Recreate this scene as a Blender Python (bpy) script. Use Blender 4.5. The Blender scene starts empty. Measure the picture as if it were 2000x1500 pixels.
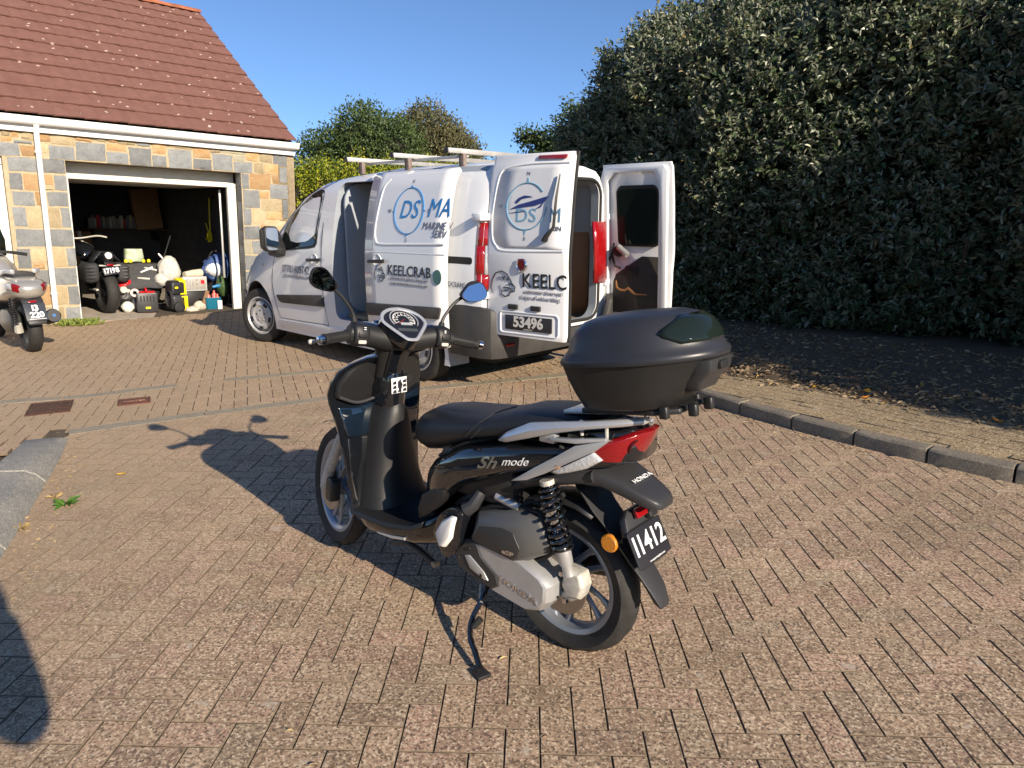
import bpy, bmesh, math, random
import numpy as np
from mathutils import Vector, Matrix, Euler
rnd = random.Random(7)
R = math.radians
scene = bpy.context.scene
col = scene.collection
# ---------------------------------------------------------------- camera
CAM_H = 1.49
cd = bpy.data.cameras.new('camera'); cam = bpy.data.objects.new('camera', cd); col.objects.link(cam)
cd.sensor_width = 36; cd.lens = 36 * 1390 / 2000; cd.clip_start = .02; cd.clip_end = 3000
cam.location = (0, 0, CAM_H); cam.rotation_euler = (R(90) - math.atan(330 / 1390), 0, 0)
scene.camera = cam
# ---------------------------------------------------------------- sky, sun, exposure
SUN_EL, SUN_AZ = 23.0, 39.0           # shadows fall 39 degrees to the left of straight ahead
wd = bpy.data.worlds.new('World'); scene.world = wd; wd.use_nodes = True
nt = wd.node_tree
sky = nt.nodes.new('ShaderNodeTexSky'); sky.sky_type = 'NISHITA'; sky.sun_disc = False
sky.sun_elevation = R(SUN_EL + 3); sky.sun_rotation = R(180 - SUN_AZ)
sky.altitude = 0; sky.air_density = .72; sky.dust_density = 0; sky.ozone_density = 5.0
bg = nt.nodes['Background']; bg.inputs[1].default_value = .105
nt.links.new(sky.outputs[0], bg.inputs[0])
stc = nt.nodes.new('ShaderNodeTexCoord'); smp = nt.nodes.new('ShaderNodeMapping'); smp.inputs['Rotation'].default_value = (R(4), 0, 0)   # the drive climbs away from the camera
nt.links.new(stc.outputs['Generated'], smp.inputs[0]); nt.links.new(smp.outputs[0], sky.inputs[0])
sd = bpy.data.lights.new('sun', 'SUN'); sun = bpy.data.objects.new('sun', sd); col.objects.link(sun)
sd.energy = 5.0; sd.angle = R(.5); sd.color = (1, .86, .68)
sdir = Vector((-math.sin(R(SUN_AZ)) * math.cos(R(SUN_EL)), math.cos(R(SUN_AZ)) * math.cos(R(SUN_EL)), -math.sin(R(SUN_EL))))
sun.rotation_euler = sdir.to_track_quat('-Z', 'Y').to_euler(); sun.location = (6, -8, 8)
vs = scene.view_settings; vs.view_transform = 'Standard'; vs.look = 'None'; vs.exposure = .72; vs.gamma = 1
scene.cycles.max_bounces = 7; scene.cycles.transparent_max_bounces = 8
scene.cycles.use_denoising = True
scene.cycles.sample_clamp_indirect = 6; scene.cycles.caustics_reflective = False; scene.cycles.caustics_refractive = False
# ---------------------------------------------------------------- helpers
def tag(o, label=None, cat=None, group=None, kind=None):
    if label: o['label'] = label
    if cat: o['category'] = cat
    if group: o['group'] = group
    if kind: o['kind'] = kind
    return o
def empty(name, loc=(0, 0, 0), rz=0, **k):
    o = bpy.data.objects.new(name, None); col.objects.link(o); o.empty_display_size = .1
    o.location = loc; o.rotation_euler = (0, 0, rz); tag(o, **k); return o
def link(name, me, parent=None, mat=None):
    o = bpy.data.objects.new(name, me); col.objects.link(o)
    if parent is not None: o.parent = parent
    if mat is not None:
        me.materials.clear()
        for m in (mat if isinstance(mat, (list, tuple)) else [mat]): me.materials.append(m)
    return o
def shade(me, ang=35):
    if len(me.polygons) == 0: return
    me.polygons.foreach_set('use_smooth', [True] * len(me.polygons))
    me.set_sharp_from_angle(angle=R(ang))
def mesh(name, V, F, mat, parent=None, ang=35, bev=0, seg=2, sub=0, solid=0, mats=None, bang=30):
    me = bpy.data.meshes.new(name); me.from_pydata([tuple(v) for v in V], [], [tuple(f) for f in F])
    if mats is not None: me.polygons.foreach_set('material_index', mats)
    bm = bmesh.new(); bm.from_mesh(me)
    bmesh.ops.recalc_face_normals(bm, faces=bm.faces)
    if bev:
        es = [e for e in bm.edges if len(e.link_faces) == 2 and e.calc_face_angle(0) > R(bang)]
        bmesh.ops.bevel(bm, geom=es, offset=bev, segments=seg, profile=.5, affect='EDGES', clamp_overlap=True)
    bm.to_mesh(me); bm.free(); me.validate()
    shade(me, ang)
    o = link(name, me, parent, mat)
    if solid:
        s = o.modifiers.new('s', 'SOLIDIFY'); s.thickness = solid; s.offset = 0
    if sub:
        s = o.modifiers.new('u', 'SUBSURF'); s.levels = s.render_levels = sub
    return o
def np_mesh(name, V, F, mat, parent=None, attr=None, smooth=False, mi=None):
    V = np.asarray(V, np.float32); F = np.asarray(F, np.int32)
    me = bpy.data.meshes.new(name); n, k = F.shape
    me.vertices.add(len(V)); me.vertices.foreach_set('co', V.ravel())
    me.loops.add(n * k); me.loops.foreach_set('vertex_index', F.ravel())
    me.polygons.add(n); me.polygons.foreach_set('loop_start', np.arange(0, n * k, k, dtype=np.int32))
    me.update(calc_edges=True)
    me.polygons.foreach_set('use_smooth', np.full(n, bool(smooth)))
    if attr is not None:
        a = me.attributes.new('tone', 'FLOAT', 'FACE'); a.data.foreach_set('value', np.asarray(attr, np.float32))
    o = link(name, me, parent, mat)
    if mi is not None: me.polygons.foreach_set('material_index', np.asarray(mi, np.int32))
    return o
class MB:                                   # collects shapes into one mesh
    def __init__(s): s.V = []; s.F = []; s.m = []
    def add(s, VF, mi=0, M=None):
        V, F = VF; b = len(s.V)
        s.V += [tuple(M @ Vector(v)) if M is not None else tuple(v) for v in V]
        s.F += [tuple(i + b for i in f) for f in F]; s.m += [mi] * len(F); return s
    def build(s, name, mat, parent=None, **k): return mesh(name, s.V, s.F, mat, parent, mats=s.m, **k)
def box(x0, x1, y0, y1, z0, z1):
    V = [(x0, y0, z0), (x1, y0, z0), (x1, y1, z0), (x0, y1, z0), (x0, y0, z1), (x1, y0, z1), (x1, y1, z1), (x0, y1, z1)]
    return V, [(0, 3, 2, 1), (4, 5, 6, 7), (0, 1, 5, 4), (1, 2, 6, 5), (2, 3, 7, 6), (3, 0, 4, 7)]
def loft(S, closed=True, caps=True):
    n = len(S[0]); V = [p for s in S for p in s]; F = []
    for i in range(len(S) - 1):
        for j in range(n if closed else n - 1):
            k = (j + 1) % n; F.append((i * n + j, i * n + k, (i + 1) * n + k, (i + 1) * n + j))
    if caps and closed: F.append(tuple(range(n))[::-1]); F.append(tuple(range((len(S) - 1) * n, len(S) * n)))
    return V, F
def prism(poly, ax, a, b, top=None):        # polygon of the two other axes, extruded along axis ax from a to b
    q = top or poly
    def pt(p, h): return (h, p[0], p[1]) if ax == 0 else (p[0], h, p[1]) if ax == 1 else (p[0], p[1], h)
    return loft([[pt(p, a) for p in poly], [pt(p, b) for p in q]])
def frame_along(P, up=None):
    P = [Vector(p) for p in P]; out = []
    up = Vector(up) if up else None
    prev = None
    for i, p in enumerate(P):
        t = (P[min(i + 1, len(P) - 1)] - P[max(i - 1, 0)]).normalized()
        if prev is None:
            u = up or (Vector((0, 0, 1)) if abs(t.z) < .9 else Vector((1, 0, 0)))
        else: u = prev
        u = (u - t * u.dot(t)).normalized(); prev = u
        out.append((p, t, u, t.cross(u)))
    return out
def tube(P, r, n=10, caps=True, flat=1.0, up=None):
    rs = r if isinstance(r, (list, tuple)) else [r] * len(P); S = []
    for (p, t, u, v), q in zip(frame_along(P, up), rs):
        S.append([tuple(p + u * math.cos(a) * q * flat + v * math.sin(a) * q) for a in [2 * math.pi * k / n for k in range(n)]])
    return loft(S, True, caps)
def spline(P, n=8):                         # Catmull-Rom through the points
    P = [Vector(p) for p in P]; Q = [P[0] * 2 - P[1]] + P + [P[-1] * 2 - P[-2]]; out = []
    for i in range(1, len(Q) - 2):
        a, b, c, d = Q[i - 1:i + 3]
        for k in range(n):
            t = k / n
            out.append(.5 * ((2 * b) + (c - a) * t + (2 * a - 5 * b + 4 * c - d) * t * t + (3 * b - a - 3 * c + d) * t ** 3))
    out.append(P[-1]); return [tuple(p) for p in out]
def lathe(prof, n=32, ax=1, c=(0, 0, 0), caps=False):   # prof: (radius, height along ax)
    S = []
    for r, h in prof:
        ring = []
        for k in range(n):
            a = 2 * math.pi * k / n; x, y = r * math.cos(a), r * math.sin(a)
            p = (h, x, y) if ax == 0 else (x, h, y) if ax == 1 else (x, y, h)
            ring.append((p[0] + c[0], p[1] + c[1], p[2] + c[2]))
        S.append(ring)
    return loft(S, True, caps)
def ring_sections(st, n=28):                # st: x, yc, zc, half width, up, down, exponent  -> super-ellipse sections along x
    S = []
    for x, yc, zc, w, hu, hd, e in st:
        ring = []
        for k in range(n):
            a = 2 * math.pi * k / n; c, s = math.cos(a), math.sin(a)
            cy = math.copysign(abs(c) ** (2 / e), c); sz = math.copysign(abs(s) ** (2 / e), s)
            ring.append((x, yc + w * cy, zc + (hu if s > 0 else hd) * sz))
        S.append(ring)
    return S
def arc(cx, cz, r, a0, a1, n): return [(cx + r * math.cos(R(a0 + (a1 - a0) * k / n)), cz + r * math.sin(R(a0 + (a1 - a0) * k / n))) for k in range(n + 1)]
def rrect(w, h, r, n=5):                    # rounded rectangle centred on 0
    P = []
    for cx, cy, a in ((w / 2 - r, h / 2 - r, 0), (-w / 2 + r, h / 2 - r, 90), (-w / 2 + r, -h / 2 + r, 180), (w / 2 - r, -h / 2 + r, 270)):
        P += arc(cx, cy, r, a, a + 90, n)
    return P
_txt = {}
def text_mesh(s, size=1, bold=0, shear=0, ext=.001, sx=1, align='CENTER', gap=1):
    cu = bpy.data.curves.new('t', 'FONT'); cu.body = s; cu.size = size; cu.offset = bold; cu.shear = shear
    cu.extrude = ext; cu.space_character = gap; cu.align_x = align; cu.align_y = 'CENTER'; cu.resolution_u = 3
    o = bpy.data.objects.new('t', cu); col.objects.link(o)
    dg = bpy.context.evaluated_depsgraph_get(); me = bpy.data.meshes.new_from_object(o.evaluated_get(dg))
    V = [(v.co.x * sx, v.co.y, v.co.z) for v in me.vertices]; F = [tuple(p.vertices) for p in me.polygons]
    bpy.data.objects.remove(o); bpy.data.curves.remove(cu); bpy.data.meshes.remove(me)
    return V, F
def put(VF, M): return [tuple(M @ Vector(v)) for v in VF[0]], VF[1]
def basis(o, x, y, z=None):
    x = Vector(x).normalized(); y = Vector(y); y = (y - x * y.dot(x)).normalized(); z = x.cross(y)
    return Matrix(((x.x, y.x, z.x, o[0]), (x.y, y.y, z.y, o[1]), (x.z, y.z, z.z, o[2]), (0, 0, 0, 1)))
def boolean(o, cutters, op='DIFFERENCE'):
    for c in cutters:
        m = o.modifiers.new('b', 'BOOLEAN'); m.operation = op; m.object = c; m.solver = 'EXACT'
    dg = bpy.context.evaluated_depsgraph_get(); me = bpy.data.meshes.new_from_object(o.evaluated_get(dg))
    o.modifiers.clear(); old = o.data; o.data = me; bpy.data.meshes.remove(old)
    for c in cutters:
        d = c.data; bpy.data.objects.remove(c); bpy.data.meshes.remove(d)
    shade(o.data, 30); return o
def copy_tree(o, parent=None):
    c = o.copy(); col.objects.link(c); c.parent = parent
    for ch in list(o.children): copy_tree(ch, c)
    return c
# ---------------------------------------------------------------- materials
def nodes(m): return m.node_tree.nodes, m.node_tree.links
def mat(name, c, rough=.5, metal=0, coat=0, var=0, vscale=8, bump=0, bscale=60, spec=.5, emit=0, trans=0, ior=1.45, alpha=1, c2=None, aniso=0, rvar=0):
    m = bpy.data.materials.new(name); m.use_nodes = True; N, L = nodes(m); b = N['Principled BSDF']
    b.inputs['Base Color'].default_value = (*c, 1); b.inputs['Roughness'].default_value = rough
    b.inputs['Metallic'].default_value = metal; b.inputs['Coat Weight'].default_value = coat; b.inputs['Coat Roughness'].default_value = .04
    b.inputs['Specular IOR Level'].default_value = spec; b.inputs['IOR'].default_value = ior
    b.inputs['Transmission Weight'].default_value = trans; b.inputs['Alpha'].default_value = alpha
    if emit: b.inputs['Emission Color'].default_value = (*c, 1); b.inputs['Emission Strength'].default_value = emit
    if var or bump or c2 or rvar:
        tc = N.new('ShaderNodeTexCoord'); nz = N.new('ShaderNodeTexNoise'); nz.inputs['Scale'].default_value = vscale
        nz.inputs['Detail'].default_value = 6; nz.inputs['Roughness'].default_value = .65
        L.new(tc.outputs['Object'], nz.inputs['Vector'])
        if var or c2:
            cr = N.new('ShaderNodeValToRGB'); cr.color_ramp.elements[0].position = .3; cr.color_ramp.elements[1].position = .7
            k0 = c if c2 else tuple(x * (1 - var) for x in c); k1 = c2 or tuple(min(1, x * (1 + var)) for x in c)
            cr.color_ramp.elements[0].color = (*k0, 1); cr.color_ramp.elements[1].color = (*k1, 1)
            L.new(nz.outputs[0], cr.inputs[0]); L.new(cr.outputs[0], b.inputs['Base Color'])
        if rvar:
            mr = N.new('ShaderNodeMapRange'); mr.inputs[3].default_value = max(.02, rough - rvar); mr.inputs[4].default_value = rough + rvar
            mr.inputs[1].default_value = .3; mr.inputs[2].default_value = .7
            L.new(nz.outputs[0], mr.inputs[0]); L.new(mr.outputs[0], b.inputs['Roughness'])
        if bump:
            n2 = N.new('ShaderNodeTexNoise'); n2.inputs['Scale'].default_value = bscale; n2.inputs['Detail'].default_value = 4
            L.new(tc.outputs['Object'], n2.inputs['Vector'])
            bp = N.new('ShaderNodeBump'); bp.inputs['Strength'].default_value = bump; bp.inputs['Distance'].default_value = .01
            L.new(n2.outputs[0], bp.inputs['Height']); L.new(bp.outputs[0], b.inputs['Normal'])
    return m
def math_node(N, L, op, a, b=None, c=None):
    n = N.new('ShaderNodeMath'); n.operation = op
    for i, v in enumerate((a, b, c)):
        if v is None: continue
        if isinstance(v, (int, float)): n.inputs[i].default_value = v
        else: L.new(v, n.inputs[i])
    return n.outputs[0]
def mix(N, L, f, a, b, mode='MIX'):
    n = N.new('ShaderNodeMix'); n.data_type = 'RGBA'; n.blend_type = mode
    for s, v in ((n.inputs[0], f), (n.inputs[6], a), (n.inputs[7], b)):
        if isinstance(v, (int, float)): s.default_value = v
        elif isinstance(v, tuple): s.default_value = (*v, 1) if len(v) == 3 else v
        else: L.new(v, s)
    return n.outputs[2]
def ramp(N, L, f, stops):
    n = N.new('ShaderNodeValToRGB'); e = n.color_ramp.elements
    while len(e) < len(stops): e.new(.5)
    for k, (p, c) in enumerate(stops):
        e[k].position = p; e[k].color = (*c, 1) if isinstance(c, tuple) else (c, c, c, 1)
    L.new(f, n.inputs[0]); return n.outputs[0]
def noise(N, L, vec, scale, detail=3, rough=.5, dist=0):
    n = N.new('ShaderNodeTexNoise'); n.inputs['Scale'].default_value = scale; n.inputs['Detail'].default_value = detail
    n.inputs['Roughness'].default_value = rough; n.inputs['Distortion'].default_value = dist
    if vec is not None: L.new(vec, n.inputs['Vector'])
    return n.outputs[0]
# ================================================================ GROUND
def brick_mat(name, mode, c=((.385, .268, .175), (.40, .258, .182), (.365, .275, .182)), dusty=True):
    m = bpy.data.materials.new(name); m.use_nodes = True; N, L = nodes(m); b = N['Principled BSDF']
    g = N.new('ShaderNodeNewGeometry'); pos = g.outputs['Position']
    if mode == 'obj': rn = N.new('ShaderNodeObjectInfo').outputs['Random']
    else: rn = g.outputs['Random Per Island']
    base = ramp(N, L, rn, [(0, c[0]), (.35, c[0]), (.5, c[1]), (.66, c[2]), (.82, tuple(x * 1.1 for x in c[0])), (1, c[1])])
    hv = N.new('ShaderNodeHueSaturation'); L.new(base, hv.inputs['Color'])
    L.new(math_node(N, L, 'MULTIPLY_ADD', math_node(N, L, 'FRACT', math_node(N, L, 'MULTIPLY', rn, 37.7)), .34, .83), hv.inputs['Value'])
    base = hv.outputs[0]
    # aggregate: dark and pale grains showing through the worn surface
    v = N.new('ShaderNodeTexVoronoi'); v.inputs['Scale'].default_value = 150; L.new(pos, v.inputs['Vector'])
    gr = N.new('ShaderNodeSeparateColor'); L.new(v.outputs['Color'], gr.inputs[0])
    base = mix(N, L, ramp(N, L, gr.outputs[0], [(0, 0.), (.66, 0.), (.74, .6), (1, .85)]), base, (.66, .53, .37))
    base = mix(N, L, ramp(N, L, gr.outputs[1], [(0, 0.), (.66, 0.), (.78, .6), (1, .85)]), base, (.095, .066, .046))
    n1 = noise(N, L, pos, 75, 3, .7)
    base = mix(N, L, .8, base, ramp(N, L, n1, [(.28, .45), (.5, .92), (.72, 1.5)]), 'MULTIPLY')
    n2 = noise(N, L, pos, 1.1, 4, .6)
    base = mix(N, L, 1, base, ramp(N, L, n2, [(.3, .82), (.7, 1.12)]), 'MULTIPLY')
    # pale worn scuffs
    n3 = noise(N, L, pos, 9, 3, .55, .4)
    sc = ramp(N, L, n3, [(.655, 0.), (.70, .75)])
    base = mix(N, L, sc, base, (.46, .39, .31))
    # dark oily smudges and lichen
    n4 = noise(N, L, pos, 3.1, 5, .7)
    base = mix(N, L, ramp(N, L, n4, [(.60, 0.), (.75, .4)]), base, (.13, .105, .085))
    if dusty:          # windblown dust towards the left kerb and the edging
        sp = N.new('ShaderNodeSeparateXYZ'); L.new(pos, sp.inputs[0])
        dd = math_node(N, L, 'ADD', math_node(N, L, 'MULTIPLY', sp.outputs[0], -.55), math_node(N, L, 'MULTIPLY', noise(N, L, pos, 2.2, 5, .7), 1.7))
        base = mix(N, L, ramp(N, L, math_node(N, L, 'MULTIPLY', dd, .45), [(.60, 0.), (1, .62)]), base, (.39, .285, .18))
    L.new(base, b.inputs['Base Color']); b.inputs['Roughness'].default_value = .88; b.inputs['Specular IOR Level'].default_value = .3
    bp = N.new('ShaderNodeBump'); bp.inputs['Strength'].default_value = .75; bp.inputs['Distance'].default_value = .0025
    L.new(noise(N, L, pos, 190, 3, .7), bp.inputs['Height']); L.new(bp.outputs[0], b.inputs['Normal'])
    return m
BR_O = brick_mat('brick_single', 'obj'); BR_I = brick_mat('brick_field', 'isl')
PV = ((.295, .225, .125), (.32, .24, .14), (.27, .21, .12))
BP_O = brick_mat('paver_single', 'obj', PV, False); BP_I = brick_mat('paver_field', 'isl', PV, False)
m_sand = mat('joint_sand', (.095, .074, .05), .95, var=.4, vscale=14, bump=.6, bscale=300)
m_joint = mat('grimy_joint', (.165, .125, .085), .95, var=.45, vscale=18)
def stone_kerb_mat(name, c, c2):
    m = bpy.data.materials.new(name); m.use_nodes = True; N, L = nodes(m); b = N['Principled BSDF']
    pos = N.new('ShaderNodeNewGeometry').outputs['Position']
    base = ramp(N, L, noise(N, L, pos, 6, 5, .65), [(.3, c), (.7, c2)])
    v = N.new('ShaderNodeTexVoronoi'); v.inputs['Scale'].default_value = 190; L.new(pos, v.inputs['Vector'])
    gr = N.new('ShaderNodeSeparateColor'); L.new(v.outputs['Color'], gr.inputs[0])
    base = mix(N, L, .75, base, ramp(N, L, gr.outputs[0], [(0, .5), (.4, .9), (.8, 1.15), (1, 1.6)]), 'MULTIPLY')
    L.new(base, b.inputs['Base Color']); b.inputs['Roughness'].default_value = .9
    bp = N.new('ShaderNodeBump'); bp.inputs['Strength'].default_value = .7; bp.inputs['Distance'].default_value = .004
    L.new(noise(N, L, pos, 90, 4, .7), bp.inputs['Height']); L.new(bp.outputs[0], b.inputs['Normal']); return m
m_kerb = stone_kerb_mat('kerb_concrete', (.155, .135, .108), (.225, .195, .15))
m_kerbL = stone_kerb_mat('kerb_granite', (.20, .20, .19), (.29, .275, .24))
m_edge = stone_kerb_mat('edging_concrete', (.22, .195, .145), (.29, .25, .185))
ground = np_mesh('ground', [(-300, -300, -.03), (300, -300, -.03), (300, 300, -.03), (-300, 300, -.03)], [(0, 1, 2, 3)],
                 mat('far_ground', (.16, .13, .09), .95, var=.3, vscale=3)); tag(ground, kind='structure')
def poly_at(P, x):        # y of polyline P at x
    return float(np.interp(x, [p[0] for p in P], [p[1] for p in P]))
EDGE2 = [(-3.13, 4.80), (-2.67, 5.10), (-2.04, 5.48), (-1.55, 5.76), (-.77, 6.11), (0, 6.44), (.39, 6.60), (1.02, 6.86)]
EDGE1 = [(-6.2, 4.6), (-4.18, 5.62), (-3.69, 5.79), (-3.18, 6.13), (-2.43, 6.57), (-1.81, 6.84), (.9, 8.15)]
KERB_R = [(.72, 9.2), (.86, 7.6), (1.02, 6.86), (1.24, 6.22), (1.57, 5.55), (1.96, 4.92), (2.33, 4.42), (2.63, 4.06), (2.93, 3.76), (3.6, 3.22), (4.6, 2.6), (6, 2.0)]
KERB_L = [(-3.10, 4.78), (-2.86, 4.28), (-2.63, 3.74), (-2.47, 3.37), (-2.32, 3.0), (-2.05, 2.3), (-1.7, 1.4), (-1.4, .4)]
def side(P, x, y):        # signed distance to polyline, + on the left of its direction
    best = 1e9; s = 0
    for (x0, y0), (x1, y1) in zip(P, P[1:]):
        dx, dy = x1 - x0, y1 - y0; l2 = dx * dx + dy * dy; t = max(0, min(1, ((x - x0) * dx + (y - y0) * dy) / l2))
        qx, qy = x - x0 - t * dx, y - y0 - t * dy; d = math.hypot(qx, qy)
        if d < best: best = d; s = dx * qy - dy * qx
    return math.copysign(best, s)
def herringbone(ox, oy, ang, xr, yr, u=.1015):
    # 200 x 100 blocks laid at 90 degrees: yields centre, along-x flag
    ca, sa = math.cos(ang), math.sin(ang)
    for i in range(xr[0], xr[1]):
        for j in range(yr[0], yr[1]):
            k = (i - j) % 4
            if k == 0: c = (i + 1, j + .5); f = True
            elif k == 2: c = (i + .5, j); f = False      # block of cells (i,j-1),(i,j)
            else: continue
            x, y = c[0] * u, c[1] * u
            yield ox + x * ca - y * sa, oy + x * sa + y * ca, (ang if f else ang + math.pi / 2)
def in_road(x, y):
    if y < .2: return False
    if side(KERB_L, x, y) < -.07: return False
    if x < 1.02 and y > poly_at(EDGE2, max(x, -3.13)) + .03: return False
    if side(KERB_R, x, y) > .07: return False
    return abs(x) < 4.6
def zpl(x, y):            # the verge left of the kerb stands a little higher
    return .07 * max(0, min(1, (4.7 - y) / .9)) if (x < -2 and side(KERB_L, x, y) < 0) else 0
def brick_geo(L=.1984, W=.0984, c=.002, d=.02):
    a, b = L / 2, W / 2
    V = []
    for sx, sy, z in ((a - c, b - c, 0), (a, b, -c), (a, b, -d)):
        V += [(-sx, -sy, z), (sx, -sy, z), (sx, sy, z), (-sx, sy, z)]
    F = [(0, 1, 2, 3)]
    for r in (0, 4):
        for k in range(4): F.append((r + k, r + 4 + k, r + 4 + (k + 1) % 4, r + (k + 1) % 4))
    return np.array(V), np.array(F)
BG_V, BG_F = brick_geo()
def lay(parent, items, m_one, m_many, nsingle, name='brick'):
    p = cam.location
    items = sorted(items, key=lambda t: (0 if t[5] else 1, (t[0] - p.x) ** 2 + (t[1] - p.y) ** 2))
    me = None; VV = []; FF = []; n = 0
    for k, (x, y, z, a, tl, vis) in enumerate(items):
        if k < nsingle:
            if me is None:
                me = bpy.data.meshes.new(name); me.from_pydata([tuple(v) for v in BG_V], [], [tuple(f) for f in BG_F]); me.materials.append(m_one); me.materials.append(m_joint); me.polygons.foreach_set('material_index', [0] + [1] * 8); me.polygons.foreach_set('use_smooth', [False] * 9)
            o = bpy.data.objects.new(name, me); col.objects.link(o); o.parent = parent
            o.location = (x, y, z); o.rotation_euler = (tl[0], tl[1], a)
        else:
            M = np.array(Euler((tl[0], tl[1], a)).to_matrix()); VV.append(BG_V @ M.T + np.array([x, y, z])); FF.append(BG_F + 12 * n); n += 1
    if n: tag(np_mesh(name + '_field', np.concatenate(VV), np.concatenate(FF), [m_many, m_joint], parent, mi=np.tile([0] + [1] * 8, n)), kind='stuff')
def visible(x, y):
    zc = y * .973 + .33
    if zc < .3: return False
    px = x / zc; py = (-y * .231 + CAM_H * .973) / zc
    return abs(px) < .72 and -.54 < py < .54
def jit(): return (rnd.gauss(0, .0025), rnd.gauss(0, .0025))
def slab(name, P, z, m, parent=None):
    o = mesh(name, [(x, y, z) for x, y in P], [tuple(range(len(P)))], m, parent); return o
road = empty('road', kind='structure')
slab('road_bed', [(-4.5, .2), (7, .2), (7, 2.0), (3.6, 3.3), (2.3, 4.5), (1.1, 6.95), (-3.2, 4.85), (-4.5, 4.2)], -.009, m_sand, road)
items = [(x, y, rnd.gauss(0, .0005), a, jit(), visible(x, y)) for x, y, a in herringbone(.03, .0, R(-1.65), (-50, 70), (0, 90)) if in_road(x, y)]
lay(road, items, BR_O, BR_I, 300)
drive = empty('driveway', kind='structure')
slab('driveway_bed', [(-14, 1), (-3.3, 1), (-2.4, 3.0), (-3.1, 4.8), (1.1, 6.86), (1.3, 14), (-14, 14)], -.0085, m_sand, drive)
def in_drive(x, y):
    if x > -3.13 and y < poly_at(EDGE2, min(x, 1.02)) - .02: return False
    if x <= -3.05 and y < 4.8 and side(KERB_L, x, y) > -.2: return False
    if x > -3.2 and y < 4.6: return False
    if x > 1.0 or y > 12.4 or x < -7.5: return False
    return (visible(x, y) or (visible(x * .84, y) and x < 0)) and y > 2 and (x - -6.14) * .571 + (y - 9.966) * -.821 > -.12 - max(0, (x + 4.3) * 9)
items = [(x, y, zpl(x, y) + rnd.gauss(0, .0009), a, jit(), True) for x, y, a in herringbone(-6, 4, R(20), (-60, 110), (-60, 100)) if in_drive(x, y)]
lay(drive, items, BR_O, BR_I, 300)
def curve_pts(P, step):
    Q = [Vector((x, y, 0)) for x, y in P]; Q = [Vector(p) for p in spline(Q, 12)]
    out = [Q[0]]; acc = 0
    for a, b in zip(Q, Q[1:]):
        l = (b - a).length; t = step - acc
        while t <= l: out.append(a + (b - a) * (t / l)); t += step
        acc = (acc + l) % step
    return out
def kerb_run(parent, name, P, prof, L, m, gap=.006, zfun=None, bev=.006):
    # prof: (offset to the right of the direction, height) outline; stones of length L, bent along the curve
    pts = curve_pts(P, L / 4); n = (len(pts) - 1) // 4
    for k in range(n):
        seg = pts[4 * k:4 * k + 5]; S = []; jz = rnd.gauss(0, .0015)
        for q, p in enumerate(seg):
            t = (pts[min(4 * k + q + 1, len(pts) - 1)] - pts[max(4 * k + q - 1, 0)]).normalized(); r = Vector((t.y, -t.x, 0))
            p = p + t * (gap if q == 0 else -gap if q == 4 else 0)
            h = zfun(p.x, p.y) if zfun else 1
            S.append([tuple(p + r * a + Vector((0, 0, (b * h if b > 0 else b) + jz))) for a, b in prof])
        V, F = loft(S); mesh(name, V, F, m, parent, bev=bev, seg=2, bang=50, ang=22)
kr = empty('kerb', kind='structure')
def kh(x, y): return 1
kerb_run(kr, 'kerb_stone', KERB_R[::-1], [(0.02, -.05), (.0, .085), (-.025, .112), (-.125, .118), (-.13, -.05)][::-1] if False else [(.010, -.05), (.115, -.05), (.113, .097), (.022, .095), (.004, .082)], .457, m_kerb, zfun=kh)
kl = empty('kerb', kind='structure')
def khl(x, y): return max(.12, min(1, (4.85 - y) / .8))
kerb_run(kl, 'kerb_stone', KERB_L[::-1], [(.02, -.05), (.0, .012), (-.04, .06), (-.09, .088), (-.2, .10), (-.25, .098), (-.25, -.05)], .915, m_kerbL, zfun=khl)
for P in (EDGE2, EDGE1):
    e = empty('edging', kind='structure')
    kerb_run(e, 'edging_stone', P, [(.065, -.05), (.065, .003), (-.065, .003), (-.065, -.05)], .9, m_edge, gap=.004, bev=.004)
# raised footway behind the right-hand kerb
fw = empty('footway', kind='structure')
KR_OFF = []
for (x0, y0), (x1, y1) in zip(KERB_R, KERB_R[1:]):
    d = math.hypot(x1 - x0, y1 - y0); KR_OFF.append((x0 + (y1 - y0) / d * -.12, y0 + (x1 - x0) / d * .12))
SOIL = [(1.15, 7.3), (1.55, 6.85), (1.97, 6.21), (2.44, 5.86), (2.82, 5.42), (3.2, 5.02), (3.55, 4.62), (4.4, 4.0), (6, 3.1)]
slab('footway_bed', [(1.0, 6.9)] + KR_OFF[1:] + [(6, 2.2), (9, 2), (9, 9), (1.0, 9)], .078, m_sand, fw)
items = []
ang = R(-49)
for i in range(-60, 60):
    for j in range(-60, 60):
        lx, ly = i * .2025 + (.10 if j % 2 else 0), j * .1015
        x = 2.4 + lx * math.cos(ang) - ly * math.sin(ang); y = 5.0 + lx * math.sin(ang) + ly * math.cos(ang)
        if side(KERB_R, x, y) > .09 and side(SOIL, x, y) < .06 and x > .9 and y < 7.2: items.append((x, y, + .092 + rnd.gauss(0, .0015), ang, (rnd.gauss(0, .012), rnd.gauss(0, .012)), visible(x, y)))
lay(fw, items, BP_O, BP_I, 300, 'paver')
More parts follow.
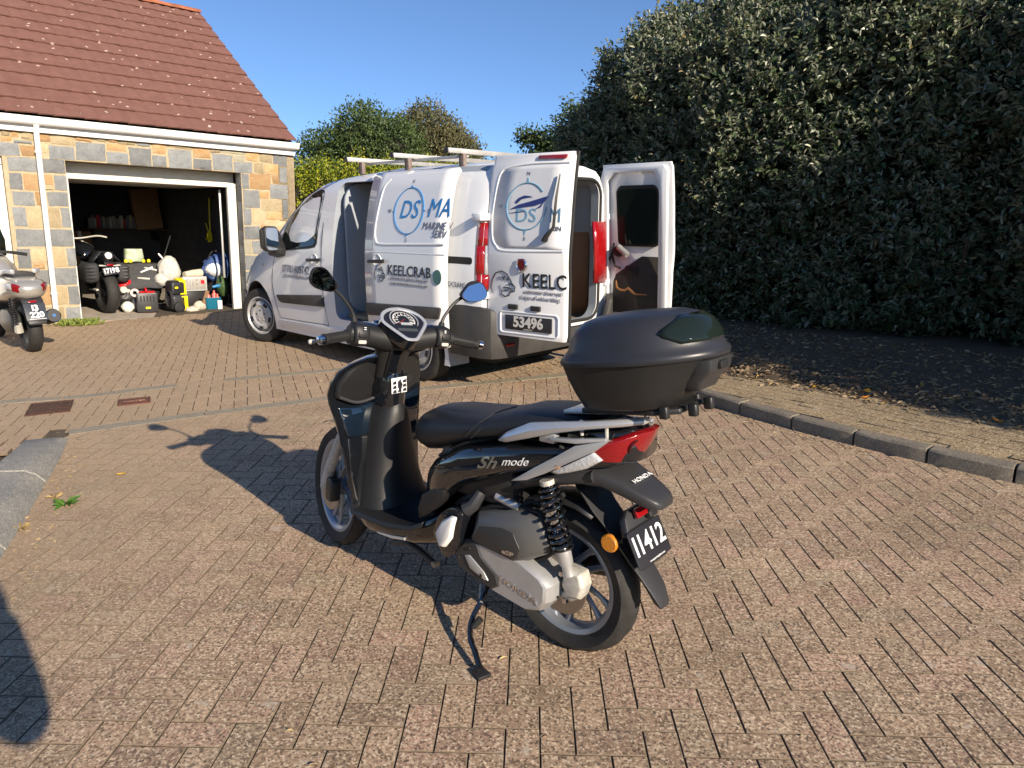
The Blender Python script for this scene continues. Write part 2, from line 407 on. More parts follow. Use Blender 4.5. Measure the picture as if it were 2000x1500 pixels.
# ================================================================ HEDGE AND TREES
rng = np.random.default_rng(11)
def vnoise(n, seed):      # smooth periodic 2-D value noise on n x n
    g = np.random.default_rng(seed).random((n, n))
    def f(u, v):
        u = np.asarray(u) % n; v = np.asarray(v) % n; i = np.floor(u).astype(int); j = np.floor(v).astype(int); a = u - i; b = v - j
        a = a * a * (3 - 2 * a); b = b * b * (3 - 2 * b); i1 = (i + 1) % n; j1 = (j + 1) % n
        return (g[i, j] * (1 - a) + g[i1, j] * a) * (1 - b) + (g[i, j1] * (1 - a) + g[i1, j1] * a) * b
    return f
def unit(a): return a / np.maximum(np.linalg.norm(a, axis=-1, keepdims=True), 1e-9)
def leaves(P, D, S, Wd, fold=.25, curl=.12):
    # leaf blades: base P, direction D, length S, width ratio Wd -> six-sided folded blade, 4 triangles
    n = len(P); up = unit(rng.normal(size=(n, 3)) * .55 + np.array([0, 0, 1])); side_ = unit(np.cross(D, up)); nor = np.cross(side_, D)
    L = S[:, None]; w = (S * Wd)[:, None]
    tip = P + D * L - nor * L * curl
    a1 = P + D * L * .33 + side_ * w * .5 + nor * w * fold; a2 = P + D * L * .70 + side_ * w * .40 + nor * w * fold * .6
    b1 = P + D * L * .33 - side_ * w * .5 + nor * w * fold; b2 = P + D * L * .70 - side_ * w * .40 + nor * w * fold * .6
    V = np.stack([P, a1, a2, tip, b2, b1], 1).reshape(-1, 3); k = np.arange(n)[:, None] * 6
    F = np.concatenate([k + np.array([[0, 1, 2, 3]]), k + np.array([[0, 3, 4, 5]])])
    return V, F
def leaf_mat(name, stops, back, rough=.42, trans=.12):
    m = bpy.data.materials.new(name); m.use_nodes = True; N, L = nodes(m); b = N['Principled BSDF']
    a = N.new('ShaderNodeAttribute'); a.attribute_name = 'tone'; g = N.new('ShaderNodeNewGeometry')
    c = ramp(N, L, a.outputs['Fac'], stops)
    c = mix(N, L, g.outputs['Backfacing'], c, mix(N, L, .6, c, back))
    L.new(c, b.inputs['Base Color']); b.inputs['Roughness'].default_value = rough; b.inputs['Specular IOR Level'].default_value = .45
    t = N.new('ShaderNodeBsdfTranslucent'); L.new(mix(N, L, .5, c, (.12, .16, .02)), t.inputs[0])
    ms = N.new('ShaderNodeMixShader'); ms.inputs[0].default_value = trans; L.new(b.outputs[0], ms.inputs[1]); L.new(t.outputs[0], ms.inputs[2])
    L.new(ms.outputs[0], N['Material Output'].inputs[0]); return m
m_core = mat('core_shade', (.018, .016, .010), .95, var=.5, vscale=9)  # shade inside the foliage put into the colour; the roof deck shares it
m_bark = mat('bark', (.09, .068, .045), .9, var=.4, vscale=12, bump=.8, bscale=40)
m_elaeag = leaf_mat('elaeagnus_leaf', [(0, (.030, .056, .022)), (.45, (.052, .084, .034)), (.75, (.095, .120, .05)), (.88, (.155, .155, .06)), (1, (.24, .185, .08))], (.30, .31, .24), .38, .1)
# hedge outline in plan: straight face parallel to the footway, rounded far end
H0 = np.array([3.45, 7.78]); Hd = np.array([-.7071, .7071]); Hn = np.array([-.7071, -.7071])
HN = np.array([(p[0], p[1]) for p in spline([(4.51, 6.72, 0), (4.95, 5.9, 0), (5.25, 4.7, 0), (5.45, 3.5, 0), (5.7, 2.4, 0), (6.1, 1.75, 0), (6.9, 1.6, 0), (7.6, 2.2, 0)], 8)])
def hedge_path(q):
    q = np.asarray(q, float); r = 1.35; sE = 3.45
    s = np.minimum(q, sE); base = H0 + s[:, None] * Hd
    a = np.clip((q - sE) / r, 0, math.pi * .8)
    c = base - Hn * r
    n = Hn * np.cos(a)[:, None] + Hd * np.sin(a)[:, None]
    p = c + n * r
    # towards the camera the hedge swings round with the footway and ends in a rounded tip outside the picture
    near_ = q < -1.5
    if near_.any():
        t = np.clip((-1.5 - q[near_]) / 5.6, 0, 1) * (len(HN) - 1); i = np.minimum(t.astype(int), len(HN) - 2); f = (t - i)[:, None]
        p[near_] = HN[i] * (1 - f) + HN[i + 1] * f; d = unit(HN[i + 1] - HN[i]); n[near_] = np.stack([d[:, 1], -d[:, 0]], 1)
    return p, n
nz1 = vnoise(64, 1); nz2 = vnoise(64, 2); nz3 = vnoise(64, 5)
def hedge_surf(q, h):
    p, n = hedge_path(q)
    top = 4.25 - .9 * np.clip((q - 2.0) / 3.4, 0, 1) ** 1.5 + .35 * (nz3(q * .9 + 7, h * 0) - .5)
    k = np.clip(h / top, 0, 1)
    off = -1.25 * np.clip((k - .62) / .38, 0, 1) ** 2.6 - .22 * np.clip((.22 - k) / .22, 0, 1) ** 1.3
    off = off + .42 * (nz1(q * 1.6, h * 1.6) - .5) + .26 * (nz2(q * 4.1, h * 4.1) - .5) + .12 * np.sin(q * 1.1)
    P = np.concatenate([p + n * off[:, None], (h * np.minimum(1, top / 4.25))[:, None]], 1)
    return P, np.concatenate([n, 0 * h[:, None]], 1), k
hedge = empty('hedge', (float(H0[0]), float(H0[1]), 0), label='tall dense dark green hedge with silvery leaves behind the footway', cat='hedge')
def local(V, o): return np.asarray(V) - np.array([o.location.x, o.location.y, o.location.z])
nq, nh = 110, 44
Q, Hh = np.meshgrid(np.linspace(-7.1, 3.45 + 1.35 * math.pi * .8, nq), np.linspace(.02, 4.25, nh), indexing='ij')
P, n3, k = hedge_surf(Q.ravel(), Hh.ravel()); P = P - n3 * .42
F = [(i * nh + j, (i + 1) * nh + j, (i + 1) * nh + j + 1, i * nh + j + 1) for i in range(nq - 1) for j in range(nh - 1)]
np_mesh('dark_hull', local(P, hedge), F, m_core, hedge)  # solid dark hull, added to stop light and views through the hedge
NS = 17500
q = np.concatenate([rng.uniform(-2.6, 3.45 + 1.35 * math.pi * .75, NS - 3000), rng.uniform(-7.1, -2.6, 3000)]); h = .10 + 4.15 * rng.random(NS) ** .95
bot = .0 + .42 * nz3(q * 2.3, q * 0 + 3); keep = h > bot; q, h = q[keep], h[keep]; NS = len(q)
P, n3, k = hedge_surf(q, h)
deep = rng.random(NS) ** 1.5
P = P - n3 * (deep * .34)[:, None]
SD = unit(n3 * .75 + np.array([0, 0, 1]) * rng.uniform(.0, 1.0, (NS, 1)) * (.35 + k[:, None]) + rng.normal(size=(NS, 3)) * .42)
SL = rng.uniform(.12, .30, NS) * (1 - .4 * deep); long_ = rng.random(NS) < .06; SL[long_] *= 1.9
LV, LF, LT = [], [], []
nl = 7; cnt = 0
new = np.clip(nz2(q * 1.3, h * 1.3) * 1.3 - .45 + .5 * (k - .55) + .25 * (q > 1), 0, 1)
for i in range(nl):
    t = (i + .4) / nl; ang = rng.random(NS) * 6.283; e1 = unit(np.cross(SD, rng.normal(size=(NS, 3)))); e2 = np.cross(SD, e1)
    rad = e1 * np.cos(ang)[:, None] + e2 * np.sin(ang)[:, None]
    b0 = P + SD * (SL * t)[:, None]
    D = unit(SD * (.35 + .6 * t) + rad * (1.1 - .5 * t) + np.array([0, 0, -.12]))
    V, F = leaves(b0, D, rng.uniform(.052, .096, NS) * (1.1 - .3 * t), rng.uniform(.42, .56, NS))
    LV.append(V); LF.append(F + cnt); cnt += len(V)
    tone = np.clip(rng.normal(.45, .17, NS) + .40 * new * t * (rng.random(NS) < .8) + .12 * long_, 0, 1)
    LT.append(np.concatenate([tone, tone]))
tag(np_mesh('foliage', local(np.concatenate(LV), hedge), np.concatenate(LF), m_elaeag, hedge, np.concatenate(LT)), kind='stuff')
mb = MB()
for i in np.where(long_)[0][:500]:
    a = P[i] - SD[i] * .1; b = P[i] + SD[i] * SL[i]
    mb.add(tube([tuple(local(a, hedge)), tuple(local(b, hedge))], [.004, .002], 4, False))
for i in range(26):        # stems at the foot of the hedge
    qq = np.array([rng.uniform(-4, 3)]); p_, n_ = hedge_path(qq); p_ = p_[0] - n_[0] * rng.uniform(.4, .8)
    a = Vector((p_[0], p_[1], -.02)) - hedge.location; mb.add(tube([a, a + Vector((rng.normal() * .1, rng.normal() * .1, .5)), a + Vector((rng.normal() * .3, rng.normal() * .3, 1.3))], [.03, .022, .012], 6))
tag(mb.build('stems', m_bark, hedge), kind='stuff')
def crown(parent, name, blobs, n, size, m, tone0=.45, tsd=.18, seed=3, per=6, flat=.0, spread=2.2):
    # leaf clumps spread through the outer volume of a set of ellipsoids (centre, radii)
    g = np.random.default_rng(seed); w = np.array([b[1][0] * b[1][1] + b[1][0] * b[1][2] + b[1][1] * b[1][2] for b in blobs]); w = w / w.sum()
    idx = g.choice(len(blobs), n, p=w); C = np.array([b[0] for b in blobs])[idx]; Rr = np.array([b[1] for b in blobs])[idx]
    d = unit(g.normal(size=(n, 3))); f1 = vnoise(32, seed + 9)
    az = np.arctan2(d[:, 1], d[:, 0]) * 4 + 16; lump = 1 + .22 * (f1(az * 1.3 + idx * 5, d[:, 2] * 5 + 9) - .5) + .12 * (f1(az * 4, d[:, 2] * 13) - .5)
    r = (1 - .28 * g.random(n) ** 1.6) * lump
    Pc = C + d * Rr * r[:, None]
    V_, F_, T_ = [], [], []; c = 0
    cl = f1(Pc[:, 0] * 1.7 + 3, Pc[:, 2] * 1.7 + Pc[:, 1])
    for i in range(per):
        D = unit(d * .7 + g.normal(size=(n, 3)) * .8 + np.array([0, 0, .25]))
        V, F = leaves(Pc + g.normal(size=(n, 3)) * size * spread * .5, D, g.uniform(.7, 1.3, n) * size, g.uniform(.4, .6, n))
        V_.append(V); F_.append(F + c); c += len(V); t = np.clip(g.normal(tone0, tsd, n) + .35 * (cl - .5), 0, 1); T_.append(np.concatenate([t, t]))
    return tag(np_mesh(name, local(np.concatenate(V_), parent), np.concatenate(F_), m, parent, np.concatenate(T_)), kind='stuff')
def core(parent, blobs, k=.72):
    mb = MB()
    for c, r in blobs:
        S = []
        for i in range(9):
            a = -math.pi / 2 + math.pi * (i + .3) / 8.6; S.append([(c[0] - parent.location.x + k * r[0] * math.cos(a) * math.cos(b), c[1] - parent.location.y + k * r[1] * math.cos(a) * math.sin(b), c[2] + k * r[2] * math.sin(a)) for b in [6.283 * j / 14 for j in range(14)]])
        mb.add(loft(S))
    mb.build('dark_hull', m_core, parent, ang=60)  # dark ellipsoids added to stop views through the crown
def tree(name, label, blobs, n, size, m, trunk, seed, group=None, **k):
    o = empty(name, trunk, label=label, cat='tree', group=group)
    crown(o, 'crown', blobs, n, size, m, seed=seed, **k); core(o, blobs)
    mb = MB(); rr = max(b[1][0] for b in blobs)
    mb.add(tube([(0, 0, -.05), (.05, .02, 1), (.0, .0, 2.2)], [.05 * rr + .05, .04 * rr + .04, .03 * rr + .02], 9))
    for c, r in blobs[:6]:
        e = (c[0] - trunk[0], c[1] - trunk[1], c[2]); mb.add(tube([(0, 0, .9), (e[0] * .5, e[1] * .5, (.9 + e[2]) * .5 + .2), e], [.03 * rr + .02, .02 * rr + .01, .01], 6))
    mb.build('trunk', m_bark, o); return o
m_dark = leaf_mat('evergreen_leaf', [(0, (.022, .045, .012)), (.4, (.045, .082, .02)), (.75, (.085, .125, .03)), (1, (.16, .17, .055))], (.10, .14, .05), .5, .15)
m_brown = leaf_mat('dry_leaf', [(0, (.04, .055, .02)), (.4, (.085, .10, .03)), (.75, (.15, .13, .055)), (1, (.22, .165, .09))], (.16, .14, .08), .6, .15)
m_yell = leaf_mat('golden_leaf', [(0, (.08, .13, .012)), (.35, (.20, .27, .015)), (.7, (.42, .42, .02)), (1, (.60, .50, .04))], (.2, .25, .05), .45, .3)
tree('evergreen_tree', 'rounded dark evergreen tree beyond the white van', [((-5.95, 24.4, 2.75), (1.15, 1.2, 1.45)), ((-4.85, 24.2, 3.3), (1.05, 1.2, 1.6)), ((-3.9, 24.0, 2.9), (1.2, 1.2, 1.6)), ((-5.4, 23.6, 1.7), (1.6, 1.3, 1.6)), ((-3.6, 23.7, 1.6), (1.7, 1.3, 1.5))], 9000, .10, m_dark, (-4.8, 24.2, 0), 21)
tree('withered_tree', 'broad olive and brown dry-topped tree beside the dark evergreen', [((-2.95, 26, 3.2), (1.5, 1.5, 1.95)), ((-1.95, 25.8, 2.6), (1.05, 1.3, 1.75)), ((-2.4, 25.2, 1.6), (1.6, 1.2, 1.5))], 7000, .10, m_brown, (-2.6, 26, 0), 33, tone0=.5)
tree('broadleaf_tree', 'loose blue-green tree beyond the far end of the hedge', [((1.5, 14.6, 2.75), (.8, .7, .85)), ((1.0, 14.5, 2.2), (.5, .6, .8)), ((.38, 15.0, 2.98), (.26, .3, .14)), ((.66, 14.8, 2.8), (.3, .3, .2))], 1700, .075, m_dark, (1.5, 14.6, 0), 45, tone0=.42)
gh = empty('golden_hedge', (-3.6, 14.2, 0), label='clipped yellow-green hedge beside the garage gable', cat='hedge')
crown(gh, 'foliage', [((-6.0 + .62 * i, 14.6 - .12 * i, 1.25), (.55, .6, 1.2 + .05 * (i % 3))) for i in range(2, 11)], 8000, .06, m_yell, seed=52, tone0=.55, tsd=.2)
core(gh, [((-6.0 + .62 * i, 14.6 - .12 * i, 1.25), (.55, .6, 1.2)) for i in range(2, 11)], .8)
fs = empty('far_shrubs', (0, 34, 0), label='far line of low dark shrubs along the horizon behind everything', cat='shrubs', kind='stuff')
crown(fs, 'foliage', [((-34 + 3.1 * i, 36 + 2 * math.sin(i * 1.7), .9), (2.4, 1.2, 1.5)) for i in range(24)], 7000, .22, m_dark, seed=61)
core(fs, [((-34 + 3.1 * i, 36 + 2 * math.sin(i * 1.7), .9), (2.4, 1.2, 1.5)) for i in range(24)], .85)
# ================================================================ GARAGE
# local frame: x along the front wall, y into the building, z up (the drive climbs, so the building stands a little out of square to it)
GA = (-6.1401, 9.9662, 0.); GU = (.74526, .66608, -.03028); GI = (-.6661, .74578, .0109)
GM = basis(GA, GU, GI)
garage = empty('garage', label='stone-fronted garage with red tiled roof and open doorway', cat='garage'); garage.matrix_world = GM
def stone_mat(name, c, c2, sp=.8):
    m = bpy.data.materials.new(name); m.use_nodes = True; N, L = nodes(m); b = N['Principled BSDF']
    pos = N.new('ShaderNodeNewGeometry').outputs['Position']; rn = N.new('ShaderNodeObjectInfo').outputs['Random']
    base = ramp(N, L, noise(N, L, pos, 7, 6, .7, .6), [(.3, c), (.7, c2)])
    base = mix(N, L, sp, base, ramp(N, L, noise(N, L, pos, 120, 3, .8), [(.3, .5), (.5, 1.), (.7, 1.6)]), 'MULTIPLY')
    hv = N.new('ShaderNodeHueSaturation'); L.new(base, hv.inputs['Color']); L.new(math_node(N, L, 'MULTIPLY_ADD', rn, .5, .75), hv.inputs['Value'])
    L.new(hv.outputs[0], b.inputs['Base Color']); b.inputs['Roughness'].default_value = .9
    bp = N.new('ShaderNodeBump'); bp.inputs['Strength'].default_value = .9; bp.inputs['Distance'].default_value = .012
    L.new(noise(N, L, pos, 28, 5, .7), bp.inputs['Height']); L.new(bp.outputs[0], b.inputs['Normal']); return m
m_st = {'g': stone_mat('grey_granite', (.155, .165, .172), (.24, .245, .24)), 'o': stone_mat('orange_granite', (.36, .20, .08), (.42, .29, .16)),
        't': stone_mat('tan_granite', (.33, .25, .135), (.40, .335, .22)), 'l': stone_mat('pale_granite', (.33, .31, .24), (.40, .37, .27))}
m_mort = mat('mortar', (.42, .34, .22), .95, var=.2, vscale=15, bump=.5, bscale=120)
m_white = mat('white_gloss_timber', (.74, .73, .69), .45, var=.06, vscale=5, bump=.05)
m_pvc = mat('white_pvc', (.80, .80, .79), .3)
m_wornw = mat('worn_white_paint', (.66, .62, .52), .6, c2=(.72, .70, .66), vscale=9, bump=.2)
m_block = mat('dark_blockwork', (.085, .085, .09), .9, var=.15, vscale=4, bump=.3, bscale=50)  # grey set dark, so the gloom inside the garage is in the colour
m_conc = mat('concrete_floor', (.30, .26, .21), .9, var=.25, vscale=5, bump=.3)
# masonry behind the stones
mb = MB()
for b_ in ((-.64, .06, 0, .22, -.05, 2.21), (-3.4, 3.33, 0, .22, 2.212, 2.70), (2.445, 3.33, 0, .22, -.4, 2.21)): mb.add(box(*b_))
mb.build('front_wall', m_mort, garage)
SR = random.Random(3)
def stone(parent, x0, x1, z0, z1, c, nx=4, nz=4, proud=None):
    p = proud if proud is not None else SR.uniform(.008, .022); g = .004
    x0 += g; x1 -= g; z0 += g; z1 -= g
    J = [[(SR.uniform(-.012, .012) if c != 'g' else SR.uniform(-.005, .005)) for _ in range(4)] for _ in range(2)]
    V = []; F = []
    for j in range(nz + 1):
        for i in range(nx + 1):
            s, t = i / nx, j / nz
            dx = (J[0][0] * (1 - s) * (1 - t) + J[0][1] * s * (1 - t) + J[0][2] * s * t + J[0][3] * (1 - s) * t)
            dz = (J[1][0] * (1 - s) * (1 - t) + J[1][1] * s * (1 - t) + J[1][2] * s * t + J[1][3] * (1 - s) * t)
            edge = i in (0, nx) or j in (0, nz)
            ex = SR.uniform(-.004, .004); ez = SR.uniform(-.004, .004)
            V.append((x0 + (x1 - x0) * s + dx + ex, -(p * .35 if edge else p + SR.uniform(-.007, .010)), z0 + (z1 - z0) * t + dz + ez))
    for j in range(nz):
        for i in range(nx):
            a = j * (nx + 1) + i; F.append((a, a + 1, a + nx + 2, a + nx + 1))
    n = len(V); rim = [i for i in range(nx + 1)] + [(j + 1) * (nx + 1) - 1 for j in range(1, nz + 1)] + [nz * (nx + 1) + i for i in range(nx - 1, -1, -1)] + [j * (nx + 1) for j in range(nz - 1, 0, -1)]
    for k in rim: V.append((V[k][0], .03, V[k][2]))
    m = len(rim)
    for k in range(m): F.append((rim[k], n + k, n + (k + 1) % m, rim[(k + 1) % m]))
    return mesh('stone', V, F, m_st[c], parent, ang=28)
STONES = [(-0.628,-0.521,2.467,2.542,'t'), (-0.516,-0.424,2.444,2.539,'o'), (-0.636,-0.508,2.401,2.463,'o'), (-0.417,-0.277,2.441,2.542,'t'),
          (-0.496,-0.294,2.38,2.428,'g'), (-0.779,-0.442,2.218,2.385,'g'), (-0.436,-0.275,2.23,2.375,'o'), (-0.263,-0.085,2.424,2.536,'o'),
          (-0.078,0.195,2.412,2.55,'t'), (-0.271,-0.12,2.287,2.409,'t'), (-0.117,0.188,2.217,2.391,'g'), (0.204,0.403,2.479,2.534,'o'),
          (0.411,0.592,2.488,2.529,'t'), (0.6,0.727,2.493,2.539,'o'), (0.198,0.564,2.229,2.468,'g'), (0.578,0.837,2.379,2.482,'o'),
          (0.571,0.846,2.213,2.369,'g'), (0.733,0.952,2.468,2.525,'t'), (0.965,1.149,2.477,2.519,'g'), (0.857,1.152,2.209,2.458,'g'),
          (-0.587,-0.266,2.032,2.211,'g'), (-0.26,0.054,2.034,2.213,'g'), (-0.593,-0.45,1.799,2.007,'g'), (-0.445,-0.271,1.797,2.009,'o'),
          (-0.251,-0.101,1.882,2.011,'o'), (-0.252,-0.112,1.807,1.872,'t'), (-0.092,0.056,1.815,2.011,'g'), (-0.578,-0.336,1.592,1.779,'g'),
          (-0.328,-0.205,1.599,1.779,'o'), (-0.192,0.05,1.606,1.793,'g'), (-0.598,-0.445,1.323,1.575,'g'), (-0.438,-0.264,1.307,1.577,'t'),
          (-0.251,-0.06,1.31,1.584,'t'), (-0.05,0.059,1.323,1.59,'g'), (-0.596,-0.254,1.067,1.299,'g'), (-0.244,0.071,1.068,1.3,'g'),
          (-0.611,-0.457,0.775,1.042,'g'), (-0.44,-0.277,0.854,1.042,'t'), (-0.441,-0.292,0.761,0.843,'o'), (-0.271,-0.051,0.789,1.047,'t'),
          (-0.036,0.074,0.796,1.048,'g'), (-0.619,-0.464,0.561,0.759,'g'), (-0.451,-0.261,0.554,0.756,'g'), (-0.242,0.064,0.546,0.777,'g'),
          (-0.618,-0.436,0.292,0.539,'t'), (-0.428,-0.25,0.271,0.532,'o'), (-0.236,-0.076,0.273,0.526,'t'), (-0.066,0.073,0.264,0.526,'g'),
          (-0.626,-0.39,0.05,0.269,'g'), (-0.377,-0.137,0.033,0.255,'t'), (-0.123,0.068,0.017,0.243,'g'), (1.175,1.364,2.391,2.546,'o'),
          (1.162,1.356,2.214,2.37,'g'), (1.381,1.734,2.489,2.533,'t'), (1.38,1.717,2.212,2.478,'g'), (1.745,1.993,2.386,2.528,'o'),
          (1.729,2.006,2.213,2.373,'g'), (1.967,2.151,2.474,2.53,'t'), (2.016,2.324,2.223,2.467,'g'), (2.167,2.532,2.481,2.529,'l'),
          (2.34,2.527,2.38,2.483,'l'), (2.338,2.637,2.21,2.373,'g'), (2.54,2.738,2.395,2.535,'o'), (2.756,2.965,2.395,2.53,'t'),
          (2.977,3.217,2.353,2.544,'g'), (2.648,2.824,2.215,2.38,'t'), (2.836,3.061,2.209,2.384,'o'), (3.07,3.208,2.097,2.339,'g'),
          (2.454,2.568,1.972,2.204,'g'), (2.579,2.935,1.968,2.205,'o'), (2.95,3.054,2.077,2.197,'o'), (2.903,3.214,1.838,2.072,'g'),
          (2.458,2.732,1.681,1.96,'g'), (2.728,2.881,1.835,1.953,'o'), (2.758,3.095,1.644,1.829,'t'), (3.105,3.205,1.529,1.824,'g'),
          (2.455,2.579,1.41,1.669,'g'), (2.592,2.807,1.432,1.661,'t'), (2.821,3.088,1.505,1.633,'o'), (2.448,2.712,1.181,1.395,'g'),
          (2.725,2.847,1.189,1.424,'o'), (2.863,3.193,1.253,1.495,'t'), (2.442,2.555,0.956,1.169,'l'), (2.567,2.888,0.955,1.17,'g'),
          (2.903,3.181,0.954,1.241,'o'), (2.442,2.721,0.697,0.937,'g'), (2.734,3.009,0.692,0.936,'t'), (3.022,3.176,0.687,0.934,'g'),
          (2.433,2.579,0.389,0.68,'g'), (2.591,2.916,0.38,0.675,'o'), (2.929,3.171,0.369,0.669,'t'), (2.422,2.717,0.035,0.374,'g'),
          (2.73,3.157,0.014,0.36,'t')]
for s in STONES: stone(garage, *s)
# stones past the left edge of the view and quoins in the reveals of the opening
for x0, x1, z0, z1, c in ((-1.1, -.80, 2.22, 2.40, 'g'), (-1.4, -1.12, 2.22, 2.52, 'g'), (-1.1, -.66, 2.41, 2.54, 't'), (-1.75, -1.42, 2.22, 2.42, 'g')): stone(garage, x0, x1, z0, z1, c)
zz = -.05; k = 0
while zz < 2.2:
    h = SR.uniform(.18, .28); z1 = min(2.21, zz + h)
    o = stone(garage, 0, .21, zz, z1, 'g', 3, 3, .012); o.matrix_local = Matrix.Translation((2.447, .002, 0)) @ Matrix.Rotation(R(-90), 4, 'Z') @ Matrix.Translation((-.212, 0, 0))
    zz = z1
# recessed board over the doorway, timber frame, the raised door
mesh('lintel_board', *box(.055, 2.45, .34, .38, 2.0, 2.213), m_wornw, garage, bev=.003)
mesh('frame_head', *box(.055, 2.432, .21, .28, 1.985, 2.045), m_wornw, garage, bev=.006)
mesh('frame_jamb', *box(.062, .105, .16, .24, -.03, 1.983), m_white, garage, bev=.005)
mesh('frame_jamb', *box(2.30, 2.432, .21, .29, -.1, 1.983), m_wornw, garage, bev=.006)
mesh('door_track', *box(2.24, 2.27, .42, .46, .55, 1.95), mat('galvanised', (.5, .5, .5), .45, .6), garage, bev=.005)
mesh('door_leaf', *box(.12, 2.22, .42, 2.1, 1.985, 2.03), m_wornw, garage, bev=.006)
# inside
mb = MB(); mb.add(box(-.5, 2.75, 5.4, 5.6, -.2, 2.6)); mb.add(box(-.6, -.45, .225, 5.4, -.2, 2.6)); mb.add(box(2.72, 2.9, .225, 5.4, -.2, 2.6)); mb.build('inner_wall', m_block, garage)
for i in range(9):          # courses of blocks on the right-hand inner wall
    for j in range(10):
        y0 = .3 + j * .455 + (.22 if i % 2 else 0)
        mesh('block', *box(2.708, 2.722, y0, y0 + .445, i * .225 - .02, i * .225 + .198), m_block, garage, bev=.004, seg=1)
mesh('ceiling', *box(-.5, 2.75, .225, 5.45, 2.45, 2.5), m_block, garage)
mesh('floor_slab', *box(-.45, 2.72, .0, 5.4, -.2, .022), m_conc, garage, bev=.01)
mesh('threshold', *box(.07, 2.43, -.045, .0, -.2, .016), mat('painted_threshold', (.42, .33, .26), .85, c2=(.50, .25, .22), vscale=14), garage, bev=.008)
# second doorway at the left
mesh('frame_jamb', *box(-.735, -.645, .05, .14, -.05, 2.10), m_white, garage, bev=.006)
mesh('frame_head', *box(-3.0, -.645, .055, .13, 2.11, 2.20), m_white, garage, bev=.006)
sd2 = mesh('door_panel', *box(-2.95, -.738, .085, .12, -.03, 2.10), m_pvc, garage, bev=.004)
mesh('door_handle', *tube([(-.80, .07, 1.02), (-.80, .04, 1.02), (-.92, .04, 1.02)], .012, 8), mat('black_handle', (.02, .02, .02), .4), sd2)
# side and back walls (gable ends under the roof)
PITCH, RL = R(33.2), 4.77
zE, yE = 2.735, -.165; zR = zE + RL * math.sin(PITCH); yR = yE + RL * math.cos(PITCH)
gy = [(0, -.4), (2 * yR, -.4), (2 * yR, 2.62), (yR, zR - .2), (0, 2.62)]
mesh('gable_wall', *prism(gy, 0, 3.05, 3.325), m_st['t'], garage)
mesh('back_wall', *box(-3.4, 3.05, 2 * yR - .2, 2 * yR, -.4, 2.62), m_mort, garage)
# roof
m_tile = bpy.data.materials.new('concrete_roof_tile'); m_tile.use_nodes = True; N, L = nodes(m_tile); b = N['Principled BSDF']
pos = N.new('ShaderNodeNewGeometry').outputs['Position']; rn = N.new('ShaderNodeObjectInfo').outputs['Random']
c = ramp(N, L, noise(N, L, pos, 5, 6, .7), [(.3, (.150, .068, .050)), (.7, (.20, .092, .070))])
c = mix(N, L, .8, c, ramp(N, L, noise(N, L, pos, 70, 3, .8), [(.3, .7), (.7, 1.35)]), 'MULTIPLY')
vv = N.new('ShaderNodeTexVoronoi'); vv.inputs['Scale'].default_value = 6.5; vv.inputs['Randomness'].default_value = 1; L.new(pos, vv.inputs['Vector'])
sp = N.new('ShaderNodeSeparateColor'); L.new(vv.outputs['Color'], sp.inputs[0])
dd = math_node(N, L, 'ADD', vv.outputs['Distance'], math_node(N, L, 'MULTIPLY', noise(N, L, pos, 40, 3), .12))
spot = math_node(N, L, 'MULTIPLY', math_node(N, L, 'LESS_THAN', dd, .20), math_node(N, L, 'GREATER_THAN', sp.outputs[0], .45))
c = mix(N, L, math_node(N, L, 'MULTIPLY', spot, .8), c, (.62, .50, .42))
L.new(c, b.inputs['Base Color']); b.inputs['Roughness'].default_value = .85
bp = N.new('ShaderNodeBump'); bp.inputs['Strength'].default_value = .4; bp.inputs['Distance'].default_value = .004; L.new(noise(N, L, pos, 110, 3), bp.inputs['Height']); L.new(bp.outputs[0], b.inputs['Normal'])
roof = empty('roof'); roof.parent = garage
rows, pit = 13, .176; gauge = RL / rows
def tile_geo():
    n = 8; V = []; F = []
    # t runs up the slope, three stations; arched pan with one steep flank and a scalloped tail
    for t, lift in ((0, .034), (.12, .030), (gauge + .06, .004)):
        for i in range(n + 1):
            s = i / n; arch = .020 * math.sin(math.pi * min(1, s * 1.08)) ** .8 + (.010 * s)
            sc = -.030 * math.sin(math.pi * s) if t < .05 else 0
            V.append((s * pit * 1.04, t + sc, lift + arch))
    m = n + 1
    for r in range(2):
        for i in range(n): F.append((r * m + i, r * m + i + 1, (r + 1) * m + i + 1, (r + 1) * m + i))
    b0 = len(V)
    for i in range(m): V.append((V[i][0], V[i][1] + .004, V[i][2] - .020))
    for i in range(n): F.append((i + 1, i, b0 + i, b0 + i + 1))
    for i, j in ((0, 0), (n, n)): F.append((i, m + i, 2 * m + i, b0 + i)) if i == 0 else F.append((i, b0 + i, 2 * m + i, m + i))
    return V, F
TV, TF = tile_geo(); tme = bpy.data.meshes.new('roof_tile'); tme.from_pydata(TV, [], TF); shade(tme, 40); tme.materials.append(m_tile)
Rt = Matrix.Translation((0, yE, zE)) @ Matrix.Rotation(PITCH, 4, 'X')
tiles = []
x = 3.30 - pit
while x > -3.4:
    for r in range(rows): tiles.append((x, r))
    x -= pit
tiles.sort(key=lambda t: (0 if t[0] > -1.15 - t[1] * .06 else 1, t[1]))
fv, ff = [], []
for k, (x, r) in enumerate(tiles):
    M = Rt @ Matrix.Translation((x + rnd.gauss(0, .002), r * gauge + rnd.gauss(0, .003), rnd.gauss(0, .0015))) @ Matrix.Rotation(rnd.gauss(0, .006), 4, 'Z')
    if k < 300:
        o = bpy.data.objects.new('roof_tile', tme); col.objects.link(o); o.parent = roof; o.matrix_local = M
    else:
        bN = len(fv); fv += [tuple(M @ Vector(v)) for v in TV]; ff += [tuple(i + bN for i in f) for f in TF]
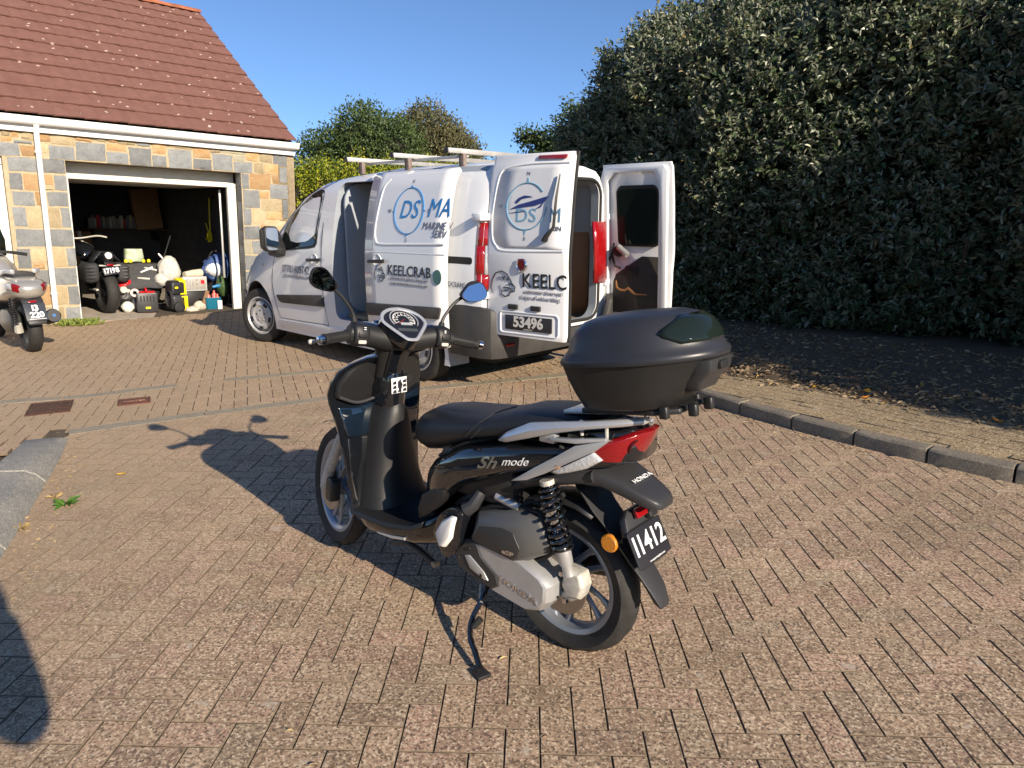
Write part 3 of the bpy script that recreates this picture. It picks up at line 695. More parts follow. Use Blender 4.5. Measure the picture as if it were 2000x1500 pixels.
tag(mesh('roof_tile_field', fv, ff, m_tile, roof, ang=40), kind='stuff')
mesh('roof_deck', *prism([(yE + .05, zE - .05), (yR, zR - .06), (2 * yR - yE, zE - .05), (2 * yR - yE, zE - .01), (yR, zR - .02), (yE + .05, zE - .01)], 0, -3.4, 3.27), m_core, roof)
m_ridge = mat('ridge_terracotta', (.34, .12, .06), .8, var=.3, vscale=8, bump=.3)
for k in range(15):
    x1 = 3.31 - k * .445; mesh('ridge_tile', *loft([[(x_, yR + .105 * math.cos(R(a)), zR + .0 + .075 * math.sin(R(a)) + dz) for a in range(0, 181, 20)] for x_, dz in ((x1 - .45, .006), (x1, 0))], closed=False), m_ridge, roof, solid=.014)
# eaves: fascia, soffit, gutter, downpipe
mesh('fascia', *box(-3.4, 3.33, -.065, -.045, 2.535, 2.70), m_pvc, garage, bev=.004)
mesh('soffit', *box(-3.4, 3.33, -.045, .0, 2.545, 2.56), m_pvc, garage)
prof = [(-.07, 2.715), (-.07, 2.645), (-.095, 2.625), (-.13, 2.618), (-.165, 2.645), (-.175, 2.69), (-.188, 2.70), (-.188, 2.722), (-.178, 2.722), (-.168, 2.70), (-.158, 2.65), (-.13, 2.63), (-.095, 2.64), (-.08, 2.715)]
gut = mesh('gutter', *prism(prof, 0, -3.4, 3.36), m_pvc, garage, bev=.002, seg=1)
dp = mesh('downpipe', *tube([(-.245, -.12, 2.62), (-.245, -.075, 2.50), (-.245, -.075, .12)], .034, 14), m_pvc, garage)
for z in (2.27, .42): mesh('pipe_bracket', *lathe([(.036, 0), (.042, .005), (.042, .035), (.036, .04)], 16, 2, (-.245, -.075, z)), m_pvc, dp)
# ================================================================ VAN   (local: x forward, y left, z up, origin under the rear axle)
m_vw = mat('van_white_paint', (.74, .75, .76), .28, coat=.6, var=.03, vscale=2)
m_vgrey = mat('dark_grey_bumper', (.045, .043, .042), .55, var=.25, vscale=6, bump=.08, bscale=300)
m_blk = mat('black_plastic', (.018, .018, .019), .45, bump=.05, bscale=400)
m_rub = mat('black_rubber', (.014, .014, .014), .7)
m_glass = mat('dark_glass', (.010, .016, .014), .03, spec=.3)
m_tyre = mat('tyre_rubber', (.022, .021, .020), .72, var=.3, vscale=20, bump=.25, bscale=200)
m_steel = mat('wheel_trim_silver', (.42, .42, .43), .42, .35, var=.12, vscale=15)
m_alu = mat('weathered_aluminium', (.48, .47, .45), .45, .6, var=.2, vscale=10)
m_chrome = mat('chrome', (.75, .75, .77), .09, 1)
m_red = mat('red_lens', (.26, .005, .007), .12, coat=1, bump=.15, bscale=150)
m_clear = mat('clear_lens', (.55, .55, .56), .10, .3, coat=1, bump=.3, bscale=90)
m_film = mat('grey_white_film', (.60, .61, .63), .38, var=.04, vscale=3)
m_txb = mat('blue_lettering', (.02, .22, .55), .4); m_txp = mat('pale_blue_lettering', (.16, .33, .47), .4); m_txk = mat('black_lettering', (.02, .02, .025), .4)
m_txg = mat('grey_lettering', (.16, .16, .19), .4); m_navy = mat('navy_print', (.025, .035, .16), .4)
m_inner = mat('van_inner_grey_paint', (.27, .30, .34), .5, var=.1, vscale=4)
m_ply = mat('plywood_lining', (.20, .095, .045), .6, c2=(.29, .15, .075), vscale=3)
m_mirror = mat('mirror_glass', (.9, .92, .95), .01, 1)
van = empty('van', (-.285, 7.0, 0), R(136), label='white delivery van with side door slid back and rear doors open', cat='van')
YT = [(.20, .83), (.45, .858), (.7, .87), (.98, .875), (1.2, .862), (1.4, .835), (1.6, .795), (1.75, .755), (1.84, .705), (1.89, .64), (1.925, .46), (1.94, .22), (1.945, 0)]
TOP = [(-.9, 1.935), (-.4, 1.945), (.6, 1.945), (1.3, 1.905), (1.62, 1.87), (1.94, 1.79), (2.28, 1.60), (2.58, 1.41), (2.95, 1.19), (3.27, 1.07), (3.5, .93), (3.62, .78), (3.68, .6), (3.70, .40)]
WID = [(-.9, .955), (-.8, .995), (-.6, 1), (2.3, 1), (2.9, .985), (3.2, .955), (3.45, .88), (3.6, .78), (3.68, .66), (3.70, .60)]
def ip(T, x): return float(np.interp(x, [t[0] for t in T], [t[1] for t in T]))
def sect(x, inset=0):
    zt = ip(TOP, x); w = ip(WID, x); k = (zt - .2) / 1.745
    P = [(x, y * w, .2 + (z - .2) * k) for z, y in YT]
    if inset: P = [(x, max(0, p[1] - inset), p[2] - (inset if i > 6 else 0)) for i, p in enumerate(P)]
    return P + [(p[0], -p[1], p[2]) for p in P[-2::-1]]
def Ys(x, z):               # left body surface
    zt = ip(TOP, x); k = (zt - .2) / 1.745; return ip(YT, .2 + (z - .2) / k) * ip(WID, x)
xs = [-.87, -.80, -.6, -.3, 0, .3, .6, .9, 1.2, 1.5, 1.75, 2.0, 2.2, 2.4, 2.6, 2.8, 3.0, 3.2, 3.35, 3.5, 3.6, 3.66, 3.70]
body = mesh('body', *loft([sect(x) for x in xs]), [m_vw, m_inner, m_ply], van, ang=40)
def cutter(VF): return mesh('cut', VF[0], VF[1], m_inner, van)
cuts = []
cuts.append(cutter(prism([(-.78, .50), (.78, .50), (.775, 1.2), (.68, 1.76), (.5, 1.865), (-.5, 1.865), (-.68, 1.76), (-.775, 1.2)], 0, -.78, 1.24)))
cuts.append(cutter(box(-1.2, -.44, -1.2, 1.2, .0, .37)))
ro = [(y, z + 1.165) for y, z in rrect(1.36, 1.27, .14)]
cuts.append(cutter(prism(ro, 0, -1.2, -.7)))
cuts.append(cutter(prism([(x + .71, z + 1.13) for x, z in rrect(1.14, 1.35, .09)], 1, .55, 1.2)))
for x in (0, 3.0): cuts.append(cutter(lathe([(.395, -1.2), (.395, -.52)], 40, 1, (x, 0, .34), True))); cuts.append(cutter(lathe([(.395, .52), (.395, 1.2)], 40, 1, (x, 0, .34), True)))
cuts.append(cutter(box(-1, 4, -.6, .6, .1, .26)))
boolean(body, cuts)
M3 = body.matrix_parent_inverse
for p in body.data.polygons:                  # inner faces get the inner paint
    c = p.center
    inside = -.785 < c.x < 1.25 and abs(c.y) < .80 and .49 < c.z < 1.87
    surf = abs(abs(c.y) - Ys(max(-.85, c.x), min(1.85, max(.25, c.z)))) < .012
    if inside and not surf: p.material_index = 1
def on_side(poly, off): return [(x, Ys(x, z) + off, z) for x, z in poly]
def side_plate(name, poly, m, off=.006, th=.02, parent=None, y0=0, **k):
    P = on_side(poly, off + y0); Q = [(x, y - th, z) for x, y, z in P]
    return mesh(name, *loft([Q, P]), m, parent or van, **k)
def seam(pts, parent=None, y0=0, w=.0035, name='door_seam', m=None):
    P = spline([(x, Ys(x, z) + y0, z) for x, z in pts], 4); return mesh(name, *tube(P, w, 6), m or m_rub, parent or van)
# cab: windscreen, door window, door seams, trims
win = [(2.36, 1.13), (2.33, 1.30), (2.28, 1.40), (2.16, 1.49), (2.0, 1.59), (1.82, 1.685), (1.68, 1.722), (1.60, 1.71), (1.565, 1.66), (1.58, 1.45), (1.605, 1.22), (1.64, 1.185), (1.75, 1.17), (2.05, 1.15)]
cen = (1.95, 1.42)
side_plate('window_seal', [(cen[0] + (x - cen[0]) * 1.07, cen[1] + (z - cen[1]) * 1.09) for x, z in win], m_rub, .004)
side_plate('side_window', win, m_glass, .008)
wsp = []
for x in (1.78, 2.0, 2.2, 2.4, 2.62):
    zt = ip(TOP, x); wsp.append([(x + .012, y * ip(WID, x), .2 + (z - .2) * (zt - .2) / 1.745 + .012) for z, y in ((1.86, .66), (1.905, .56), (1.93, .40), (1.945, .2), (1.95, 0), (1.945, -.2), (1.93, -.40), (1.905, -.56), (1.86, -.66))])
mesh('windscreen', *loft(wsp, closed=False), m_glass, van, solid=.008)
seam([(1.47, 1.83), (1.475, 1.4), (1.49, 1.0), (1.485, .6), (1.45, .37)]); seam([(2.50, 1.28), (2.53, 1.03), (2.56, .75), (2.52, .5), (2.46, .36)]); seam([(2.46, .35), (2.0, .355), (1.45, .365)])
seam([(1.47, 1.83), (1.75, 1.79), (1.95, 1.70), (2.2, 1.55), (2.42, 1.36), (2.5, 1.28)])
seam([(3.42, .93), (3.0, 1.08), (2.6, 1.28)], w=.003)
side_plate('rub_strip', [(2.47, .612), (1.492, .68), (1.492, .556), (2.36, .53), (2.42, .55)], m_vgrey, .018, .04, bev=.005)
side_plate('sill', [(2.50, .325), (1.08, .365), (.42, .37), (.42, .27), (1.2, .265), (2.49, .235)], m_vw, .012, .05, bev=.008)
mesh('front_bumper', *loft([[(x, y * ip(WID, min(x, 3.70)) * 1.0, z) for y, z in ((.885, .22), (.905, .45), (.89, .585), (0, .60), (-.89, .585), (-.905, .45), (-.885, .22))] for x in (3.38, 3.5, 3.62, 3.70, 3.73)]), m_vgrey, van, bev=.01)
hl = side_plate('headlamp', [(3.36, .90), (3.55, .84), (3.60, .72), (3.50, .66), (3.38, .72)], m_clear, .01, bev=.006)
def handle(x, z, parent=None, y0=0):
    y = Ys(x, z) + y0
    c = mesh('handle_recess', *lathe([(.0, .004), (.05, .004), (.062, .009), (.066, .001)], 20, 1, (x, y, z)), m_vw, parent or van)
    c.scale = (1, 1, 1)
    return mesh('handle', *tube([(x + .115, y + .012, z - .006), (x + .09, y + .035, z - .004), (x, y + .043, z), (x - .09, y + .035, z + .004), (x - .115, y + .012, z + .006)], [.016, .017, .015, .017, .016], 10), m_blk, parent or van)
handle(1.62, 1.037)
mm = empty('door_mirror'); mm.parent = van
mesh('mirror_housing', *loft([[(x, y0_ + dy, z0_ + dz) for dy, dz in rrect(.16 * s, .27 * s, .05 * s)] for x, y0_, z0_, s in ((2.38, 1.02, 1.245, .55), (2.34, 1.02, 1.24, .88), (2.27, 1.02, 1.24, 1), (2.20, 1.02, 1.24, .99))]), m_blk, mm, bev=.006)
mesh('mirror_glass', *prism([(y + 1.02, z + 1.24) for y, z in rrect(.135, .235, .04)], 0, 2.192, 2.20), m_mirror, mm)
mesh('mirror_arm', *prism([(2.25, 1.05), (2.47, 1.02), (2.50, 1.20), (2.40, 1.34), (2.30, 1.20), (2.24, 1.13)], 1, .83, .985, [(2.24, 1.09), (2.38, 1.06), (2.40, 1.17), (2.36, 1.24), (2.28, 1.18), (2.24, 1.13)]), m_blk, mm, bev=.01)
def decal(name, s, x, z, size, m, parent=None, y0=0, off=.004, sx=1, **k):
    V, F = text_mesh(s, size, ext=.0008, sx=sx, **k)
    return mesh(name, [(x - v[0], Ys(x - v[0], z + v[1]) + y0 + off + v[2], z + v[1]) for v in V], F, m, parent or van, ang=80)
def stroke(name, polys, m, parent, fn, r=.004):
    mb = MB()
    for P in polys: mb.add(tube([fn(*p) for p in P], r, 5, True))
    return mb.build(name, m, parent)
decal('phone_number', '07781409742', 2.02, .915, .115, m_txg, sx=.92); decal('email_address', 'darrenshales@yahoo.com', 2.0, .845, .052, m_txg, sx=1.0)
decal('door_badge', 'Scudo', 2.80, .93, .05, m_chrome, shear=.3)
# sliding door, drawn out and back along the side
SD = .085
sld = empty('sliding_door'); sld.parent = van
zs = [.40 + .0291 * k for k in range(51)]
def sl_edge(z): return -.565, .565
xsd = [-.565, -.4, -.2, 0, .2, .4, .565]
P = [[(x, Ys(.2, z) + SD + 0, z) for x in xsd] for z in zs]
mesh('door_skin', *loft(P, closed=False), m_vw, sld, solid=.035, ang=40)
def sfn(x, z, o=.004): return (x, Ys(.2, z) + SD + .019 + o, z)
b_ = [(.30, 1.80), (.365, 1.72), (.40, 1.55), (.42, 1.36), (.40, 1.27), (.33, 1.235), (0, 1.24), (-.545, 1.255)]
mesh('panel_bead', *tube(spline([sfn(x, z, -.004) for x, z in b_], 5), .011, 8), m_vw, sld)
mesh('panel_bead', *tube(spline([sfn(x, z, -.008) for x, z in ((.56, 1.16), (.3, 1.165), (-.56, 1.17))], 4), .009, 8), m_vw, sld)
mesh('panel_bead', *tube(spline([sfn(x, z, -.010) for x, z in ((.30, 1.80), (0, 1.812), (-.54, 1.82))], 4), .010, 8), m_rub, sld)
fv = [sfn(x, z, -.001) for x, z in ((.36, 1.78), (.41, 1.5), (.40, 1.29), (.3, 1.255), (-.54, 1.27), (-.54, 1.80))]
def sdec(name, s, x, z, size, m, sx=1, **k):
    V, F = text_mesh(s, size, ext=.0008, sx=sx, **k); return mesh(name, [(x - v[0], sfn(x, z + v[1], .002 + v[2])[1], z + v[1]) for v in V], F, m, sld, ang=80)
ring = [(-.045 - .20 * math.cos(R(a)), 1.525 + .195 * math.sin(R(a))) for a in range(0, 361, 12)]
stroke('compass_ring', [ring], m_txb, sld, lambda x, z: sfn(x, z, .001), .0045)
for nm, x, z, tx, tz in (('N', -.045, 1.745, 0, .03), ('S', -.045, 1.305, 0, -.03), ('W', .20, 1.525, .03, 0), ('E', -.29, 1.525, -.03, 0)):
    sdec('compass_letter', nm, x + tx * .8, z + tz * .9, .045, m_txg)
    cx, cz = (x if tx == 0 else math.copysign(.20, tx) - .045), (z if tz == 0 else 1.525 + math.copysign(.195, tz))
    mesh('compass_point', *loft([[sfn(cx - (.010 if tz else 0), cz - (.012 if tx else 0), .001), sfn(cx + (.010 if tz else 0), cz + (.012 if tx else 0), .001), sfn(cx + tx * .8, cz + tz * .8, .001)], [sfn(cx - (.010 if tz else 0), cz - (.012 if tx else 0), .004), sfn(cx + (.010 if tz else 0), cz + (.012 if tx else 0), .004), sfn(cx + tx * .8, cz + tz * .8, .004)]]), m_txb, sld)
sdec('blue_letters', 'DS', -.045, 1.53, .215, m_txb, shear=.25, sx=1.0, bold=.0)
sdec('blue_letters', 'MA', -.44, 1.54, .215, m_txb, shear=.25, sx=.95, bold=.0)
sdec('grey_letters', 'MARINE V', -.44, 1.40, .085, m_txg, shear=.25); sdec('grey_letters', 'SERV', -.475, 1.335, .085, m_txg, shear=.25)
sdec('brand_letters', 'KEELCRAB', -.09, 1.01, .125, m_txk, bold=.0015, sx=1.0, gap=1.05)
sdec('small_letters', 'underwater drone system for cleaning weed', -.09, .945, .034, m_txg, sx=.86); sdec('small_letters', '& algae off without lifting boat out of the water', -.09, .900, .034, m_txg, sx=.80)
FACE = [[(.0, .0), (-.01, .05), (.0, .10), (.03, .145), (.075, .16), (.115, .14), (.145, .09), (.155, .06)], [(.05, .12), (.06, .10)], [(.075, .125), (.09, .10), (.095, .125)], [(.11, .10), (.118, .115), (.122, .095)],
        [(.06, .06), (.075, .03), (.07, .0), (.10, -.015), (.13, -.005), (.14, .02), (.17, .025), (.175, .055), (.155, .075), (.12, .07)], [(.09, .05), (.13, .045), (.12, .025), (.09, .03)], [(.12, .05), (.15, .04), (.14, .02)]]
stroke('crab_drawing', [[(x * .85 - .0, z * .85) for x, z in P_] for P_ in FACE], m_txk, sld, lambda x, z: sfn(.40 - x, .915 + z, .001), .0032)
mesh('round_emblem', *loft([[sfn(-.475 + .055 * math.cos(R(a)), .985 + .062 * math.sin(R(a)), o) for a in range(0, 360, 15)] for o in (.0, .003)]), mat('green_emblem', (.03, .12, .13), .4, c2=(.10, .22, .18), vscale=18), sld)
mesh('rub_strip', *loft([[sfn(x, z, o) for x, z in ((.56, .69), (-.50, .735), (-.515, .72), (-.48, .635), (.565, .575))] for o in (-.02, .016)]), m_vgrey, sld, bev=.005)
x, z = .36, 1.083; y = sfn(x, z)[1]
mesh('handle_recess', *lathe([(.0, .004), (.05, .004), (.062, .009), (.066, .001)], 20, 1, (x, y - .004, z)), m_vw, sld)
mesh('handle', *tube([(x + .115, y + .012, z - .006), (x + .09, y + .035, z - .004), (x, y + .043, z), (x - .09, y + .035, z + .004), (x - .115, y + .012, z + .006)], [.016, .017, .015, .017, .016], 10), m_blk, sld)
# rear quarter: slide rail, lettering, hinges, lamps, bumper
rl = side_plate('slide_rail', [(x - .60, z + 1.127) for x, z in rrect(.36, .058, .026)], m_rub, .002, .02)
decal('grey_letters', 'OCEANS', -.60, .925, .06, m_txg, sx=.95)
def lamp(s):
    o = empty('tail_lamp'); o.parent = van
    for nm, m, z0, z1, a0, a1 in ((('red_lens', m_red, .86, 1.43, .12, 1), ('clear_lens', m_clear, .90, 1.2, 0, .115)) if s < 0 else (('red_lens', m_red, .90, 1.02, 0, 1), ('clear_lens', m_clear, 1.021, 1.25, .35, 1), ('red_lens', m_red, 1.021, 1.25, 0, .345), ('red_lens', m_red, 1.251, 1.43, 0, 1))):
        S = []
        for z in np.linspace(z0, z1, 4):
            yb = ip(YT, z) * .955; ring = []
            for t in np.linspace(a0, a1, 7):
                a = R(8 + 82 * min(1, t * 1.6)); x = -.80 - .095 * math.sin(a); yy = yb - .06 + .085 * math.cos(a) - (.17 * max(0, t - .62) / .38)
                ring.append((x, s * yy, z))
            S.append(ring)
        mesh(nm, *loft(S, closed=False), m, o, solid=.02, ang=60)
    return o
lamp(1); lamp(-1)
def rear_bumper():
    S = []
    for (x, y, zt) in ((-.485, .868, .76), (-.70, .875, .765), (-.86, .872, .76), (-.96, .83, .74), (-1.0, .76, .70), (-1.005, .66, .52), (-1.01, .3, .50), (-1.01, -.3, .50), (-1.005, -.66, .52), (-1.0, -.76, .70), (-.96, -.83, .74), (-.86, -.872, .76), (-.70, -.875, .765), (-.485, -.868, .76)):
        a = math.atan2(y, x + .5) if abs(y) > .7 else math.pi; ix, iy = (.05, 0) if abs(y) < .7 else (0.03 if x < -.9 else 0, -math.copysign(.05, y))
        S.append([(x, y, zt), (x - (.01 if abs(y) < .7 else 0), y * 1.008, .5), (x + .01, y * .985, .33), (x + ix, y + iy, .33), (x + ix, y + iy, zt)])
    return mesh('rear_bumper', *loft(S), m_vgrey, van, bev=.012, ang=50)
rb = rear_bumper()
for s in (1, -1): mesh('reflector', *box(-1.022, -1.008, s * .66 - .05, s * .66 + .05, .43, .455), m_red, rb, bev=.003)
mesh('load_floor', *box(-.86, 1.2, -.78, .78, .47, .505), mat('load_floor_wood', (.22, .17, .11), .8, var=.35, vscale=6), van)
mesh('ply_lining', *loft([[(x, -.765 + max(0, z - 1.35) * .14, z) for z in (.52, 1.0, 1.4, 1.72)] for x in (-.70, .2, 1.2)], closed=False), m_ply, van, solid=.012)
bk = mesh('bulkhead', *prism([(y, z + 1.15) for y, z in rrect(1.5, 1.30, .2)], 0, 1.18, 1.215), m_inner, van, bev=.01)
for k in range(7): mesh('bulkhead_rib', *tube([(1.172, .42, 1.55 - k * .065), (1.172, .02, 1.55 - k * .065)], .012, 8), m_inner, bk)
mesh('seal', *tube([(-.872, y * 1.02, z + 1.165) for y, z in rrect(1.38, 1.29, .15)] + [(-.872, .69 * 1.02, 1.66)], .016, 8), m_rub, van)
# hinges
for s in (1, -1):
    for z in (1.475, .855): mesh('hinge', *box(-.905, -.80, s * .83 - .055, s * .83 + .055, z - .028, z + .028), m_vw, van, bev=.008)
# rear doors: panel frame u from hinge to free edge, w outward normal
def rear_door(s, ang):
    d = empty('rear_door'); d.parent = van
    d.location = (-.885, s * .79, 0); d.rotation_euler = (0, 0, R(-s * (90 - 0) + s * -ang) if False else 0)
    # closed: u runs to the middle (-s*y), outside faces -x ; swung by ang about the hinge
    a = R(ang); ux, uy = -math.sin(a), -s * math.cos(a); nx, ny = -math.cos(a), s * math.sin(a)
    d.matrix_local = Matrix(((ux, nx, 0, -.885 if s > 0 else -.82), (uy, ny, 0, s * (.79 if s > 0 else .885)), (0, 0, 1, 0), (0, 0, 0, 1)))
    return d          # local: x = across the door, y = outward, z = up   (mirrored for the right door)
DZ = [.47, .50] + [.53 + .04 * k for k in range(33)] + [1.845, 1.875, 1.89]
def lean(z): return -.075 * max(0, (z - 1.15) / .75) ** 1.6 + (.012 if z < .85 else .022 * max(0, 1 - abs(z - 1.0) / .25))
ZD = [(.47, .54), (.547, .665), (.66, .79), (.75, .875), (.865, .99), (.985, 1.11), (1.055, 1.235), (1.43, 1.555), (1.79, 1.86), (1.89, 1.945)]
ZI = [(.47, .54), (1.05, 1.115), (1.155, 1.225), (1.755, 1.72), (1.87, 1.92), (1.9, 1.945)]
def zm(z): return ip(ZD, z)
def zi(z): return ip(ZI, z)
def dpanel(d, W, th, m):
    S = []
    for z in DZ:
        w0 = .0 + (.018 if z > 1.8 else 0); w1 = W - (.012 if z > 1.86 or z < .5 else 0); o = lean(z)
        Z = zm(z); S.append([(w0, o - .01, Z), (w0 + .03, o, Z), (w1 - .03, o, Z), (w1, o - .012, Z), (w1, o - th, Z), (w0, o - th, Z)])
    return mesh('door_shell', *loft(S), m, d, ang=30, bev=.006, seg=2, bang=50)
dl = rear_door(1, 83); W = .765
dpanel(dl, W, .055, m_vw)
pan = [(.07, 1.16), (.11, 1.09), (.20, 1.055), (W - .035, 1.06), (W - .03, 1.60), (W - .035, 1.79), (.45, 1.79), (.17, 1.765), (.115, 1.73), (.085, 1.6), (.06, 1.35)]
def dfn(x, z, o=.003): return (x, lean(z) + o, zm(z))
zsp = [1.06 + .03 * k for k in range(25)]
def edge_l(z): return ip([(1.055, .20), (1.09, .11), (1.16, .07), (1.35, .06), (1.6, .085), (1.73, .115), (1.79, .20)], z)
mesh('window_film', *loft([[dfn(edge_l(z) + (W - .035 - edge_l(z)) * t, z, .002) for t in (0, .25, .5, .75, 1)] for z in zsp], closed=False), m_film, dl, solid=.003)
mesh('panel_bead', *tube(spline([dfn(x, z, .001) for x, z in [(W - .03, 1.795), (.40, 1.80), (.17, 1.775), (.105, 1.73), (.075, 1.6), (.05, 1.35), (.06, 1.16), (.10, 1.08), (.20, 1.045), (W - .03, 1.05)]], 5), .007, 8), m_vw, dl)
def ddec(name, s_, x, z, size, m, sx=1, **k):
    V, F = text_mesh(s_, size, ext=.0008, sx=sx, **k); return mesh(name, [dfn(x + v[0], z + v[1], .0055 + v[2]) for v in V], F, m, dl, ang=80)
cx, cz = .375, 1.43
stroke('compass_ring', [[(cx + .185 * math.cos(R(a)), cz + .205 * math.sin(R(a))) for a in range(38, 361 - 0, 10)]], m_txp, dl, lambda x, z: dfn(x, z, .006), .005)
for nm, dx, dz in (('N', 0, 1), ('S', 0, -1), ('W', -1, 0)):
    ddec('compass_letter', nm, cx + dx * .25, cz + dz * .285, .045, m_txg)
    px_, pz_ = cx + dx * .185, cz + dz * .205
    mesh('compass_point', *loft([[dfn(px_ - .012 * abs(dz), pz_ - .014 * abs(dx), o), dfn(px_ + .012 * abs(dz), pz_ + .014 * abs(dx), o), dfn(px_ + dx * .045, pz_ + dz * .05, o)] for o in (.004, .007)]), m_txp, dl)
ddec('blue_letters', 'DS', .375, 1.345, .17, m_txp, sx=1.0, bold=0); ddec('blue_letters', 'M', .645, 1.345, .17, m_txp, sx=.85, bold=0)
ddec('grey_letters', 'RIN', .665, 1.235, .055, m_txg)
for P_ in ([(.22, 1.405), (.30, 1.445), (.42, 1.475), (.545, 1.51), (.575, 1.515), (.54, 1.465), (.46, 1.435), (.38, 1.425), (.30, 1.415)], [(.265, 1.47), (.30, 1.505), (.35, 1.525), (.40, 1.52), (.43, 1.51), (.38, 1.505), (.33, 1.495), (.285, 1.455)],
           [(.21, 1.37), (.30, 1.385), (.38, 1.388), (.30, 1.375)], [(.45, 1.40), (.50, 1.43), (.56, 1.50), (.51, 1.42)]):
    mesh('boat_print', *loft([[dfn(x, z, o) for x, z in P_] for o in (.0045, .0075)]), m_navy, dl)
mesh('brake_lamp', *loft([[dfn(x, z, o) for x, z in ((.45, 1.835), (.70, 1.83), (.71, 1.865), (.455, 1.868))] for o in (-.02, .014)]), m_red, dl, bev=.006)
mesh('wiper_arm', *tube([dfn(.575, 1.135, .02), dfn(.60, 1.17, .04), dfn(.655, 1.25, .035), dfn(.66, 1.5, .03), dfn(.668, 1.70, .018)], [.028, .024, .014, .011, .005], 8, flat=.6), m_blk, dl)
bdg = mesh('badge', *lathe([(.0, .012), (.038, .012), (.044, .018), (.052, .012), (.054, .0)], 28, 1, (.36, lean(.98), zm(.985))), m_chrome, dl); bdg.scale = (1, 1, 1)
mesh('badge_shield', *loft([[dfn(.36 + x, .985 + z, o) for x, z in ((-.03, .028), (.03, .028), (.026, -.02), (0, -.036), (-.026, -.02))] for o in (.010, .017)]), mat('badge_red', (.10, .004, .006), .2, coat=1), dl)
ddec('brand_letters', 'KEELC', .565, .865, .155, m_txk, bold=.002, sx=.92, gap=1.05)
ddec('small_letters', 'underwater drone syst', .56, .785, .044, m_txg, sx=.88); ddec('small_letters', '& algae off without lifting', .53, .737, .044, m_txg, sx=.84)
stroke('crab_drawing', [[(.06 + x * 1.3, .75 + z * 1.15) for x, z in P_] for P_ in FACE], m_txk, dl, lambda x, z: dfn(x, z, .004), .0042)
for x in (.27, .49): mesh('plate_lamp', *box(x - .045, x + .045, lean(.66) - .004, lean(.66) + .018, zm(.635), zm(.672)), m_blk, dl, bev=.004)
mesh('plate_recess', *tube([(.42 + x, lean(.55) + .001, .655 + z) for x, z in rrect(.56, .17, .03)] + [(.42 + .28, lean(.55) + .001, .655 + .055)], .007, 8), m_vw, dl)
pl = mesh('number_plate', *box(.195, .645, lean(.55) + .004, lean(.55) + .012, .600, .715), m_txk, dl, bev=.002)
V, F = text_mesh('53496', .115, ext=.0008, bold=.004, sx=1.0); mesh('plate_digits', [(.42 + v[0], lean(.55) + .0135 + v[2], .662 + v[1]) for v in V], F, mat('plate_silver', (.55, .53, .50), .5), pl)
V, F = text_mesh('GUERNSEY', .018, ext=.0008); mesh('plate_small_print', [(.42 + v[0], lean(.55) + .0135 + v[2], .6085 + v[1]) for v in V], F, mat('plate_print', (.4, .38, .35), .5), pl)
mesh('door_seal', *tube([(W + .004, lean(z) - .045, zm(z)) for z in DZ], .014, 8), m_rub, dl)
mesh('inner_trim', *box(.06, W - .06, -.085, -.07, .55, 1.0), m_blk, dl, bev=.008)
dr = rear_door(-1, 90)
dpanel(dr, W, .045, m_vw)          # inside faces the camera
def ifn(x, z, o=0): return (x, lean(z) - .046 - o, zi(z))
def iplate(name, P_, m, o0, o1, **k): return mesh(name, *loft([[ifn(x, z, o) for x, z in P_] for o in (o0, o1)]), m, dr, **k)
iplate('door_frame', [(.02, .50), (.09, .50), (.09, 1.80), (.17, 1.84), (.60, 1.84), (.655, 1.78), (.655, .50), (.74, .50), (.74, 1.84), (.70, 1.87), (.05, 1.87), (.02, 1.82)], m_vw, -.002, .035, bev=.008)
iplate('rear_window', [(x + .40, z + 1.455) for x, z in rrect(.42, .60, .05)], m_glass, -.001, .012)
iplate('window_frame', [(x + .40, z + 1.455) for x, z in rrect(.46, .64, .06)], m_rub, -.003, .006)
iplate('door_trim', [(.12, .50), (.64, .50), (.66, .80), (.66, 1.05), (.44, 1.05), (.16, .87), (.13, .80)], mat('scuffed_trim', (.030, .028, .027), .75, c2=(.05, .042, .034), vscale=20), .0, .014, bev=.005)
iplate('torn_edge', [(.16, .80), (.17, .74), (.21, .715), (.27, .71), (.31, .735), (.36, .70), (.40, .685), (.52, .69), (.52, .70), (.40, .70), (.36, .725), (.31, .755), (.27, .73), (.21, .735), (.185, .75), (.17, .81)], mat('exposed_fibre', (.40, .19, .07), .9), .010, .020)
iplate('handle_cup', [(x + .34, z + .915) for x, z in rrect(.15, .085, .02)], m_blk, .01, .024, bev=.004)
mesh('wiper_motor', *lathe([(.0, .0), (.05, .0), (.055, .02), (.05, .05), (.0, .055)], 18, 1, ifn(.20, 1.09, .06)), m_blk, dr)
mesh('motor_barrel', *tube([ifn(.22, 1.13, .07), ifn(.33, 1.06, .08)], [.028, .030], 14), m_alu, dr)
mesh('motor_bracket', *tube([ifn(.14, 1.16, .03), ifn(.12, 1.05, .04), ifn(.17, .95, .05), ifn(.22, .93, .02)], .012, 8), m_blk, dr)
mesh('door_cable', *tube(spline([ifn(.0, 1.15, .05), ifn(-.05, 1.02, .06), ifn(-.02, .93, .08), ifn(.05, .97, .05), ifn(.12, 1.05, .03)], 5), .012, 8), m_rub, dr)
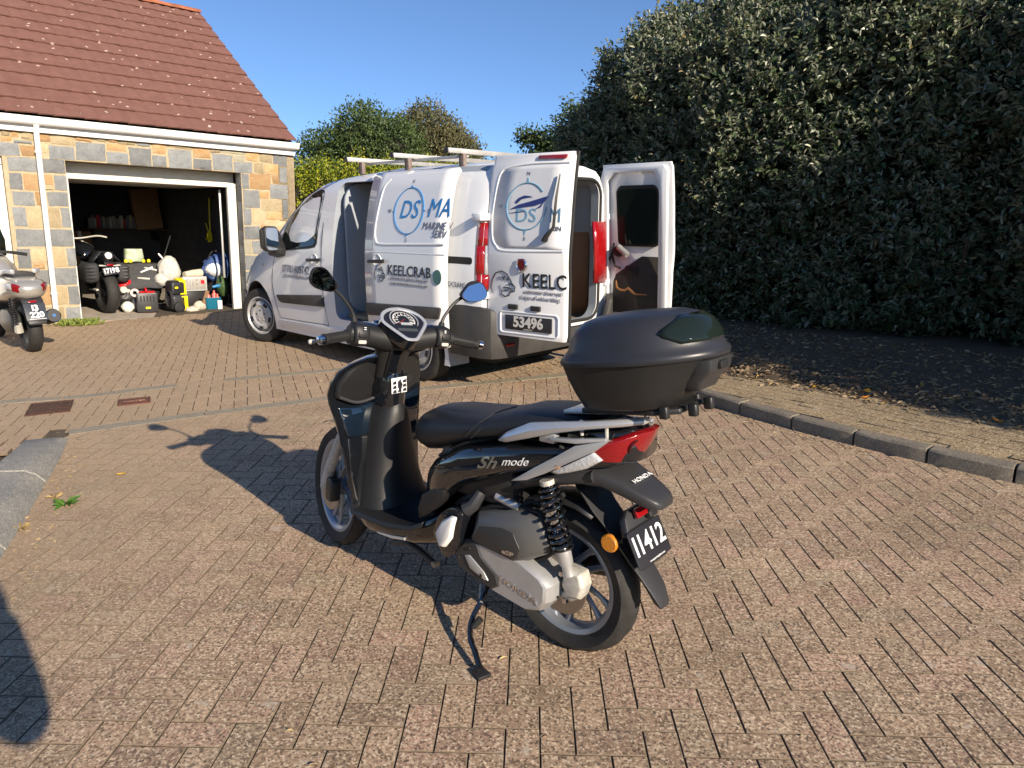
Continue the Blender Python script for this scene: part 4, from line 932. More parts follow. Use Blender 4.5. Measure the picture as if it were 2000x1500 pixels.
# wheels
def wheel(x, y, steer, name='wheel'):
    w = empty(name); w.parent = van; w.location = (x, y, .322); w.rotation_euler = (0, 0, steer)
    s = 1 if y > 0 else -1
    t = mesh('tyre', *lathe([(.218, .085 * s), (.235, .098 * s), (.275, .103 * s), (.305, .095 * s), (.3185, .075 * s)] + [(.3215 - (.006 if k % 2 else 0), s * (.07 - .0117 * k)) for k in range(13)] + [(.3185, -.075 * s), (.29, -.1 * s), (.218, -.085 * s)], 48), m_tyre, w, ang=50)
    mesh('rim', *lathe([(.218, .088 * s), (.224, .095 * s), (.212, .098 * s), (.200, .08 * s), (.19, .03 * s), (.0, .02 * s)], 40), m_steel, w)
    c = mesh('wheel_trim', *lathe([(.0, .088 * s), (.07, .088 * s), (.10, .084 * s), (.125, .098 * s), (.165, .09 * s), (.172, .078 * s)], 40), m_steel, w)
    for k in range(5):
        a = R(72 * k + 18); mesh('wheel_nut', *lathe([(.0, .0), (.012, .0), (.013, -.01 * s)], 8, 1, (.062 * math.cos(a), .094 * s, .062 * math.sin(a))), m_chrome, c)
        a = R(72 * k + 54)
        mesh('vent_hole', *loft([[(r_ * math.cos(a + da), .0905 * s if r_ > .15 else .0945 * s, r_ * math.sin(a + da)) for r_, da in ((.130, -.22), (.130, .22), (.166, .20), (.166, -.20))], [(r_ * math.cos(a + da), .099 * s, r_ * math.sin(a + da)) for r_, da in ((.132, -.20), (.132, .20), (.163, .18), (.163, -.18))]]), m_rub, c)
    return w
wheel(3.0, .745, R(16)); wheel(3.0, -.745, R(16)); wheel(0, .745, 0); wheel(0, -.745, 0)
mesh('underbody', *box(-.7, 3.3, -.55, .55, .22, .30), m_rub, van)
for x_ in (0, 3.0):
    for s in (1, -1): mesh('arch_liner', *loft([[(x_ + .392 * math.cos(R(a)), s * y_, .34 + .392 * math.sin(R(a))) for a in range(-10, 191, 10)] for y_ in (.53, .80)], closed=False), m_rub, van, solid=.006)
# roof rack
rk = empty('roof_rack'); rk.parent = van
for x_ in (1.05, .32, -.42):
    b_ = mesh('crossbar', *box(x_ - .022, x_ + .022, -.80, .80, 1.99, 2.03), m_alu, rk, bev=.004)
    for s in (1, -1):
        mesh('rack_foot', *box(x_ - .03, x_ + .03, s * .62 - .02, s * .62 + .02, 1.88, 1.99), mat('rusty_steel', (.14, .075, .05), .8, c2=(.22, .20, .19), vscale=30), rk, bev=.004)
        mesh('end_cap', *box(x_ - .024, x_ + .024, s * .80 - .004, s * .80 + .008, 1.988, 2.032), m_blk, rk, bev=.003)
for s in (1, -1): mesh('side_rail', *box(-.42, 1.05, s * .56 - .012, s * .56 + .012, 1.965, 1.989), m_alu, rk, bev=.003)
# hand cart standing in the load space
ct = empty('hand_cart', (0, 0, 0), label='small white tube-framed hand cart with one black wheel in the van', cat='cart')
ct.matrix_world = Matrix.Translation((-.285, 7.0, 0)) @ Matrix.Rotation(R(136), 4, 'Z') @ Matrix.Translation((-.62, -.28, .506))
m_wt = mat('white_powder_coat', (.75, .74, .71), .4)
for y_ in (-.12, .12): mesh('frame_tube', *tube(spline([(0, y_, .12), (.02, y_, .4), (.05, y_, .72), (.05, y_ * .7, .78)], 4), .012, 8), m_wt, ct)
mesh('handle', *tube(spline([(.05, -.084, .78), (.05, 0, .80), (.05, .084, .78)], 4), .013, 8), m_wt, ct)
mesh('hose', *tube(spline([(0, .14, .55), (-.03, .16, .35), (-.02, .1, .18), (.0, 0, .15)], 5), .011, 8), m_wt, ct)
mesh('wheel', *lathe([(.0, -.03), (.06, -.03), (.10, -.025), (.11, 0), (.10, .025), (.06, .03), (.0, .03)], 24, 1, (0, 0, .115)), m_rub, ct)
mesh('wheel_guard', *loft([[(.13 * math.cos(R(a)), y_, .115 + .13 * math.sin(R(a))) for a in range(-20, 201, 20)] for y_ in (-.05, .05)], closed=False), m_wt, ct, solid=.008)
mesh('pump_body', *loft([[(x_ * s + .02, y_ * s, z_) for x_, y_ in rrect(.14, .16, .03)] for z_, s in ((.30, .8), (.33, 1), (.46, 1), (.5, .7))]), m_blk, ct)
# ================================================================ BLACK SCOOTER   (local: x forward, y left, z up, origin under the rear axle)
m_gloss = mat('gloss_black_paint', (.0065, .0075, .010), .07, coat=1)
m_gblue = mat('gloss_blue_black_paint', (.006, .012, .022), .06, coat=1)
m_matt = mat('black_grained_plastic', (.013, .013, .014), .46, bump=.10, bscale=500)
m_mattg = mat('dark_grey_plastic', (.030, .030, .033), .42, bump=.06, bscale=500)
m_seat = mat('black_vinyl', (.014, .015, .018), .45, bump=.10, bscale=350)
m_silv = mat('silver_paint', (.52, .53, .55), .28, .55, coat=.4)
m_cast = mat('cast_aluminium', (.47, .47, .47), .42, .55, var=.08, vscale=20, bump=.05, bscale=300)
m_castw = mat('dirty_casting', (.50, .48, .43), .6, .25, var=.25, vscale=40, bump=.2, bscale=150)
m_rimS = mat('wheel_silver', (.30, .33, .38), .35, .6)
m_air = mat('airbox_plastic', (.032, .032, .033), .40, bump=.04, bscale=600)
m_airs = mat('satin_grey', (.11, .108, .105), .38, .25)
m_lid = mat('charcoal_lid', (.026, .027, .033), .36, bump=.04, bscale=700)
m_boxb = mat('charcoal_box_base', (.017, .017, .017), .46, bump=.08, bscale=600, var=.15, vscale=10)
m_amb = mat('amber_reflector', (.62, .22, .01), .2, coat=1, bump=.4, bscale=200)
m_tail = mat('tail_lamp_red', (.20, .003, .006), .08, coat=1, bump=.25, bscale=120)
m_ylw = mat('white_print', (.8, .8, .8), .5)
m_gold = mat('chrome_gold_script', (.62, .60, .50), .25, .9)
def ell(name, S, m, parent, **k): return mesh(name, *loft(S), m, parent, **k)
def text_on(name, s, M, size, m, parent, **k): return mesh(name, *put(text_mesh(s, size, **k), M), m, parent, ang=80)
def scooter_wheel(parent, cx, cz, r, w, rim_r, nsp, disc_y, sweep=.35):
    V, F = [], []; n = 96; prof = [(rim_r + .002, w * .62), (rim_r + .02, w * .86), (rim_r + .045, w * .98), (r - .022, w * .86), (r - .010, w * .62), (r - .003, w * .34), (r, w * .1)]
    prof = prof + [(a, -b) for a, b in prof[::-1]]
    S = []
    for q, (rr, y) in enumerate(prof):
        ring = []
        for k in range(n):
            a = 2 * math.pi * k / n; d = 0
            if abs(y) < w * .9 and rr > r - .025 and (k + int(abs(y) * 160)) % 8 < 2: d = .006
            ring.append((cx + (rr - d) * math.cos(a), y, cz + (rr - d) * math.sin(a)))
        S.append(ring)
    mesh('tyre', *loft(S, True, False), m_tyre, parent, ang=45)
    mesh('rim', *lathe([(rim_r - .022, w * .30), (rim_r - .012, w * .60), (rim_r + .002, w * .70), (rim_r + .008, w * .66), (rim_r - .004, w * .5), (rim_r - .014, w * .1), (rim_r - .014, -w * .1), (rim_r - .004, -w * .5), (rim_r + .008, -w * .66), (rim_r + .002, -w * .70), (rim_r - .012, -w * .60), (rim_r - .022, -w * .30), (rim_r - .026, 0), (rim_r - .022, w * .30)], 64, 1, (cx, 0, cz)), m_rimS, parent)
    mesh('hub', *lathe([(.0, .055), (.028, .055), (.034, .045), (.046, .03), (.046, -.03), (.03, -.05), (0, -.05)], 28, 1, (cx, 0, cz)), m_rimS, parent)
    for k in range(nsp):
        a0 = 2 * math.pi * k / nsp; P = []
        for t in (0, .35, .7, 1):
            rr = .038 + (rim_r - .055) * t; a = a0 + (sweep if k % 2 else sweep * .35) * t; P.append((cx + rr * math.cos(a), (.012 if k % 2 else -.006) * (1 - t), cz + rr * math.sin(a)))
        mesh('spoke', *tube(P, [.017, .012, .010, .016], 8, up=(0, 1, 0), flat=.8), m_rimS, parent)
    mesh('brake_disc', *lathe([(.055, disc_y), (.108, disc_y), (.110, disc_y + .002), (.108, disc_y + .004), (.055, disc_y + .004), (.055, disc_y)], 48, 1, (cx, 0, cz)), mat('brake_disc_steel', (.34, .30, .26), .35, .8), parent)
sc = empty('scooter', (.205, 2.256, 0), R(140), label='black step-through scooter with charcoal top box and plate 11412', cat='scooter')
SA = Matrix.Translation((1.391, 0, 0)) @ Matrix.Rotation(R(-17), 4, Vector((-math.sin(R(26)), 0, math.cos(R(26))))) @ Matrix.Translation((-1.391, 0, 0))
# wheels
rw = empty('rear_wheel'); rw.parent = sc; scooter_wheel(rw, 0, .267, .267, .055, .190, 10, .062)
fw_ = empty('front_wheel'); fw_.parent = sc; fw_.matrix_local = SA; scooter_wheel(fw_, 1.305, .275, .275, .041, .208, 10, .056, .3)
for s in (1, -1): mesh('fork_leg', *tube([(1.30, .085 * s, .275), (1.24, .085 * s, .40), (1.13, .07 * s, .62)], [.024, .024, .020], 12), m_castw if s > 0 else m_matt, fw_)
mesh('brake_caliper', *loft([[(x + 1.225, y, z + .285) for x, z in rrect(.07, .105, .02)] for y in (.055, .100)]), m_blk, fw_, bev=.006)
mesh('mudguard', *loft([[(1.305 + (.300 + .012 * (1 - abs(t))) * math.cos(R(a)), .058 * t, .275 + (.300 + .012 * (1 - abs(t))) * math.sin(R(a))) for t in (-1, -.9, -.5, 0, .5, .9, 1)] for a in range(62, 150, 12)], closed=False), m_gloss, fw_, solid=.005)
# engine, transmission, airbox
en = empty('engine'); en.parent = sc
ca = [(.382, .315), (.367, .259), (.292, .236), (.189, .212), (.047, .195), (-.007, .212), (-.036, .250), (-.040, .309), (-.017, .333), (.075, .370), (.274, .382), (.345, .362)]
def scale2(P, k, c): return [(c[0] + (x - c[0]) * k, c[1] + (z - c[1]) * k) for x, z in P]
cc = (.16, .29)
mesh('transmission_case', *loft([[(x, y, z) for x, z in scale2(ca, k, cc)] for y, k in ((.05, .98), (.135, 1.0), (.16, .99), (.180, .945), (.186, .90))]), m_cast, en, ang=30)
mesh('case_front_cover', *loft([[(x, y, z) for x, z in [(.384, .316), (.369, .257), (.292, .236), (.20, .218), (.158, .246), (.168, .286), (.240, .334), (.262, .384), (.33, .372)]] for y in (.10, .178)] + [[(x, .192, z) for x, z in [(.372, .315), (.357, .263), (.292, .246), (.205, .230), (.174, .250), (.184, .284), (.252, .330), (.270, .372), (.325, .360)]]]), m_air, en, ang=30)
mesh('cover_inlay', *prism([(.325, .318), (.300, .325), (.232, .282), (.212, .256), (.232, .252), (.300, .275)], 1, .19, .196), m_cast, en, bev=.004)
for x, z in ((.355, .30), (.245, .266), (.30, .35)): mesh('cover_bolt', *lathe([(0, .004), (.006, .004), (.007, 0)], 10, 1, (x, .194, z)), m_rub, en)
text_on('maker_letters', 'HONDA', basis((.085, .1875, .262), (-.975, 0, -.20), (-.20, 0, .975)), .030, m_chrome, en, bold=.0006, sx=1.5)
ao = [(.325, .372), (.294, .482), (.108, .529), (.030, .525), (-.018, .446), (-.012, .412), (.085, .352), (.309, .356)]
ai = [(.290, .392), (.257, .449), (.152, .471), (.101, .467), (.071, .417), (.080, .385), (.112, .366), (.276, .381)]
mesh('airbox', *loft([[(x, y, z) for x, z in scale2(ao, k, (.15, .44))] for y, k in ((.02, .98), (.135, 1), (.155, .99))] + [[(a[0] * .35 + b_[0] * .65, .182, a[1] * .35 + b_[1] * .65) for a, b_ in zip(ao, ai)]] + [[(x, .190, z) for x, z in ai]]), m_airs, en, ang=26, bev=.006, seg=2)
mesh('airbox_face', *prism(scale2(ai, .97, (.17, .42)), 1, .188, .193), m_air, en, bev=.002)
text_on('airbox_letters', 'eSP', basis((.125, .194, .388), (-.985, 0, .0), (0, 0, 1)), .022, m_chrome, en, bold=.0008, sx=1.6)
mesh('airbox_rim', *tube(spline([(x, .128, z) for x, z in scale2(ao, 1.015, (.15, .44)) + [scale2(ao, 1.015, (.15, .44))[0]]], 3), .008, 6), m_blk, en)
mesh('crankcase', *loft([[(x, y, z) for x, z in [(.46, .42), (.30, .46), (.10, .40), (.02, .30), (.05, .20), (.25, .17), (.44, .22)]] for y in (-.17, .09)]), m_blk, en, bev=.02)
mesh('cylinder', *loft([[(x, y, z) for y, z in ((-.10, .27), (.10, .27), (.11, .42), (-.11, .42))] for x in (.36, .56)]), m_blk, en, bev=.015)
mesh('breather_canister', *tube([(.236, .125, .546), (.228, .125, .5445), (.150, .125, .531), (.146, .125, .531), (.128, .125, .528)], [.008, .0165, .0165, .0165, .014], 14), mat('steel_canister', (.6, .6, .6), .3, .7), en)
mesh('hose', *tube(spline([(.24, .12, .546), (.29, .11, .55), (.34, .10, .50), (.38, .09, .44)], 5), .011, 8), m_rub, en)
mesh('hose', *tube(spline([(.13, .12, .528), (.10, .10, .55), (.04, .09, .55), (-.02, .08, .60)], 5), .009, 8), m_rub, en)
mesh('fins', *loft([[(x, y, z) for x, z in ((.06, .345), (.0, .335), (-.03, .30), (-.005, .285), (.02, .32), (.05, .33))] for y in (.06, .165)]), m_castw, en, bev=.005)
mesh('caliper', *loft([[(x - .088, y, z + .318) for x, z in scale2([(.035, .05), (-.03, .045), (-.045, .0), (-.03, -.05), (.02, -.06), (.045, -.02)], k, (0, 0))] for y, k in ((.065, .95), (.11, 1), (.125, .8))]), m_castw, en, bev=.004)
mesh('caliper_bracket', *tube([(-.03, .09, .25), (-.07, .10, .262), (-.10, .10, .28)], [.018, .02, .016], 8), m_castw, en)
for x, z in ((-.055, .35), (-.07, .256), (-.035, .252)): mesh('bolt', *lathe([(0, .012), (.009, .012), (.010, 0)], 8, 1, (x, .125, z)), m_chrome, en)
mesh('swingarm', *tube([(.02, .09, .27), (-.0, .085, .267)], .03, 12), m_castw, en)
mesh('exhaust', *tube([(.30, -.14, .24), (.05, -.15, .27), (-.20, -.155, .31)], [.03, .06, .055], 16), m_blk, en)
# shock absorber
sh = empty('shock_absorber'); sh.parent = sc
p0, p1 = Vector((-.004, .150, .662)), Vector((-.082, .128, .352)); ax = (p1 - p0).normalized()
def along(t): return p0.lerp(p1, t)
mesh('damper_body', *tube([along(t) for t in (.0, .1, .5, .52, .72)], [.016, .014, .014, .021, .021], 14), m_chrome, sh)
mesh('lower_mount', *tube([along(t) for t in (.70, .72, .86, .90, 1.0)], [.026, .026, .024, .018, .020], 14), m_cast, sh)
fr = frame_along([p0, p1]); u_, v_ = fr[0][2], fr[0][3]; hx = []
for k in range(221):
    t = k / 220; turns = 9.5; a = 2 * math.pi * turns * (t + .05 * math.sin(math.pi * t * 2)); q = along(.03 + .68 * t); hx.append(q + u_ * math.cos(a) * .031 + v_ * math.sin(a) * .031)
mesh('spring', *tube(hx, .0058, 7), m_gloss, sh)
mesh('spring_seat', *tube([along(.70), along(.712)], .036, 18), m_blk, sh); mesh('top_mount', *tube([along(-.02), along(.03)], .024, 14), m_castw, sh)
# seat
seat = ell('seat', ring_sections([(.712, 0, .665, .035, .030, .035, 2.2), (.695, 0, .675, .075, .055, .055, 2.3), (.655, 0, .69, .108, .067, .075, 2.4), (.60, 0, .70, .135, .084, .085, 2.5), (.52, 0, .715, .152, .083, .078, 2.6), (.42, 0, .74, .158, .064, .055, 2.7), (.32, 0, .765, .158, .048, .040, 2.8), (.24, 0, .782, .155, .052, .040, 2.8), (.17, 0, .797, .150, .062, .040, 2.8), (.10, 0, .812, .145, .060, .040, 2.8), (0, 0, .835, .138, .046, .035, 2.8), (-.10, 0, .85, .12, .035, .03, 2.6), (-.14, 0, .852, .09, .02, .02, 2.4)], 32), m_seat, sc, ang=60)
def seat_y(x, z): return 0
for o_ in (0, .03): mesh('seat_stitching', *tube(spline([(.245 - o_, .0, .836), (.26 - o_, .08, .831), (.285 - o_, .135, .808), (.32 - o_, .160, .770), (.35 - o_, .158, .742)], 5), .0022, 5), m_mattg, seat)
# rear body
RBS = [(.585, .47, .10, .08, .13), (.565, .475, .142, .13, .12), (.525, .50, .168, .135, .12), (.46, .565, .180, .108, .09), (.36, .63, .186, .092, .085), (.25, .67, .187, .078, .075), (.15, .70, .184, .068, .058), (.05, .728, .178, .060, .055), (-.05, .748, .168, .055, .05), (-.14, .770, .150, .052, .05), (-.22, .785, .118, .05, .045), (-.27, .795, .07, .04, .035)]
ell('body_panel', ring_sections([(x, 0, z, w, u, d, 3.2) for x, z, w, u, d in RBS], 40), m_gloss, sc, ang=60)
def body_y(x, z):
    r = sorted(RBS); zc, w, u, d = [float(np.interp(x, [q[0] for q in r], [q[i] for q in r])) for i in (1, 2, 3, 4)]
    t = min(1, abs(z - zc) / (u if z > zc else d)); return w * max(0, 1 - t ** 3.2) ** (1 / 3.2)
def on_body(name, P, m, o0=-.006, o1=.006, parent=None, **k): return mesh(name, *loft([[(x, body_y(x, z) + o, z) for x, z in P] for o in (o0, o1)]), m, parent or sc, **k)
def text_body(name, s, x, z, size, m, sl=0, **k):
    V, F = text_mesh(s, size, ext=.0008, **k); return mesh(name, [(x - v[0], body_y(x - v[0], z + v[1] + sl * v[0]) + .003 + v[2], z + v[1] + sl * v[0]) for v in V], F, m, sc, ang=80)
text_body('model_script', 'Sh', .225, .682, .058, m_gold, sl=.20, shear=.45, bold=.001, sx=1.5); text_body('model_script', 'mode', .105, .712, .040, m_ylw, sl=.20, shear=.4, sx=1.15)
mesh('panel_crease', *tube(spline([(x, body_y(x, z) - .0005, z) for x, z in ((.50, .60), (.44, .617), (.35, .628), (.23, .668), (.07, .745))], 6), .0035, 6), m_gloss, sc)
mesh('seat_gap', *tube(spline([(x, body_y(x, z) + .002, z) for x, z in ((.52, .625), (.45, .668), (.35, .716), (.2, .755), (.05, .782))], 6), .006, 6), m_rub, sc)
# silver side trim, tail lamps
def ty(x): return float(np.interp(x, [-.29, -.2, -.1, .05, .12], [.10, .142, .164, .176, .178]))
for s in (1, -1):
    P = [(.118, .645), (.02, .714), (-.06, .768), (-.122, .812), (-.225, .842), (-.188, .806), (-.10, .752), (-.02, .702), (.05, .664)]
    mesh('side_trim', *loft([[(x, s * (ty(x) + o), z) for x, z in P] for o in (-.01, .012)]), m_silv, sc, bev=.003, bang=50)
    mesh('side_trim', *loft([[(x, s * (ty(x) + o), z) for x, z in ((-.035, .812), (-.125, .818), (-.215, .838), (-.215, .846), (-.12, .832), (-.035, .822))] for o in (-.01, .011)]), m_silv, sc, bev=.002)
    ti = [(-.030, .706), (-.10, .748), (-.178, .798), (-.205, .775), (-.16, .742), (-.11, .722), (-.06, .703)]
    mesh('indicator_lens', *loft([[(x, s * (ty(x) + o - .004), z) for x, z in scale2(ti, k, (-.11, .752))] for o, k in ((-.01, 1), (.009, .95), (.014, .8))]), m_clear, sc, bev=.002)
    mesh('indicator_bulb', *lathe([(0, .008), (.012, .006), (.016, 0)], 12, 1, (-.06, s * (ty(-.06) + .002), .722)), mat('amber_bulb', (.7, .3, .1), .2, .5), sc)
S = []
for t, z0, z1, xo in ((0, .786, .804, -.166), (.25, .764, .826, -.200), (.5, .762, .846, -.236), (.75, .768, .858, -.258), (1, .772, .862, -.268)):
    y = .140 * math.cos(t * math.pi / 2); S.append([(xo + .018, y, z0), (xo, y + .006, z0 + .004), (xo - .028 * t - .004, y + .006, z1 - .004), (xo - .02 * t + .014, y, z1)])
S = S + [[(x, -y, z) for x, y, z in r] for r in S[-2::-1]]
mesh('tail_lamp', *loft(S), m_tail, sc, ang=50, bev=.002)
mesh('lamp_ring', *tube([(-.262 - .010 * math.sin(R(a)) + .5 * abs(.026 * math.cos(R(a))) * 0, .062 + .022 * math.cos(R(a)), .812 + .022 * math.sin(R(a))) for a in range(-60, 241, 20)], .005, 6), mat('lamp_smoke', (.05, .004, .005), .2), sc)
# undertail and plate carrier
ell('undertail', ring_sections([(.16, 0, .625, .13, .02, .02, 3), (.08, 0, .635, .145, .03, .025, 3), (-.02, 0, .665, .14, .035, .03, 3), (-.10, 0, .69, .125, .04, .035, 3), (-.17, 0, .692, .10, .036, .036, 3), (-.24, 0, .672, .085, .028, .032, 3.5), (-.30, 0, .65, .070, .022, .028, 4), (-.335, 0, .638, .056, .018, .020, 4), (-.35, 0, .632, .04, .010, .012, 4)], 28), m_mattg, sc, ang=50)
text_on('maker_letters', 'HONDA', basis((-.262, 0, .6955), (0, -1, 0), (.92, 0, .38)), .022, m_ylw, sc, sx=1.3)
mesh('plate_carrier', *loft([[(x, y * k, z) for y in (-.075, .075)] + [(x + .035, y * k, z + .012) for y in (.06, -.06)] for x, z, k in ((-.08, .625, 1), (-.13, .565, .95), (-.20, .50, .85), (-.27, .42, .75), (-.335, .345, .62), (-.362, .30, .45), (-.365, .285, .36))]), m_mattg, sc, bev=.006, ang=40)
PM = basis((-.297, 0, .489), (0, -1, 0), (math.sin(R(27.3)), 0, math.cos(R(27.3))))
pl = mesh('number_plate', *put(prism(rrect(.198, .118, .008), 2, -.002, .002), PM), m_txk, sc, bev=.001)
text_on('plate_digits', 'II4I2', PM @ Matrix.Translation((0, .006, .003)), .088, mat('plate_white', (.85, .85, .85), .4), pl, bold=.001, sx=.95, gap=1.22)
text_on('plate_small_print', 'www.guernseyplates.com', PM @ Matrix.Translation((0.01, -.051, .003)), .009, m_ylw, pl)
mesh('plate_backing', *put(prism(rrect(.17, .13, .015), 2, -.014, -.003), PM), m_matt, sc, bev=.003)
mesh('plate_holder_arm', *put(prism([(-.09, .045), (.09, .045), (.07, .10), (.045, .12), (-.045, .12), (-.07, .10)], 2, -.03, -.004), PM), m_mattg, sc, bev=.006)
mesh('reflector', *put(prism(rrect(.062, .032, .004), 2, .004, .016), PM @ Matrix.Translation((.0, .10, 0))), m_red, sc, bev=.002)
mesh('plate_lamp', *put(prism(rrect(.05, .025, .01), 2, -.005, .02), PM @ Matrix.Translation((.055, .078, 0))), m_blk, sc, bev=.006)
mesh('side_reflector', *put(lathe([(0, .012), (.026, .012), (.030, .008), (.030, 0), (0, 0)], 24, 2), basis((-.205, .083, .490), (.35, -.0, .94), (0, .0, 0)) if False else basis((-.207, .086, .490), (-.55, -.84 * 0, .0), (0, 0, 1)) @ Matrix.Rotation(R(0), 4, 'X')), m_amb, sc)
mesh('reflector_stay', *tube([(-.207, .084, .49), (-.24, .07, .50)], .008, 6), m_blk, sc)
# inner mudguard over the rear wheel
mesh('inner_mudguard', *loft([[(.31 * math.cos(R(a)), .075 * t, .267 + (.30 + .014 * (1 - t * t)) * math.sin(R(a))) for t in (-1, -.5, 0, .5, 1)] for a in range(30, 125, 12)], closed=False), m_blk, sc, solid=.006)
mesh('frame_rail', *tube(spline([(-.15, .10, .70), (.05, .10, .64), (.25, .11, .56), (.42, .11, .46), (.5, .11, .34)], 5), .02, 8), m_blk, sc)
mesh('underseat_tub', *loft([[(x, y, z) for y, z in ((-.13, .50), (.13, .50), (.14, .68), (-.14, .68))] for x in (.15, .5)]), m_blk, sc, bev=.03)
# grab rail
for s in (1, -1):
    mesh('grab_rail', *loft([[(x, s * (y + dy), z + dz) for dy, dz in ((-.022, -h), (.010, -h * .9), (.016, 0), (.006, h), (-.022, h * .9))] for x, y, z, h in ((.180, .162, .770, .006), (.145, .167, .786, .020), (.05, .168, .826, .027), (-.05, .160, .853, .018), (-.15, .137, .874, .013), (-.25, .10, .892, .012), (-.30, .06, .899, .011))]), m_silv, sc, ang=50, bev=.003)
    mesh('grab_rail_foot', *loft([[(x, s * y, z) for x, y in ((.02, .135), (.02, .165), (-.038, .16), (-.038, .13))] for z in (.795, .84)]), m_silv, sc, bev=.006)
    for x in (-.11, -.20): mesh('rail_bolt', *tube([(x, s * .115, .83), (x, s * .118, .878)], .006, 8), m_castw, sc)
mesh('rack_plate', *loft([[(x, y, .89 + (-.06 - x) * .15 + dz) for x, y in ((-.02, .09), (-.30, .07), (-.34, 0), (-.30, -.07), (-.02, -.09))] for dz in (-.008, .006)]), m_silv, sc, bev=.004)
mesh('tail_cowl', *loft([[(x, y, z) for y, z in ((-w, .80 + .2 * (0 - x) * .3), (w, .80 + .2 * (0 - x) * .3), (w * .8, .862), (-w * .8, .862))] for x, w in ((.0, .12), (-.15, .11), (-.24, .08), (-.262, .05))]), m_gloss, sc, bev=.015)
# floor, spine, lower fairing
ell('lower_fairing', ring_sections([(.985, 0, .285, .12, .03, .03, 3), (.955, 0, .285, .18, .035, .045, 3.2), (.85, 0, .288, .205, .035, .055, 3.2), (.72, 0, .30, .208, .03, .065, 3.2), (.60, 0, .325, .20, .03, .08, 3.2), (.52, 0, .36, .185, .05, .10, 3), (.44, 0, .40, .165, .07, .12, 3), (.38, 0, .42, .13, .07, .10, 2.6)], 32), m_gloss, sc, ang=60)
mesh('floorboard', *loft([[(x, y, z + dz) for y, dz in ((-w, -.012), (-w * .96, .004), (-.10, .0), (.10, .0), (w * .96, .004), (w, -.012))] + [(x, y, z - .02) for y in (w * .95, -w * .95)] for x, z, w in ((.975, .335, .20), (.95, .316, .212), (.85, .318, .216), (.72, .325, .218), (.60, .345, .212), (.54, .375, .20))]), m_matt, sc, ang=40, bev=.004)
on_pad = [(.555, .482), (.50, .515), (.455, .528), (.438, .522), (.452, .476), (.52, .409), (.575, .378), (.58, .42)]
mesh('heel_pad', *loft([[(x, y + (.004 if k else 0), z) for x, z in on_pad] for k, y in ((0, .14), (1, .176))]), m_matt, sc, bev=.006)
mesh('silver_strip', *tube([(.79, .206, .268), (.70, .206, .275), (.63, .204, .288)], [.003, .006, .006], 6), m_silv, sc)
pg = empty('passenger_footrest'); pg.parent = sc
mesh('footrest_frame', *prism(spline([(x, z) + (0,) for x, z in ((.475, .36), (.44, .44), (.375, .485), (.325, .475), (.335, .39), (.36, .32), (.42, .285), (.475, .36))], 4)[:-1] and [(p[0], p[1]) for p in spline([(x, z, 0) for x, z in ((.475, .36), (.44, .44), (.375, .485), (.325, .475), (.335, .39), (.36, .32), (.42, .285), (.475, .36))], 4)[:-1]], 1, .12, .205), m_gloss, pg, bev=.012)
mesh('footrest', *prism([(.455, .372), (.42, .43), (.375, .462), (.340, .465), (.352, .43), (.365, .37), (.405, .318), (.43, .315)], 1, .19, .222, [(.445, .375), (.412, .425), (.372, .450), (.352, .452), (.364, .42), (.375, .375), (.408, .332), (.428, .328)]), m_wt, pg, bev=.006)
mesh('footrest_hinge', *tube([(.335, .17, .48), (.31, .16, .50), (.30, .13, .54)], [.028, .024, .02], 10), m_mattg, pg)
mesh('belly_bracket', *tube(spline([(.78, .13, .20), (.70, .135, .225), (.64, .13, .215), (.58, .12, .185), (.55, .115, .17)], 5), [.012] * 20 + [.012], 8), m_blk, sc)
mesh('bracket_tip', *lathe([(0, .006), (.012, .004), (.014, -.02)], 14, 1, (.555, .128, .176)), mat('worn_rubber', (.35, .25, .15), .8), sc)
mesh('exhaust_pipe', *tube(spline([(.56, -.02, .26), (.48, -.10, .20), (.30, -.14, .20), (.15, -.15, .25)], 5), .02, 10), m_castw, sc)
# side stand
st = empty('side_stand'); st.parent = sc
mesh('stand_leg', *tube(spline([(.30, .10, .175), (.29, .14, .135), (.285, .20, .085), (.25, .25, .055), (.19, .29, .04), (.135, .325, .022)], 6), .0105, 8), m_gloss, st)
mesh('stand_foot', *loft([[(.125 + x, .335 + y, z) for x, y in ((-.035, -.018), (.02, -.03), (.03, .012), (-.02, .03))] for z in (.002, .014)]), m_blk, st, bev=.003)
mesh('stand_tab', *tube([(.262, .22, .068), (.245, .20, .10)], [.012, .014], 8), m_rub, st)
mesh('stand_spring', *tube([(.33, .10, .16), (.285, .155, .125)], .008, 8), m_castw, st)
# leg shield
ls = empty('leg_shield'); ls.parent = sc
LZ = [(.285, .955, .165, 1.00), (.33, .968, .182, 1.015), (.42, .982, .192, 1.03), (.52, .988, .200, 1.06), (.62, .992, .212, 1.10), (.70, 1.0, .228, 1.125), (.76, 1.01, .243, 1.135), (.80, 1.012, .246, 1.13), (.85, 1.0, .235, 1.11), (.89, .975, .212, 1.075), (.92, .945, .175, 1.03), (.942, .915, .12, .985), (.95, .90, .07, .95)]
S = []
for z, xe, ye, xc in LZ:
    xi = xe - .028
    O_ = [(xe + (xc - xe) * (1 - (t / 1.0) ** 2) ** .7 if abs(t) < 1 else xe, ye * t, z) for t in (1, .96, .85, .65, .4, .15, -.15, -.4, -.65, -.85, -.96, -1)]
    I_ = [(xe - .006 - .02 * (1 - t * t), ye * t * .985, z) for t in (-1, -.8, -.4, 0, .4, .8, 1)]
    S.append(O_ + I_)
mesh('front_cowl', *loft(S), m_gloss, ls, ang=50)
